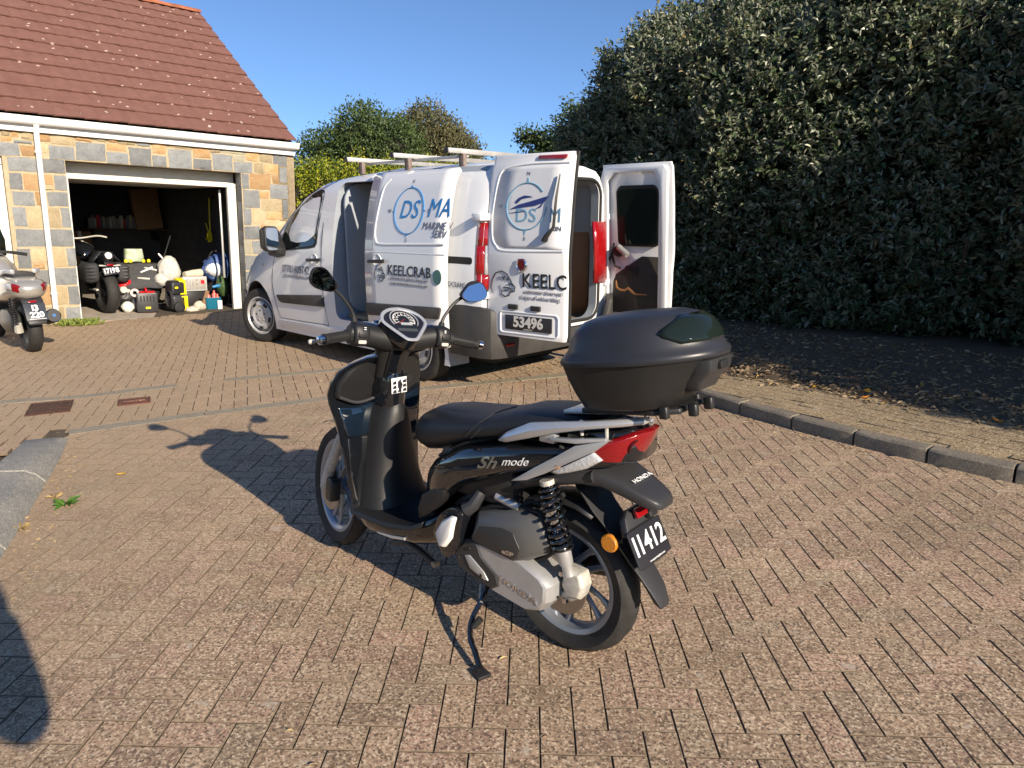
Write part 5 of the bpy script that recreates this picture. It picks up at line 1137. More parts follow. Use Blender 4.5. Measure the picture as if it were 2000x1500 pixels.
def xin(y, z):
    r = LZ; xe = float(np.interp(z, [q[0] for q in r], [q[1] for q in r])); ye = float(np.interp(z, [q[0] for q in r], [q[2] for q in r])); t = min(1, abs(y) / ye); return xe - .006 - .02 * (1 - t * t)
def on_in(name, P, m, o0, o1, **k): return mesh(name, *loft([[(xin(y, z) - o, y, z) for y, z in P] for o in (o0, o1)]), m, ls, **k)
for s in (1, -1):
    on_in('storage_pocket', [(s * y, z) for y, z in ((.225, .785), (.14, .752), (.05, .758), (.028, .80), (.03, .87), (.06, .905), (.115, .925), (.155, .918), (.19, .893), (.218, .845))], m_matt, -.01, .020, bev=.014, bang=40)
    for a_ in range(6):
        for b_ in range(8):
            y, z = .075 + b_ * .0165 + (.008 if a_ % 2 else 0), .795 + a_ * .0165
            if y < .195 - max(0, z - .84) * .8 and s > 0: mesh('texture_dot', *lathe([(0, -.0226 - .0), (.0035, -.0222), (.0042, -.019)], 6, 0, (xin(y, z) + .0005, y * s, z)), m_matt, ls)
    on_in('glovebox_lid', [(s * y, z) for y, z in ((.215, .745), (.13, .735), (.04, .745), (.035, .70), (.075, .612), (.185, .618), (.20, .66))], m_gblue, -.01, .012, bev=.008, bang=40)
    on_in('inner_panel', [(s * y, z) for y, z in ((.186, .610), (.078, .604), (.105, .53), (.15, .42), (.165, .33), (.178, .36), (.186, .45))], m_gloss, -.01, .007, bev=.004, bang=40)
mesh('pocket_lip', *tube(spline([(xin(.2, .79) - .02, .215, .79), (xin(.14, .755) - .026, .14, .757), (xin(.05, .76) - .028, .055, .762)], 5), .007, 8), m_mattg, ls)
SP = [(.30, .168, .90, .80), (.36, .150, .905, .83), (.45, .128, .905, .85), (.55, .108, .90, .855), (.64, .090, .89, .853), (.70, .072, .885, .855), (.74, .05, .885, .865), (.76, .028, .89, .88)]
mesh('centre_spine', *loft([[(.985 + (xr - .985) * math.sin(math.pi * t) ** .55 if 0 < t < 1 else .985, w * math.cos(math.pi * t), z) for t in [k / 12 for k in range(13)]] for z, w, _, xr in SP]), m_matt, ls, ang=50)
mesh('column_cover', *loft([[(.975 + (xr - .975) * math.sin(math.pi * t) ** .5 if 0 < t < 1 else .975, w * math.cos(math.pi * t), z) for t in [k / 10 for k in range(11)]] for z, w, xr in ((.70, .050, .87), (.76, .062, .862), (.82, .066, .858), (.86, .062, .860), (.885, .056, .872))]), m_gloss, ls, ang=50)
mesh('ignition_lock', *tube([(.885, -.048, .835), (.862, -.052, .838)], .019, 16), m_blk, ls)
stk = mesh('sticker', *loft([[(.866 - .004 + (z - .79) * -.02 - o, y, z) for y, z in ((.045, .79), (-.035, .785), (-.035, .85), (.045, .853))] for o in (0, .0015)]), mat('sticker_white', (.75, .75, .75), .4), ls)
for k in range(9):
    y, z = .030 - (k % 3) * .026, .797 + (k // 3) * .018; mesh('sticker_mark', *loft([[(.8595 - (z - .79) * .02 - o, y + a, z + c) for a, c in ((.010, -.006), (-.010, -.007), (-.008, .007), (.006, .005))] for o in (0, .0008)]), m_txk, stk)
# handlebar, turned to the right
hb = empty('handlebar'); hb.parent = sc; hb.matrix_local = SA
def hsec(y, xc, zc, rx, rz, e=2.4, n=20): return [(xc + rx * math.copysign(abs(math.cos(a)) ** (2 / e), math.cos(a)), y, zc + rz * math.copysign(abs(math.sin(a)) ** (2 / e), math.sin(a))) for a in [2 * math.pi * k / n for k in range(n)]]
hc = [(-.215, .825, 1.022, .032, .036), (-.19, .832, 1.024, .040, .043), (-.15, .842, 1.024, .046, .044), (-.11, .852, 1.018, .055, .046), (-.06, .862, 1.008, .066, .048), (0, .868, 1.004, .070, .048), (.06, .862, 1.008, .066, .048), (.11, .852, 1.018, .055, .046), (.15, .842, 1.024, .046, .044), (.19, .832, 1.024, .040, .043), (.215, .825, 1.022, .032, .036)]
mesh('bar_cover', *loft([hsec(*h) for h in hc]), m_matt, hb, ang=50)
mesh('cover_top', *loft([hsec(y, xc + .012, zc + .010, rx * .95, rz * .92) for y, xc, zc, rx, rz in hc[2:-2]]), m_gloss, hb, ang=50)
mesh('neck_cover', *loft([[(x + r_ * math.cos(a) * .9, w * math.sin(a), z) for a in [2 * math.pi * k / 20 for k in range(20)]] for z, x, r_, w in ((.845, .925, .05, .055), (.90, .905, .052, .060), (.95, .885, .056, .072), (.99, .872, .062, .095), (1.02, .865, .06, .11))]), m_matt, hb, ang=50)
mesh('neck_strip', *loft([[(x, y, z) for y in (-w, w)] + [(x + .012, y, z) for y in (w, -w)] for z, x, w in ((.848, .874, .034), (.90, .852, .035), (.95, .829, .036), (.985, .806, .034))]), m_gloss, hb, bev=.006)
DM = basis((.800, 0, 1.078), (0, -1, 0), (.80, 0, .60))
bez = [(0, .080), (.045, .070), (.078, .045), (.092, .012), (.085, -.012), (.055, -.052), (.026, -.088), (.012, -.096)]; bez = bez + [(-x, y) for x, y in bez[::-1][:-1]]
bz3 = [tuple(p) for p in spline([(x, y, 0) for x, y in bez + [bez[0]]], 4)]
mesh('dash_pod', *put(loft([[(x * k, y * k, h) for x, y, _ in bz3[:-1]] for k, h in ((1.0, -.05), (1.05, -.01), (1.02, .004), (.9, .002))]), DM), m_gloss, hb, ang=50)
mesh('dash_bezel', *put(tube([(x, y, .004) for x, y, _ in bz3], .0075, 8, flat=.6), DM), m_silv, hb)
mesh('dash_face', *put(prism([(x * .95, y * .95) for x, y, _ in bz3[:-1]], 2, -.004, .0035), DM), mat('dash_black', (.012, .013, .018), .3), hb)
mesh('gauge_ring', *put(tube([(.058 * math.cos(R(a)), .012 + .056 * math.sin(R(a)), .007) for a in range(-30, 211, 10)], .0028, 6), DM), m_silv, hb)
tk = MB()
for k in range(31):
    a = R(-25 + k * 230 / 30); r0 = .036 if k % 3 == 0 else .041; tk.add(put(tube([(r0 * math.cos(a), .012 + r0 * math.sin(a), .0055), (.047 * math.cos(a), .012 + .047 * math.sin(a), .0055)], .0011, 4), DM))
for k in range(9):
    a = R(205 - k * 230 / 8); tk.add(put(text_mesh(str(k * 20), .010, ext=.0004), DM @ Matrix.Translation((.029 * math.cos(a), .012 + .029 * math.sin(a), .0055))))
tag(tk.build('gauge_marks', m_ylw, hb), kind='stuff')
mesh('gauge_needle', *put(tube([(0, .012, .008), (-.03, -.012, .008)], [.002, .001], 5), DM), m_red, hb)
mesh('dash_display', *put(prism(rrect(.05, .013, .003), 2, .003, .0052), DM @ Matrix.Translation((.006, -.008, 0))), mat('lcd_grey', (.30, .32, .33), .3), hb)
mesh('dash_display', *put(prism(rrect(.085, .016, .004), 2, .003, .0048), DM @ Matrix.Translation((0, -.042, 0))), mat('lcd_dark', (.05, .055, .06), .15), hb)
for s in (1, -1):
    g0, g1 = Vector((.815, .215 * s, 1.022)), Vector((.772, .332 * s, 1.006))
    gm = [g0.lerp(g1, t) for t in (0, .02, .12, .14, .5, .86, .9, 1)]
    gp = mesh('grip', *tube([tuple(p) for p in gm], [.022, .024, .024, .0185, .0185, .0185, .021, .021], 16), m_rub, hb)
    for k in range(8):
        a = 2 * math.pi * k / 8; f_ = frame_along([g0, g1])[0]; off = f_[2] * math.cos(a) * .0185 + f_[3] * math.sin(a) * .0185
        mesh('grip_rib', *tube([tuple(g0.lerp(g1, .16) + off), tuple(g0.lerp(g1, .84) + off)], .0022, 5), m_rub, gp)
    d = (g1 - g0).normalized()
    mesh('bar_end', *tube([tuple(g1), tuple(g1 + d * .004), tuple(g1 + d * .018), tuple(g1 + d * .022)], [.010, .0175, .0165, .010], 16), m_chrome, hb)
    mesh('brake_lever', *tube(spline([(.87, .19 * s, 1.002), (.872, .24 * s, 1.0), (.855, .30 * s, .995), (.835, .352 * s, .990)], 5), [.010] * 12 + [.008, .008, .010, .0115], 8, flat=.75), m_castw, hb)
    mesh('lever_ball', *lathe([(0, -.011), (.008, -.008), (.011, 0), (.008, .008), (0, .011)], 10, 1, (.833, .356 * s, .990)), m_castw, hb)
    sw = mesh('switch_housing', *loft([[(x, y * s, z) for x, z in ((.782, .99), (.776, 1.03), (.79, 1.066), (.84, 1.074), (.872, 1.05), (.87, .99), (.83, .978))] for y in (.145, .208)]), m_matt, hb, bev=.012, ang=50)
    mesh('switch_button', *loft([[(x, s * (.178 + a), z + c) for a, c in rrect(.036, .022, .009)] for x, z in ((.784, 1.028), (.770, 1.030))]), m_blk, sw, bev=.002)
    mesh('switch_button', *loft([[(x, s * (.178 + a), z + c) for a, c in rrect(.032, .014, .004)] for x, z in ((.790, 1.000), (.776, 1.001))]), m_castw, sw, bev=.002)
    for q in (0, 1): mesh('switch_mark', *box(.7725, .7745, s * .172 - .004, s * .172 + .004, 1.048 + q * .007, 1.051 + q * .007), m_ylw, sw)
    mi = empty('mirror'); mi.parent = hb
    cy, cz = .327, 1.218; ou = [(.383, 1.223), (.366, 1.258), (.321, 1.262), (.283, 1.228), (.263, 1.203), (.272, 1.186), (.295, 1.178), (.347, 1.186), (.375, 1.202)]
    ou = [(p[0], p[1]) for p in spline([(a, c, 0) for a, c in ou + [ou[0]]], 4)[:-1]]
    tilt = (lambda y, z: .05 * (z - cz) - .30 * (y - cy)) if s > 0 else (lambda y, z: .45 * (z - cz) - .15 * (y - cy))
    def mp(k, dx): return [(.82 + dx + tilt(y, z), s * (cy + (y - cy) * k), cz + (z - cz) * k) for y, z in ou]
    mesh('mirror_housing', *loft([mp(.96, .0), mp(1.02, .004), mp(1.02, .012), mp(.92, .028), mp(.6, .042), mp(.2, .047)]), m_matt, mi, ang=50)
    mesh('mirror_glass', *loft([mp(.93, -.0005), mp(.93, .003)]), m_mirror, mi, ang=20)
    mesh('mirror_stalk', *tube(spline([(.84, s * .188, 1.066), (.842, s * .198, 1.105), (.846, s * .235, 1.155), (.85, s * .272, 1.186), (.85, s * .30, 1.20)], 5), [.011, .010, .0085, .0075, .007] + [.0065] * 11 + [.008, .009, .010, .011, .012], 10), m_matt, mi)
    mesh('stalk_boot', *tube([(.84, s * .186, 1.055), (.841, s * .192, 1.085)], [.016, .011], 12), m_rub, mi)
mesh('brake_cable', *tube(spline([(.87, -.19, .995), (.93, -.14, .955), (.95, -.06, .93), (.94, .0, .90)], 5), .005, 6), m_rub, hb)
mesh('headlamp_nose', *loft([hsec(y, .93, 1.02, .045, .055) for y in (-.07, 0, .07)]), m_gloss, hb, bev=.01)
# top box
tb = empty('top_box'); tb.parent = sc; tb.matrix_local = Matrix.Translation((-.045, 0, .905)) @ Matrix.Rotation(R(8.5), 4, 'Y')     # local x is still forward: box runs to -x
def boxring(x0, x1, hw, z, e=3.2, n=48, nose=.0):
    c = -(x0 + x1) / 2; a_ = (x1 - x0) / 2; P = []
    for k in range(n):
        t = 2 * math.pi * k / n; cx_ = math.copysign(abs(math.cos(t)) ** (2 / e), math.cos(t)); sy_ = math.copysign(abs(math.sin(t)) ** (2 / e), math.sin(t))
        w = hw * (1 - nose * max(0, -cx_) ** 2)
        P.append((c + a_ * cx_, w * sy_, z))
    return P
mesh('box_base', *loft([boxring(.075, .335, .135, .0, 4.5, nose=.2), boxring(.06, .35, .150, .008, 4.2, nose=.25), boxring(.04, .39, .170, .05, 4, nose=.34), boxring(.022, .43, .187, .10, 4, nose=.40), boxring(.010, .462, .197, .142, 4, nose=.43)]), m_boxb, tb, ang=50)
LR = [(.014, .462, .196, .137, .35), (.0, .478, .206, .140, .36), (-.002, .482, .208, .150, .36), (.004, .479, .205, .161, .36), (.010, .472, .198, .166, .36), (.028, .463, .192, .185, .36), (.036, .456, .188, .212, .36), (.056, .436, .174, .242, .36), (.082, .405, .152, .262, .34), (.118, .36, .115, .274, .3), (.17, .29, .055, .277, .2)]
mesh('box_lid', *loft([boxring(a, c, w, z, 3.4, nose=nn + .07) for a, c, w, z, nn in LR]), m_lid, tb, ang=60)
lens = []
for z in np.linspace(.187, .262, 8):
    a, c, w, nn = [float(np.interp(z, [q[3] for q in LR], [q[i] for q in LR])) for i in (0, 1, 2, 4)]
    full = boxring(a - .0035, c + .0035, w + .0035, z + .0015, 3.4, 96, nn + .07); half = int(19 - 9 * abs((z - .222) / .04) ** 1.3 * (1 if z > .222 else .75))
    full_i = [full[48 + int(round(half * q / 8))] for q in range(-8, 9)]; lens.append(full_i)
mesh('box_lens', *loft(lens, closed=False), m_glass, tb, ang=60, solid=.002)
mesh('box_latch', *loft([[(x, y * k, z) for y in (-.075, .075)] + [(x + .05, y * k, z) for y in (.085, -.085)] for x, z, k in ((-.475, .136, 1.0), (-.468, .10, .95), (-.435, .07, .9), (-.425, .045, .75))]), m_mattg, tb, bev=.008)
mesh('latch_button', *loft([[(-.478, y, z) for y, z in rrect(.05, .022, .008)], [(-.462, y, z) for y, z in rrect(.05, .022, .008)]] if False else [[(-.481 + d_, a_, .115 + c_) for a_, c_ in rrect(.05, .024, .009)] for d_ in (0, .02)]), m_blk, tb, bev=.003)
mesh('mount_plate', *loft([[(-x, y, z) for x, y in ((.05, .10), (.30, .11), (.37, .07), (.37, -.07), (.30, -.11), (.05, -.10))] for z in (-.018, -.001)]), m_blk, tb, bev=.005)
for x, y in ((-.335, .10), (-.335, -.10), (-.40, .05), (-.40, -.05)): mesh('mount_lug', *loft([[(x + a_, y + c_, z) for a_, c_ in rrect(.028, .024, .008)] for z in (-.026, .01)]), m_blk, tb, bev=.005)
# ================================================================ SILVER SCOOTER AT THE LEFT EDGE   (local: x forward, y left, z up, origin under the rear axle)
m_champ = mat('silver_scooter_paint', (.46, .44, .40), .25, .55, coat=.6)
ss = empty('maxi_scooter', (-5.37, 7.86, 0), R(137), label='silver scooter with twin red tail lamps and plate 13 220 outside the garage', cat='scooter')
w_ = empty('rear_wheel'); w_.parent = ss
mesh('tyre', *lathe([(.165, .055), (.19, .068), (.225, .070), (.252, .055), (.266, .03), (.270, 0), (.266, -.03), (.252, -.055), (.225, -.070), (.19, -.068), (.165, -.055)], 48, 1, (0, 0, .27)), m_tyre, w_, ang=60)
mesh('rim', *lathe([(.03, .04), (.12, .03), (.16, .05), (.17, .055), (.17, -.055), (.16, -.05), (.03, -.04)], 40, 1, (0, 0, .27)), m_blk, w_)
ell('tail_body', ring_sections([(.75, 0, .62, .16, .14, .12, 2.6), (.5, 0, .66, .205, .16, .16, 2.8), (.25, 0, .70, .215, .15, .17, 2.8), (.05, 0, .725, .21, .13, .165, 2.7), (-.10, 0, .735, .19, .10, .15, 2.6), (-.22, 0, .73, .155, .07, .125, 2.5), (-.29, 0, .72, .10, .045, .09, 2.3), (-.31, 0, .715, .04, .02, .04, 2)], 32), m_champ, ss, ang=60)
ell('seat', ring_sections([(.85, 0, .74, .12, .05, .06, 2.4), (.6, 0, .79, .15, .055, .06, 2.6), (.3, 0, .835, .155, .05, .05, 2.6), (.05, 0, .845, .14, .045, .04, 2.6), (-.08, 0, .835, .10, .03, .03, 2.4)], 26), m_seat, ss, ang=60)
for s in (1, -1):
    mesh('tail_lamp', *loft([[(x, s * (y + dy), z + dz) for dy, dz in ((0, -.042 * k), (.012, -.03 * k), (.014, .03 * k), (0, .048 * k))] for x, y, z, k in ((-.305, .035, .695, .25), (-.293, .075, .708, .7), (-.262, .115, .722, 1.0), (-.215, .15, .735, 1.05))]), m_tail if s < 2 else m_red, ss, bev=.003)
    mesh('indicator_lens', *loft([[(x, s * (y + dy), z + dz) for dy, dz in ((0, -.030), (.012, -.02), (.012, .02), (0, .034))] for x, y, z in ((-.213, .151, .735), (-.15, .178, .745))]), m_clear, ss, bev=.003)
    mesh('grab_handle', *loft([[(x, s * (y + dy), z + dz) for dy, dz in rrect(.035, .045, .012)] for x, y, z in ((.20, .17, .86), (.05, .17, .885), (-.06, .145, .90), (-.10, .10, .895))]), m_silv, ss, bev=.004)
mesh('rear_mudguard', *loft([[(x, y * k, z) for y, dz in ((-.10, 0), (.10, 0))] + [(x + .035, y * k, z + .01) for y in (.085, -.085)] for x, z, k in ((-.20, .63, 1.05), (-.27, .585, 1.05), (-.315, .50, 1.0), (-.35, .41, .95), (-.365, .35, .85), (-.36, .335, .7))]), m_mattg, ss, bev=.008)
PM2 = basis((-.338, 0, .475), (0, -1, 0), (math.sin(R(22)), 0, math.cos(R(22))))
p2 = mesh('number_plate', *put(prism(rrect(.20, .19, .006), 2, -.002, .003), PM2), mat('plate_slate', (.03, .037, .05), .5), ss, bev=.001)
text_on('plate_digits', 'I3', PM2 @ Matrix.Translation((0, .042, .004)), .088, m_ylw, p2, bold=.003); text_on('plate_digits', '220', PM2 @ Matrix.Translation((.005, -.035, .004)), .088, m_ylw, p2, bold=.003)
mesh('plate_rule', *put(box(-.075, .085, -.0815, -.077, .003, .0045), PM2), m_ylw, p2)
mesh('reflector', *put(prism(rrect(.075, .022, .003), 2, .0, .012), PM2 @ Matrix.Translation((-.01, .115, 0))), m_red, ss, bev=.002)
ex = empty('silencer'); ex.parent = ss
mesh('silencer_body', *tube([(.25, -.17, .30), (.1, -.18, .34), (.0, -.185, .36), (-.22, -.19, .405), (-.235, -.19, .408)], [.03, .06, .075, .075, .066], 22), m_matt, ex)
mesh('heat_shield', *loft([[(x, -.185 + .082 * math.cos(R(a)), z + .082 * math.sin(R(a))) for a in range(-10, 131, 20)] for x, z in ((.05, .352), (-.20, .402))], closed=False), m_silv, ex, solid=.005)
mesh('silencer_end', *put(lathe([(.0, -.01), (.018, -.01), (.022, .012), (.027, .012), (.030, .002), (.062, .002), (.070, -.004)], 24, 2), basis((-.236, -.19, .409), (0, 1, 0), (.19, 0, .98))), m_chrome, ex)
mesh('transmission_case', *loft([[(x, y, z) for x, z in ((.55, .36), (.40, .46), (.12, .47), (-.02, .42), (-.05, .30), (.0, .22), (.3, .20), (.52, .26))] for y in (.07, .17)]), m_air, ss, bev=.025)
for s in (1,): mesh('shock_spring', *tube([(-.13 + .03 * math.cos(k * .8), .155 + .03 * math.sin(k * .8), .62 - k * .0032) for k in range(90)], .006, 6), m_blk, ss)
mesh('swingarm_block', *tube([(-.06, .12, .33), (-.02, .11, .24)], [.035, .045], 8), m_castw, ss)
ell('leg_shield', ring_sections([(1.15, 0, .70, .12, .2, .25, 2.5), (1.3, 0, .75, .26, .25, .32, 2.6), (1.42, 0, .78, .24, .28, .3, 2.6), (1.6, 0, .70, .12, .14, .14, 2.4)], 26), m_champ, ss, ang=60)
ell('floorboard', ring_sections([(.6, 0, .45, .17, .14, .16, 3), (.9, 0, .36, .20, .06, .10, 3), (1.2, 0, .36, .18, .06, .10, 3)], 24), m_air, ss, ang=60)
fw2 = empty('front_wheel'); fw2.parent = ss
mesh('tyre', *lathe([(.165, .045), (.22, .056), (.26, .03), (.268, 0), (.26, -.03), (.22, -.056), (.165, -.045)], 40, 1, (1.50, 0, .268)), m_tyre, fw2, ang=60)
mesh('rim', *lathe([(.0, .03), (.12, .03), (.17, .045), (.17, -.045), (.12, -.03), (0, -.03)], 32, 1, (1.50, 0, .268)), m_blk, fw2)
mesh('handlebar', *tube(spline([(1.12, .34, 1.02), (1.2, .18, 1.05), (1.25, 0, 1.06), (1.2, -.18, 1.05), (1.12, -.34, 1.02)], 5), .02, 10), m_blk, ss)
mesh('windscreen', *loft([[(x, y * w, z) for y in (-1, -.5, 0, .5, 1)] for x, z, w in ((1.45, 1.0, .2), (1.36, 1.2, .19), (1.28, 1.36, .13))], closed=False), m_glass, ss, solid=.005)
# ================================================================ MOTORCYCLE IN THE GARAGE (placed in garage coordinates)
def in_garage(name, x, y, rz=0, z=.022, **k):
    o = empty(name, **k); o.matrix_world = GM @ Matrix.Translation((x, y, z)) @ Matrix.Rotation(rz, 4, 'Z'); return o
mc = in_garage('motorcycle', .60, .83, R(97), label='black motorcycle with throw-over panniers and plate 17198 parked nose-in in the garage', cat='motorcycle')
w_ = empty('rear_wheel'); w_.parent = mc
mesh('tyre', *lathe([(.21, .07), (.25, .088), (.285, .085), (.31, .06), (.322, .03), (.325, 0), (.322, -.03), (.31, -.06), (.285, -.085), (.25, -.088), (.21, -.07)], 56, 1, (0, 0, .325)), m_tyre, w_, ang=60)
mesh('rim', *lathe([(.0, .05), (.05, .05), (.06, .03), (.19, .04), (.21, .07), (.215, .07), (.215, -.07), (.19, -.04), (.06, -.03), (0, -.05)], 40, 1, (0, 0, .325)), m_blk, w_)
ell('tail_unit', ring_sections([(.5, 0, .80, .12, .06, .08, 2.5), (.25, 0, .83, .125, .06, .08, 2.6), (.02, 0, .86, .115, .06, .09, 2.6), (-.14, 0, .87, .09, .055, .10, 2.4), (-.20, 0, .86, .05, .03, .06, 2.2)], 24), m_gloss, mc, ang=60)
mesh('round_lamp', *put(lathe([(0, .02), (.03, .018), (.048, .008), (.052, -.02)], 24, 2), basis((-.195, 0, .885), (0, 1, 0), (0, 0, 1)) @ Matrix.Rotation(R(180), 4, 'Y')), mat('frosted_lens', (.75, .75, .72), .3), mc)
mesh('tail_lamp', *box(-.235, -.19, -.045, .045, .735, .765), m_red, mc, bev=.006)
mesh('tail_hanger', *loft([[(x, y, z) for y in (-.06, .06)] + [(x + .04, y, z) for y in (.05, -.05)] for x, z in ((-.15, .80), (-.20, .72), (-.25, .62))]), m_blk, mc, bev=.006)
PM3 = basis((-.262, 0, .665), (0, -1, .12), (math.sin(R(15)), 0, math.cos(R(15))))
p3 = mesh('number_plate', *put(prism(rrect(.23, .115, .006), 2, -.002, .003), PM3), m_txk, mc, bev=.001); text_on('plate_digits', 'I7I98', PM3 @ Matrix.Translation((0, 0, .004)), .108, m_ylw, p3, bold=.002, sx=.9, gap=1.1)
for s in (1, -1):
    mesh('indicator', *tube([(-.20, s * .05, .735), (-.205, s * .12, .74), (-.205, s * .15, .742)], [.007, .014, .010], 8), m_castw, mc)
    bag = mesh('pannier', *loft([[(x + a, s * y, z + c) for a, c in rrect(.44 * k, .30 * k, .09 * k)] for y, x, z, k in ((.13, .05, .63, .9), (.17, .05, .63, 1), (.26, .05, .62, .98), (.31, .05, .61, .75))]), mat('pannier_fabric', (.035, .035, .037), .7, bump=.4, bscale=30), mc, bev=.02, ang=50)
    for k in range(4): mesh('pannier_rib', *tube([(-.16 + k * .0, s * .20, .55 + k * .05), (-.175, s * .255, .55 + k * .05), (-.12, s * .30, .55 + k * .05)], .012, 8), m_mattg, bag)
    mesh('pannier_flap', *loft([[(x, s * y, z) for x in (-.10, .22)] for y, z in ((.0, .935), (.08, .93), (.14, .85), (.20, .78))], closed=False), m_seat, mc, solid=.02)
    mesh('swingarm', *tube([(0, s * .12, .325), (.35, s * .11, .42)], [.03, .04], 8), m_blk, mc)
mesh('seat', *loft([hs for hs in ring_sections([(.15, 0, .89, .10, .03, .05, 2.5), (.4, 0, .83, .14, .04, .05, 2.6), (.65, 0, .80, .13, .05, .05, 2.5)], 20)]), m_seat, mc, ang=60)
ell('fuel_tank', ring_sections([(.62, 0, .86, .08, .06, .1, 2.4), (.75, 0, .93, .15, .09, .12, 2.4), (.95, 0, .97, .17, .10, .14, 2.4), (1.1, 0, .95, .11, .07, .1, 2.4)], 22), m_gloss, mc, ang=60)
mesh('engine_block', *loft([[(x, y, z) for y, z in ((-.2, .25), (.2, .25), (.22, .62), (-.22, .62))] for x in (.5, 1.0)]), m_blk, mc, bev=.04)
mesh('handlebar', *tube(spline([(.92, -.40, 1.12), (1.0, -.28, 1.14), (1.12, -.08, 1.10), (1.12, .08, 1.10), (1.0, .28, 1.14), (.92, .40, 1.12)], 5), .014, 8), m_castw, mc)
w_ = empty('front_wheel'); w_.parent = mc
mesh('tyre', *lathe([(.22, .05), (.27, .06), (.30, .045), (.31, 0), (.30, -.045), (.27, -.06), (.22, -.05)], 40, 1, (1.48, 0, .31)), m_tyre, w_, ang=60)
mesh('blue_shock', *tube([(.02, -.135, .68), (.05, -.13, .42)], [.022, .022], 10), mat('blue_anodised', (.02, .16, .55), .35, .3), mc)
mesh('exhaust', *tube([(.6, -.17, .3), (.2, -.19, .32), (-.12, -.2, .36)], [.03, .05, .05], 14), m_castw, mc)
mesh('chain_guard', *tube([(.3, .13, .36), (.0, .13, .36)], .02, 8), m_castw, mc)
# ================================================================ GARAGE CLUTTER
m_yel = mat('yellow_plastic', (.78, .62, .01), .4); m_redp = mat('red_plastic', (.55, .012, .02), .4); m_canv = mat('pale_canvas', (.52, .51, .46), .85, var=.15, vscale=12, bump=.4, bscale=25)
m_card = mat('cardboard', (.26, .15, .085), .85, var=.15, vscale=6)
def crumple(name, x, y, z, sx, sy, sz, m, parent, seed=1, e=2.4, peak=None):
    r = random.Random(seed); S = []; n = 22
    for i in range(10):
        t = i / 9; k = math.sin(math.pi * min(.98, .06 + t * .92)) ** .55; zz = z + sz * t
        S.append([(x + sx * k * math.cos(2 * math.pi * j / n) * (1 + r.uniform(-.10, .10)) + (peak[0] * t * t if peak else 0), y + sy * k * math.sin(2 * math.pi * j / n) * (1 + r.uniform(-.10, .10)) + (peak[1] * t * t if peak else 0), zz + r.uniform(-.02, .02) * sz) for j in range(n)])
    return mesh(name, *loft(S), m, parent, ang=30)
# red and black generator
g = in_garage('generator', 1.13, .70, R(-8), label='red and charcoal suitcase generator on the garage floor', cat='generator')
mesh('body_shell', *prism([(-.12, .0), (.12, .0), (.125, .26), (.05, .33), (-.05, .33), (-.125, .26)], 0, -.11, .115), m_redp, g, bev=.02)
mesh('end_panel', *prism(rrect(.30, .30, .03), 1, -.165, -.115), m_mattg, g, bev=.012).location = (-.02, 0, .165)
mesh('yellow_badge', *box(-.05, .02, -.168, -.1645, .07, .10), m_yel, g)
mesh('carry_handle', *tube(spline([(-.02, -.09, .32), (-.02, -.06, .37), (-.02, .06, .37), (-.02, .09, .32)], 4), .014, 8), m_redp, g)
for k in range(5): mesh('vent_slot', *box(-.12 + k * .045, -.10 + k * .045, -.1685, -.164, .18, .27), m_rub, g)
# yellow pressure washer
g = in_garage('pressure_washer', 1.50, .52, R(10), label='yellow and grey pressure washer with black wheel and coiled cable', cat='pressure washer')
mesh('motor_housing', *loft([[(x * k, y * k, z) for x, y in rrect(.25, .26, .05)] for z, k in ((.05, .9), (.08, 1), (.24, 1), (.28, .85))]), m_mattg, g, bev=.01)
mesh('yellow_cowl', *prism([(-.13, .02), (.12, .02), (.10, .18), (.0, .26), (-.13, .26)], 0, .03, .135), m_yel, g, bev=.012)
mesh('upper_body', *loft([[(x * k + .0, y * k, z) for x, y in rrect(.24, .24, .05)] for z, k in ((.285, .9), (.31, 1), (.46, .95), (.50, .75))]), m_blk, g, bev=.01)
mesh('yellow_flank', *prism([(-.12, .28), (.12, .30), (.10, .50), (.02, .54), (-.10, .50)], 0, .02, .13), m_yel, g, bev=.012)
mesh('wheel', *lathe([(0, -.03), (.07, -.03), (.085, -.02), (.085, .02), (.07, .03), (0, .03)], 26, 1, (-.03, -.16, .088)), m_rub, g)
mesh('wheel_cap', *lathe([(0, -.038), (.045, -.036), (.05, -.028)], 22, 1, (-.03, -.16, .088)), m_mattg, g)
for k in range(3): mesh('coiled_cable', *tube([(-.14 + .012 * k, -.05 + .10 * math.cos(a), .22 + .13 * math.sin(a)) for a in [2 * math.pi * q / 20 for q in range(21)]], .007, 6), m_mattg, g)
mesh('badge', *box(-.06, -.01, -.1205, -.117, .38, .41), m_yel, g)
# pale dust sheet over the machines behind
g = in_garage('dust_sheet', 1.55, .92, label='pale grey canvas sheet heaped to a peak above the pressure washer', cat='sheet')
crumple('canvas', 0, 0, .42, .17, .16, .44, m_canv, g, 5, peak=(.0, .0)); crumple('canvas_fold', -.12, -.02, .38, .12, .12, .22, m_canv, g, 6)
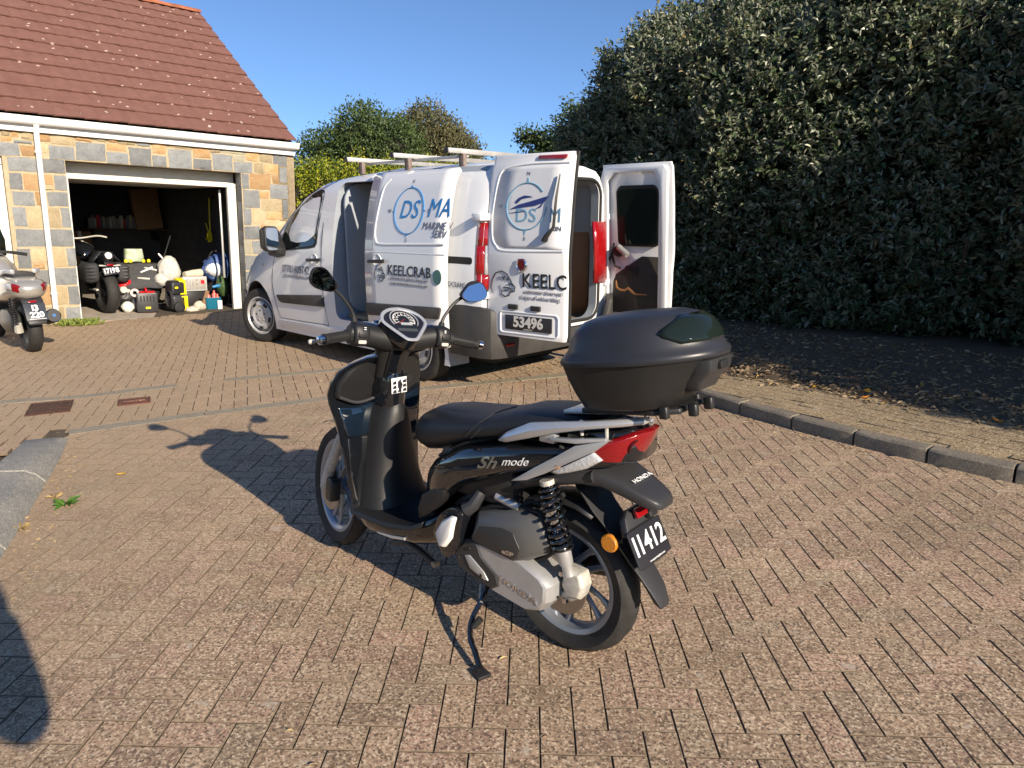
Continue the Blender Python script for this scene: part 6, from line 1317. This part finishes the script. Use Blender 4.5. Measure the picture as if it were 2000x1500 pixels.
# parts organiser
g = in_garage('parts_organiser', 1.93, .95, R(4), label='grey plastic parts organiser full of screws under a rolled cloth', cat='organiser')
m_org = mat('grey_plastic', (.40, .41, .41), .45)
mesh('case', *box(-.20, .20, -.06, .06, .28, .52), m_org, g, bev=.012)
for k in range(3): mesh('compartment', *box(-.17 + k * .118, -.065 + k * .118, -.068, -.062, .31, .48), mat('clear_bin', (.42, .43, .42), .25, c2=(.25, .2, .15), vscale=25), g, bev=.004)
mesh('crate', *box(-.19, .17, -.05, .10, .0, .275), m_blk, g, bev=.02); mesh('red_bin', *box(.09, .15, -.0705, -.0685, .40, .46), m_redp, g)
g = in_garage('rolled_cloth', 1.93, .97, R(20), z=.545, label='rolled cream cloth lying on top of the organiser', cat='cloth')
mesh('roll', *tube([(-.16, 0, .03), (0, .0, .045), (.16, 0, .05)], [.05, .06, .065], 14), mat('cream_cloth', (.55, .49, .38), .9, var=.15, vscale=20), g); mesh('roll_end', *lathe([(0, .0), (.04, .0), (.05, -.005)], 16, 0, (.166, 0, .05)), mat('tan_core', (.42, .32, .2), .9), g)
g = in_garage('work_gloves', 1.80, .45, R(25), label='heap of off-white work gloves with a brown block on the threshold', cat='gloves')
crumple('glove', -.10, 0, -.01, .12, .09, .10, mat('off_white_leather', (.55, .50, .40), .9, bump=.5, bscale=40), g, 8); crumple('glove', .08, .03, -.01, .11, .09, .17, mat('off_white_leather2', (.52, .46, .36), .9, bump=.5, bscale=40), g, 9)
for k in range(4): mesh('finger', *tube([(-.02 + k * .02, -.05, .05), (.0 + k * .025, -.09, .09 + .02 * (k % 2))], [.016, .012], 8), mat('glove_finger', (.55, .5, .4), .9), g)
mesh('brown_block', *put(box(-.03, .03, -.015, .015, 0, .22), Matrix.Translation((.10, -.04, .12)) @ Matrix.Rotation(R(25), 4, 'Y')), m_card, g, bev=.003)
g = in_garage('blue_tub', 2.06, .50, R(-6), label='blue-green plastic tub holding red bottles beside the door frame', cat='tub')
mesh('tub', *loft([[(x * k, y * k, z) for x, y in rrect(.25, .20, .04)] for z, k in ((0, .85), (.02, .9), (.20, 1), (.205, 1.04), (.215, 1.0), (.21, .95), (.03, .83))]), mat('teal_plastic', (.01, .12, .19), .3), g)
for x, y, h in ((-.06, 0, .30), (.04, .03, .32), (.07, -.05, .27)): mesh('red_bottle', *lathe([(0, .02), (.035, .02), (.038, .1), (.035, h - .06), (.015, h - .03), (.015, h), (0, h)], 14, 2, (x, y, 0)), mat('coral_plastic', (.62, .13, .10), .4), g)
mesh('white_pack', *box(.05, .12, -.14, -.11, 0, .17), m_pvc, g, bev=.006)
g = in_garage('shopping_bag', 2.36, 1.05, R(-12), label='bulging blue and white patterned bag heaped beside the right inner wall', cat='bag')
crumple('bag_body', 0, 0, .42, .26, .20, .48, mat('blue_check', (.03, .07, .24), .6, c2=(.10, .16, .34), vscale=30), g, 12, peak=(.08, 0)); crumple('white_lining', -.03, -.09, .50, .17, .15, .26, mat('white_nylon', (.68, .70, .74), .6, bump=.4, bscale=20), g, 13)
mesh('bag_handle', *tube(spline([(-.14, -.1, .82), (-.08, -.12, .92), (.04, -.1, .93), (.1, -.08, .85)], 5), .012, 8), m_blk, g)
crumple('stack_below', .02, .02, .0, .24, .18, .46, m_blk, g, 14)
g = in_garage('green_sack', 2.34, .72, R(0), label='dark green plastic sack hanging below the blue bag', cat='sack')
crumple('sack', 0, 0, .20, .11, .10, .34, mat('green_plastic_sack', (.05, .09, .03), .35, bump=.5, bscale=15), g, 17, peak=(-.05, 0)); mesh('blue_tool', *tube([(-.20, -.04, .36), (-.10, -.05, .38), (-.02, -.04, .36)], [.02, .03, .02], 8), mat('blue_tool_plastic', (.02, .18, .42), .4), g)
g = in_garage('ladder', 1.98, 1.45, R(0), label='aluminium step ladder leaning back behind the organiser', cat='ladder')
LM = Matrix.Rotation(R(-38), 4, 'Y')
for x in (-.02, .20): mesh('stile', *put(box(x - .012, x + .012, -.02, .02, .0, .95), LM), m_alu, g, bev=.003)
for k in range(4): mesh('tread', *put(box(-.02, .20, -.03, .03, .2 + k * .2, .225 + k * .2), LM), m_alu, g, bev=.003)
g = in_garage('grey_mat', 1.12, 1.02, R(0), label='grey rubber mat draped over the heap with hand tools lying on it', cat='mat')
mesh('mat', *loft([[(x, y, z + .012 * math.sin(x * 17)) for x in (-.24, -.1, .05, .2, .34)] for y, z in ((-.20, .36), (-.14, .46), (.0, .60), (.12, .72), (.3, .74))], closed=False), mat('grey_rubber', (.05, .05, .052), .8, var=.2, vscale=12), g, solid=.015)
crumple('heap_below', .05, .12, .0, .30, .25, .62, m_blk, g, 21)
for k, (x0, y0, x1, y1) in enumerate(((.02, -.02, .22, .05), (.10, .05, .30, .0), (-.05, -.10, .12, -.12))): mesh('hand_tool', *tube([(x0, y0, .62 + y0), (x1, y1, .62 + y1)], [.012, .02], 8), m_castw if k else m_wt, g)
for x in (-.12, -.05, .14, .22): mesh('yellow_cap', *lathe([(0, .05), (.022, .045), (.028, .02), (.026, 0)], 12, 2, (x, .22, .745)), m_yel, g)
g = in_garage('tool_bag', .88, .98, R(-10), label='open black tool bag spilling red cord and yellow tools beside the motorcycle', cat='bag')
crumple('bag_body', 0, 0, .08, .20, .16, .30, m_blk, g, 31); crumple('red_cord', .0, -.04, .36, .13, .10, .16, m_redp, g, 32); crumple('white_rag', -.02, -.10, .27, .10, .07, .13, m_canv, g, 33)
mesh('tape_roll', *lathe([(.03, -.02), (.065, -.02), (.065, .02), (.03, .02), (.03, -.02)], 22, 1, (.13, -.15, .30)), mat('pink_tape', (.55, .45, .45), .6), g)
mesh('yellow_tool', *tube([(-.14, -.12, .27), (-.08, -.14, .33)], [.03, .02], 8), m_yel, g)
mesh('cable_loop', *tube([(-.10 + .12 * math.cos(a), -.16, .30 + .10 * math.sin(a)) for a in [2 * math.pi * q / 20 for q in range(21)]], .008, 6), m_blk, g)
g = in_garage('white_helmet_bag', .86, .78, label='small round white bag on the garage floor by the motorcycle wheel', cat='bag'); crumple('bag', 0, 0, 0, .09, .09, .17, mat('white_cotton', (.70, .68, .62), .85, bump=.3, bscale=40), g, 41)
g = in_garage('grey_pouch', 1.0, .80, label='dark grey cloth pouch between the white bag and the generator', cat='pouch'); crumple('pouch', 0, 0, 0, .08, .08, .24, mat('grey_cloth', (.07, .075, .085), .85, bump=.3, bscale=40), g, 43)
g = in_garage('garden_bag', 1.30, 1.95, label='green and white printed garden sack standing behind the grey mat', cat='sack')
mesh('sack', *loft([[(x * k, y * k, z) for x, y in rrect(.30, .16, .05)] for z, k in ((0, .95), (.4, 1), (.8, 1), (.93, .9))]), mat('green_print', (.10, .19, .03), .6, c2=(.55, .58, .50), vscale=6), g, bev=.01)
g = in_garage('red_broom', 1.78, 1.7, R(0), label='thin black broom handle leaning against the inner wall', cat='broom'); mesh('broom_stick', *tube([(-.25, 0, .3), (.15, .3, 1.15)], .012, 8), m_blk, g)
# back of the garage: shelf, books, cardboard, boxes, hose
g = in_garage('wall_shelf', 1.95, 4.9, z=1.20, label='dark wooden wall shelf at the back of the garage', cat='shelf'); mesh('shelf_board', *box(-.75, .75, -.2, .45, 0, .03), mat('dark_wood', (.09, .05, .03), .7), g)
for x in (-.6, .6): mesh('shelf_bracket', *box(x - .015, x + .015, -.15, .45, -.2, 0), m_blk, g)
bc = [(.35, .33, .3), (.25, .25, .27), (.45, .42, .36), (.5, .05, .05), (.12, .14, .2), (.42, .36, .25), (.2, .2, .2), (.45, .43, .4)]
xb = 1.25
NB = ['pale cream', 'charcoal', 'sandy', 'bright red', 'navy', 'tan', 'black', 'off-white']; RK = ['first', 'second', 'third', 'fourth', 'fifth', 'sixth', 'seventh', 'eighth', 'eighth', 'seventh', 'sixth', 'fifth', 'fourth', 'third', 'second', 'first']
BK = [NB[k % 8] + ' spine, ' + RK[k] + (' from the open end of the row' if k < 8 else ' from the brown carton') for k in range(16)]
for k in range(16):
    w = rnd.uniform(.035, .07); h = rnd.uniform(.18, .27)
    o = in_garage('book', xb, 4.85, z=1.231, label='book on the garage shelf, ' + BK[k], cat='book', group='books on the garage shelf'); xb += w + .004
    c = bc[k % 8]; mesh('cover', *box(0, w, -.1, .08, 0, h), mat('book_cloth', c, .7), o, bev=.003); mesh('pages', *box(.004, w - .004, -.095, .075, h, h + .002), m_canv, o)
g = in_garage('cardboard_box', 2.33, 4.80, R(0), z=1.231, label='tall brown cardboard box leaning on the garage shelf', cat='box'); mesh('carton', *put(box(-.22, .28, -.12, .12, 0, .80), Matrix.Rotation(R(-6), 4, 'Y')), m_card, g, bev=.004); mesh('carton_flap', *put(box(-.22, .28, -.14, -.125, .55, .80), Matrix.Rotation(R(-6), 4, 'Y')), m_card, g)
g = in_garage('moving_box', .98, 4.6, R(8), label='tall brown carton standing at the back of the garage', cat='box'); mesh('carton', *box(-.2, .2, -.2, .2, 0, 1.15), m_card, g, bev=.005); mesh('tape', *box(-.03, .03, -.203, -.199, 0, 1.15), m_wornw, g)
g = in_garage('yellow_hose', 2.62, 1.9, z=0, label='yellow air hose hanging from the inner wall of the garage', cat='hose')
mesh('hose', *tube(spline([(-.02, .0, 1.85), (-.04, -.02, 1.5), (-.05, -.02, 1.22), (-.10, .05, 1.12), (-.02, .1, 1.18), (-.03, .22, 1.4)], 6), .012, 8), m_yel, g)
for k in range(3): mesh('hose_coil', *tube([(-.06 + .01 * k, .0 + .07 * math.cos(a), 1.16 + .09 * math.sin(a)) for a in [2 * math.pi * q / 18 for q in range(19)]], .011, 6), m_yel, g)
mesh('hook', *tube([(.08, 0, 1.86), (-.04, 0, 1.86)], .012, 6), m_blk, g)
# ================================================================ SOIL, LITTER, COVERS, WEEDS
m_soil = mat('dry_soil', (.085, .06, .038), .95, c2=(.14, .10, .065), vscale=9, bump=.9, bscale=70)
nzs = vnoise(64, 77)
# soil bank under the hedge: a rumpled sheet rising towards the stems
GX, GY = 70, 26; V = []
a0 = np.array([6.6, 2.9]); 
for i in range(GX + 1):
    s = i / GX; sp = (1 - s) * (len(SOIL) - 1); k = min(int(sp), len(SOIL) - 2); f = sp - k
    bx, by = SOIL[k][0] * (1 - f) + SOIL[k + 1][0] * f, SOIL[k][1] * (1 - f) + SOIL[k + 1][1] * f
    for j in range(GY + 1):
        d = -.06 + j / GY * 4.4; x, y = bx + .7071 * d + .02 * math.sin(i * 1.3), by + .7071 * d
        V.append((x, y, .086 + .17 * min(1, max(0, d) / 1.6) ** .8 + (.03 * (nzs(x * 5, y * 5) - .5) + .05 * (nzs(x * 1.7, y * 1.7) - .5)) * min(1, max(0, d) * 3)))
F = [(i * (GY + 1) + j, (i + 1) * (GY + 1) + j, (i + 1) * (GY + 1) + j + 1, i * (GY + 1) + j + 1) for i in range(GX) for j in range(GY)]
so = np_mesh('soil', V, F, m_soil, smooth=True); tag(so, kind='structure')
def soil_z(x, y):
    best = None
    d = side(SOIL, x, y); d = max(0, d); return .086 + .17 * min(1, d / 1.6) ** .8 + (.03 * (float(nzs(x * 5, y * 5)) - .5) + .05 * (float(nzs(x * 1.7, y * 1.7)) - .5)) * min(1, d * 3)
m_lit = leaf_mat('dead_leaf', [(0, (.11, .07, .04)), (.35, (.19, .125, .07)), (.65, (.30, .22, .13)), (.85, (.42, .34, .21)), (1, (.50, .30, .04))], (.30, .24, .16), .7, .05)
g2 = np.random.default_rng(5); Pp = []
while len(Pp) < 4200:
    x = g2.uniform(1.2, 6.3); y = g2.uniform(2.6, 8.2); d = side(SOIL, x, y)
    if d < -.22 or d > 1.7: continue
    if g2.random() > (math.exp(-((d - .12) / .28) ** 2) * .9 + (.35 if d > 0 else 0)): continue
    if not visible(x, y) and g2.random() < .7: continue
    Pp.append((x, y, (soil_z(x, y) if d > -.02 else .094) + g2.uniform(.004, .018)))
Pp = np.array(Pp); D = unit(g2.normal(size=(len(Pp), 3)) * np.array([1, 1, .22]))
Vl, Fl = leaves(Pp, D, g2.uniform(.02, .065, len(Pp)), g2.uniform(.2, .5, len(Pp)), curl=.25); tl = np.clip(g2.normal(.5, .2, len(Pp)) + (g2.random(len(Pp)) < .02) * .5, 0, 1)
lt = np_mesh('leaf_litter', Vl, Fl, m_lit, attr=np.concatenate([tl, tl])); tag(lt, 'dry fallen leaves and twigs banked along the edge of the footway', 'leaf litter', kind='stuff')
# straw and grit blown along the kerb and across the drive
Pp = []
def near(P, n, sp, z):
    for _ in range(n):
        k = g2.integers(0, len(P) - 1); f = g2.random(); Pp.append((P[k][0] * (1 - f) + P[k + 1][0] * f + g2.normal() * sp, P[k][1] * (1 - f) + P[k + 1][1] * f + g2.normal() * sp, z + g2.uniform(.002, .006)))
near([(x - .06, y - .05) for x, y in KERB_R[2:7]], 260, .05, 0); near([(x + .08, y) for x, y in KERB_L[:6]], 200, .07, 0); near([(-.2, 6.9), (.9, 7.2)], 500, .16, 0); near([(-1, 6.3), (.9, 6.5)], 200, .25, 0)
for _ in range(260):
    x, y = g2.uniform(-4.5, 3), g2.uniform(1.2, 9)
    if in_road(x, y) or in_drive(x, y): Pp.append((x, y, .003 + zpl(x, y)))
Pp = np.array(Pp); D = unit(g2.normal(size=(len(Pp), 3)) * np.array([1, 1, .08]))
Vl, Fl = leaves(Pp, D, g2.uniform(.008, .035, len(Pp)), g2.uniform(.12, .45, len(Pp)), curl=.1); tl = np.clip(g2.normal(.72, .15, len(Pp)), 0, .9)
tag(np_mesh('straw_litter', Vl, Fl, m_lit, attr=np.concatenate([tl, tl])), 'straw and chaff scattered on the block paving and in the gutter', 'straw', kind='stuff')
# yellow leaves one can pick out
m_yl = mat('yellow_leaf', (.55, .33, .02), .6); m_ol = mat('orange_leaf', (.52, .20, .03), .6)
def fallen(x, y, z, a, s, m, label):
    S = [[(t * s * .5, w * s * .22 * k, .25 * s * abs(k) * .4 + .1 * s * t * t) for k in (-1, -.5, 0, .5, 1)] for t, w in ((-1, .05), (-.5, .8), (0, 1), (.5, .75), (1, .05))]
    o = mesh('fallen_leaf', *loft(S, closed=False), m, None); o.location = (x, y, z); o.rotation_euler = (R(rnd.uniform(-12, 12)), R(rnd.uniform(-12, 12)), a); tag(o, label, 'leaf')
fallen(2.75, 5.36, .105, .4, .09, m_ol, 'orange leaf lying where the footway meets the leaf litter'); fallen(1.92, 5.25, .012, 1.2, .06, m_ol, 'small orange leaf in the gutter below the kerb'); fallen(3.35, 4.72, .105, 2.0, .08, m_ol, 'curled orange leaf at the shaded edge of the footway')
fallen(2.50, 5.72, .105, .9, .08, m_yl, 'bright yellow leaf among the dry litter beside the hedge'); fallen(-2.30, 3.95, .005, .3, .05, m_yl, 'pale yellow leaf near the low left kerb')
# access covers
def cover(x, y, a, w, h, m, label, mark=None):
    o = empty('access_cover', (x, y, 0), a, label=label, cat='cover')
    fm = MB()
    for b_ in ((-w / 2, w / 2, -h / 2, -h / 2 + .018), (-w / 2, w / 2, h / 2 - .018, h / 2), (-w / 2, -w / 2 + .018, -h / 2 + .019, h / 2 - .019), (w / 2 - .018, w / 2, -h / 2 + .019, h / 2 - .019)): fm.add(box(*b_[:2], *b_[2:], -.01, .008))
    fm.build('cover_frame', m, o, bev=.002)
    pl_ = mesh('cover_plate', *box(-w / 2 + .022, w / 2 - .022, -h / 2 + .022, h / 2 - .022, -.01, .006), m, o, bev=.002)
    if mark: mesh('cover_lettering', *put(text_mesh(mark, .05, ext=.001, bold=.001), Matrix.Translation((0, 0, .0075))), mat('worn_letters', (.36, .20, .12), .7), pl_)
    else:
        for i in range(8):
            for j in range(4): mesh('raised_stud', *box(-w / 2 + .045 + i * (w - .09) / 7 - .011, -w / 2 + .045 + i * (w - .09) / 7 + .011, -h / 2 + .06 + j * (h - .12) / 3 - .009, -h / 2 + .06 + j * (h - .12) / 3 + .009, .004, .0095), m, pl_)
m_rust = mat('rusty_cast_iron', (.085, .042, .028), .75, .3, var=.35, vscale=25, bump=.4, bscale=120)
cover(-3.665, 5.45, R(27), .30, .40, m_rust, 'square rusty studded access cover set in the drive'); cover(-3.10, 5.65, R(27), .24, .22, mat('red_brown_cover', (.12, .045, .03), .7, var=.2, vscale=20), 'small red-brown lettered access cover beside the studded one', 'WATER')
# weeds
m_weed = leaf_mat('weed_leaf', [(0, (.03, .10, .015)), (.5, (.07, .19, .03)), (1, (.16, .30, .05))], (.1, .2, .05), .5, .2)
def weed(name, x, y, n, s, label, z=0, up=.5, m=m_weed, wd=.25):
    o = empty(name, (x, y, z), label=label, cat='weed'); g3 = np.random.default_rng(int(abs(x * 1000)))
    a = g3.random(n) * 6.283; D = unit(np.stack([np.cos(a), np.sin(a), g3.uniform(.1, 1, n) * up * 2], 1)); P_ = np.stack([np.cos(a), np.sin(a), 0 * a], 1) * g3.random((n, 1)) * s * .3 + np.array([0, 0, .003])
    V_, F_ = leaves(P_, D, g3.uniform(.5, 1, n) * s, np.full(n, wd), curl=.3); t = g3.random(n); np_mesh('leaf_rosette', V_, F_, m, o, np.concatenate([t, t])); return o
weed('dandelion', -2.36, 3.52, 22, .07, 'small green weed rosette growing between blocks near the left kerb')
m_dry = leaf_mat('dry_grass', [(0, (.35, .24, .06)), (.5, (.45, .33, .10)), (1, (.5, .25, .05))], (.4, .3, .15), .7, .2)
weed('dry_tuft', -2.40, 3.22, 16, .06, 'withered orange tuft at the foot of the left kerb', m=m_dry, wd=.12); weed('dry_tuft', -2.47, 3.60, 10, .05, 'little straw coloured tuft higher up the left kerb', m=m_dry, wd=.12)
m_grs = leaf_mat('grass_blade', [(0, (.10, .16, .02)), (.5, (.22, .30, .05)), (1, (.42, .42, .12))], (.2, .25, .06), .6, .25)
o = empty('grass_tuft', tuple(GM @ Vector((-.02, -.14, 0))), label='tuft of yellow-green grass at the foot of the garage pier', cat='grass')
g3 = np.random.default_rng(9); n = 420; P_ = np.stack([g3.normal(0, .13, n), g3.normal(0, .06, n), 0 * g3.random(n)], 1); D = unit(np.stack([g3.normal(0, .5, n), g3.normal(0, .5, n), g3.uniform(.4, 1.2, n)], 1))
V_, F_ = leaves(P_, D, g3.uniform(.04, .13, n), np.full(n, .12), curl=.3); t = g3.random(n); tag(np_mesh('grass_blades', V_, F_, m_grs, o, np.concatenate([t, t])), kind='stuff')
# ================================================================ PEOPLE AND TREES BEHIND THE CAMERA (their shadow and reflections show)
def skin_mesh(name, J, E, m, parent, sub=2):
    me = bpy.data.meshes.new(name); k = list(J); me.from_pydata([J[a][0] for a in k], [(k.index(a), k.index(b)) for a, b in E], [])
    o = link(name, me, parent, m); md = o.modifiers.new('skin', 'SKIN'); md.use_smooth_shade = True
    if not me.skin_vertices: me.skin_vertices.new() if hasattr(me.skin_vertices, 'new') else None
    for i, a in enumerate(k):
        r = J[a][1]; me.skin_vertices[0].data[i].radius = r if isinstance(r, tuple) else (r, r)
        me.skin_vertices[0].data[i].use_root = (i == 0)
    s = o.modifiers.new('sub', 'SUBSURF'); s.levels = s.render_levels = sub; return o
ph = empty('person', (-.02, -.43, 0), label='person in a dark jacket and jeans holding up a phone with both hands', cat='person')
m_skin = mat('skin', (.45, .27, .19), .5); m_jack = mat('dark_jacket', (.03, .035, .045), .8, bump=.3, bscale=60); m_jean = mat('blue_jeans', (.05, .07, .13), .85, bump=.2, bscale=200)
J = {'pelvis': ((0, 0, .96), (.15, .11)), 'belly': ((0, .01, 1.12), (.14, .10)), 'chest': ((0, 0, 1.33), (.155, .11)), 'neck': ((0, .0, 1.50), .055), 'jaw': ((0, .03, 1.60), (.062, .075)), 'crown': ((0, .02, 1.72), (.072, .088)), 'nose': ((0, .125, 1.635), .012)}
E_ = [('pelvis', 'belly'), ('belly', 'chest'), ('chest', 'neck'), ('neck', 'jaw'), ('jaw', 'crown'), ('jaw', 'nose')]
for s, n in ((1, 'r'), (-1, 'l')):
    J.update({'sh' + n: ((.18 * s, -.01, 1.41), .062), 'el' + n: ((.30 * s, .16, 1.14), .047), 'wr' + n: ((.105 * s, .36, 1.385), .028), 'pa' + n: ((.082 * s, .385, 1.43), (.036, .018)),
              'th' + n: ((.06 * s, .372, 1.455), .011), 'tt' + n: ((.03 * s, .378, 1.475), .009), 'hp' + n: ((.095 * s, 0, .88), .095), 'kn' + n: ((.115 * s, .03, .49), .062), 'an' + n: ((.125 * s, -.03, .09), .042), 'to' + n: ((.145 * s, .13, .035), .04)})
    E_ += [('chest', 'sh' + n), ('sh' + n, 'el' + n), ('el' + n, 'wr' + n), ('wr' + n, 'pa' + n), ('pa' + n, 'th' + n), ('th' + n, 'tt' + n), ('pelvis', 'hp' + n), ('hp' + n, 'kn' + n), ('kn' + n, 'an' + n), ('an' + n, 'to' + n)]
    for q in range(4):
        a, b_ = 'f%d%s' % (q, n), 'g%d%s' % (q, n); J[a] = ((.078 * s, .402, 1.445 + q * .019 - .02), .0088); J[b_] = ((.060 * s, .412 - .004 * q, 1.452 + q * .019 - .018), .0078); E_ += [('pa' + n, a), (a, b_)]
skin_mesh('body', J, E_, m_skin, ph)
JK = {k: (v[0], tuple(x * 1.13 + .012 for x in v[1]) if isinstance(v[1], tuple) else v[1] * 1.15 + .012) for k, v in J.items()}
sel = ['pelvis', 'belly', 'chest', 'shr', 'elr', 'wrr', 'shl', 'ell', 'wrl']; skin_mesh('jacket', {k: JK[k] for k in sel}, [('pelvis', 'belly'), ('belly', 'chest'), ('chest', 'shr'), ('shr', 'elr'), ('elr', 'wrr'), ('chest', 'shl'), ('shl', 'ell'), ('ell', 'wrl')], m_jack, ph)
sel = ['pelvis', 'hpr', 'knr', 'anr', 'hpl', 'knl', 'anl']; skin_mesh('jeans', {k: JK[k] for k in sel}, [('pelvis', 'hpr'), ('hpr', 'knr'), ('knr', 'anr'), ('pelvis', 'hpl'), ('hpl', 'knl'), ('knl', 'anl')], m_jean, ph)
for s in (1, -1): mesh('shoe', *loft([[(.135 * s + w * math.cos(a), y, h * max(0, math.sin(a)) + .004) for a in [math.pi * 2 * k / 14 for k in range(14)]] for y, w, h in ((-.10, .03, .05), (-.06, .045, .09), (.05, .05, .075), (.14, .048, .05), (.19, .02, .03))]), m_blk, ph)
mesh('hair', *loft([[(r_ * 1.0 * math.cos(a), .005 + r_ * 1.12 * math.sin(a), z) for a in [math.pi * 2 * k / 18 for k in range(18)]] for z, r_ in ((1.66, .078), (1.70, .092), (1.75, .094), (1.79, .075), (1.815, .03))]), mat('brown_hair', (.05, .03, .02), .7), ph, ang=60)
for s in (1, -1): mesh('eye', *lathe([(0, .012), (.008, .010), (.011, 0)], 10, 1, (.032 * s, .098, 1.662)), m_pvc, ph)
tp = empty('phone', (0, -.036, 1.475), label='slim black phone held up by the person', cat='phone')
mesh('case', *prism(rrect(.15, .072, .010), 1, -.004, .004), m_blk, tp, bev=.002); mesh('screen', *prism(rrect(.142, .065, .008), 1, -.0052, -.0045), m_glass, tp)
tree('oak_tree', 'leafy tree standing behind the photographer, caught in the left mirror', [((-5.2, -8.5, 3.6), (1.8, 1.8, 1.8)), ((-6.6, -8.2, 3.0), (1.6, 1.6, 1.7)), ((-4.4, -9.2, 2.6), (1.4, 1.4, 1.5))], 3200, .12, m_dark, (-5.4, -8.5, 0), 71)
tree('reflection_tree', 'unseen broad dark shrub tree added behind the photographer for reflections', [((-10.5, -4.5, 2.6), (1.9, 2.0, 2.0)), ((-10.2, -1.8, 2.2), (1.7, 2.0, 1.8))], 2400, .13, m_dark, (-10.4, -3.4, 0), 73)  # added out of view so the mirrors and gloss panels have foliage to reflect
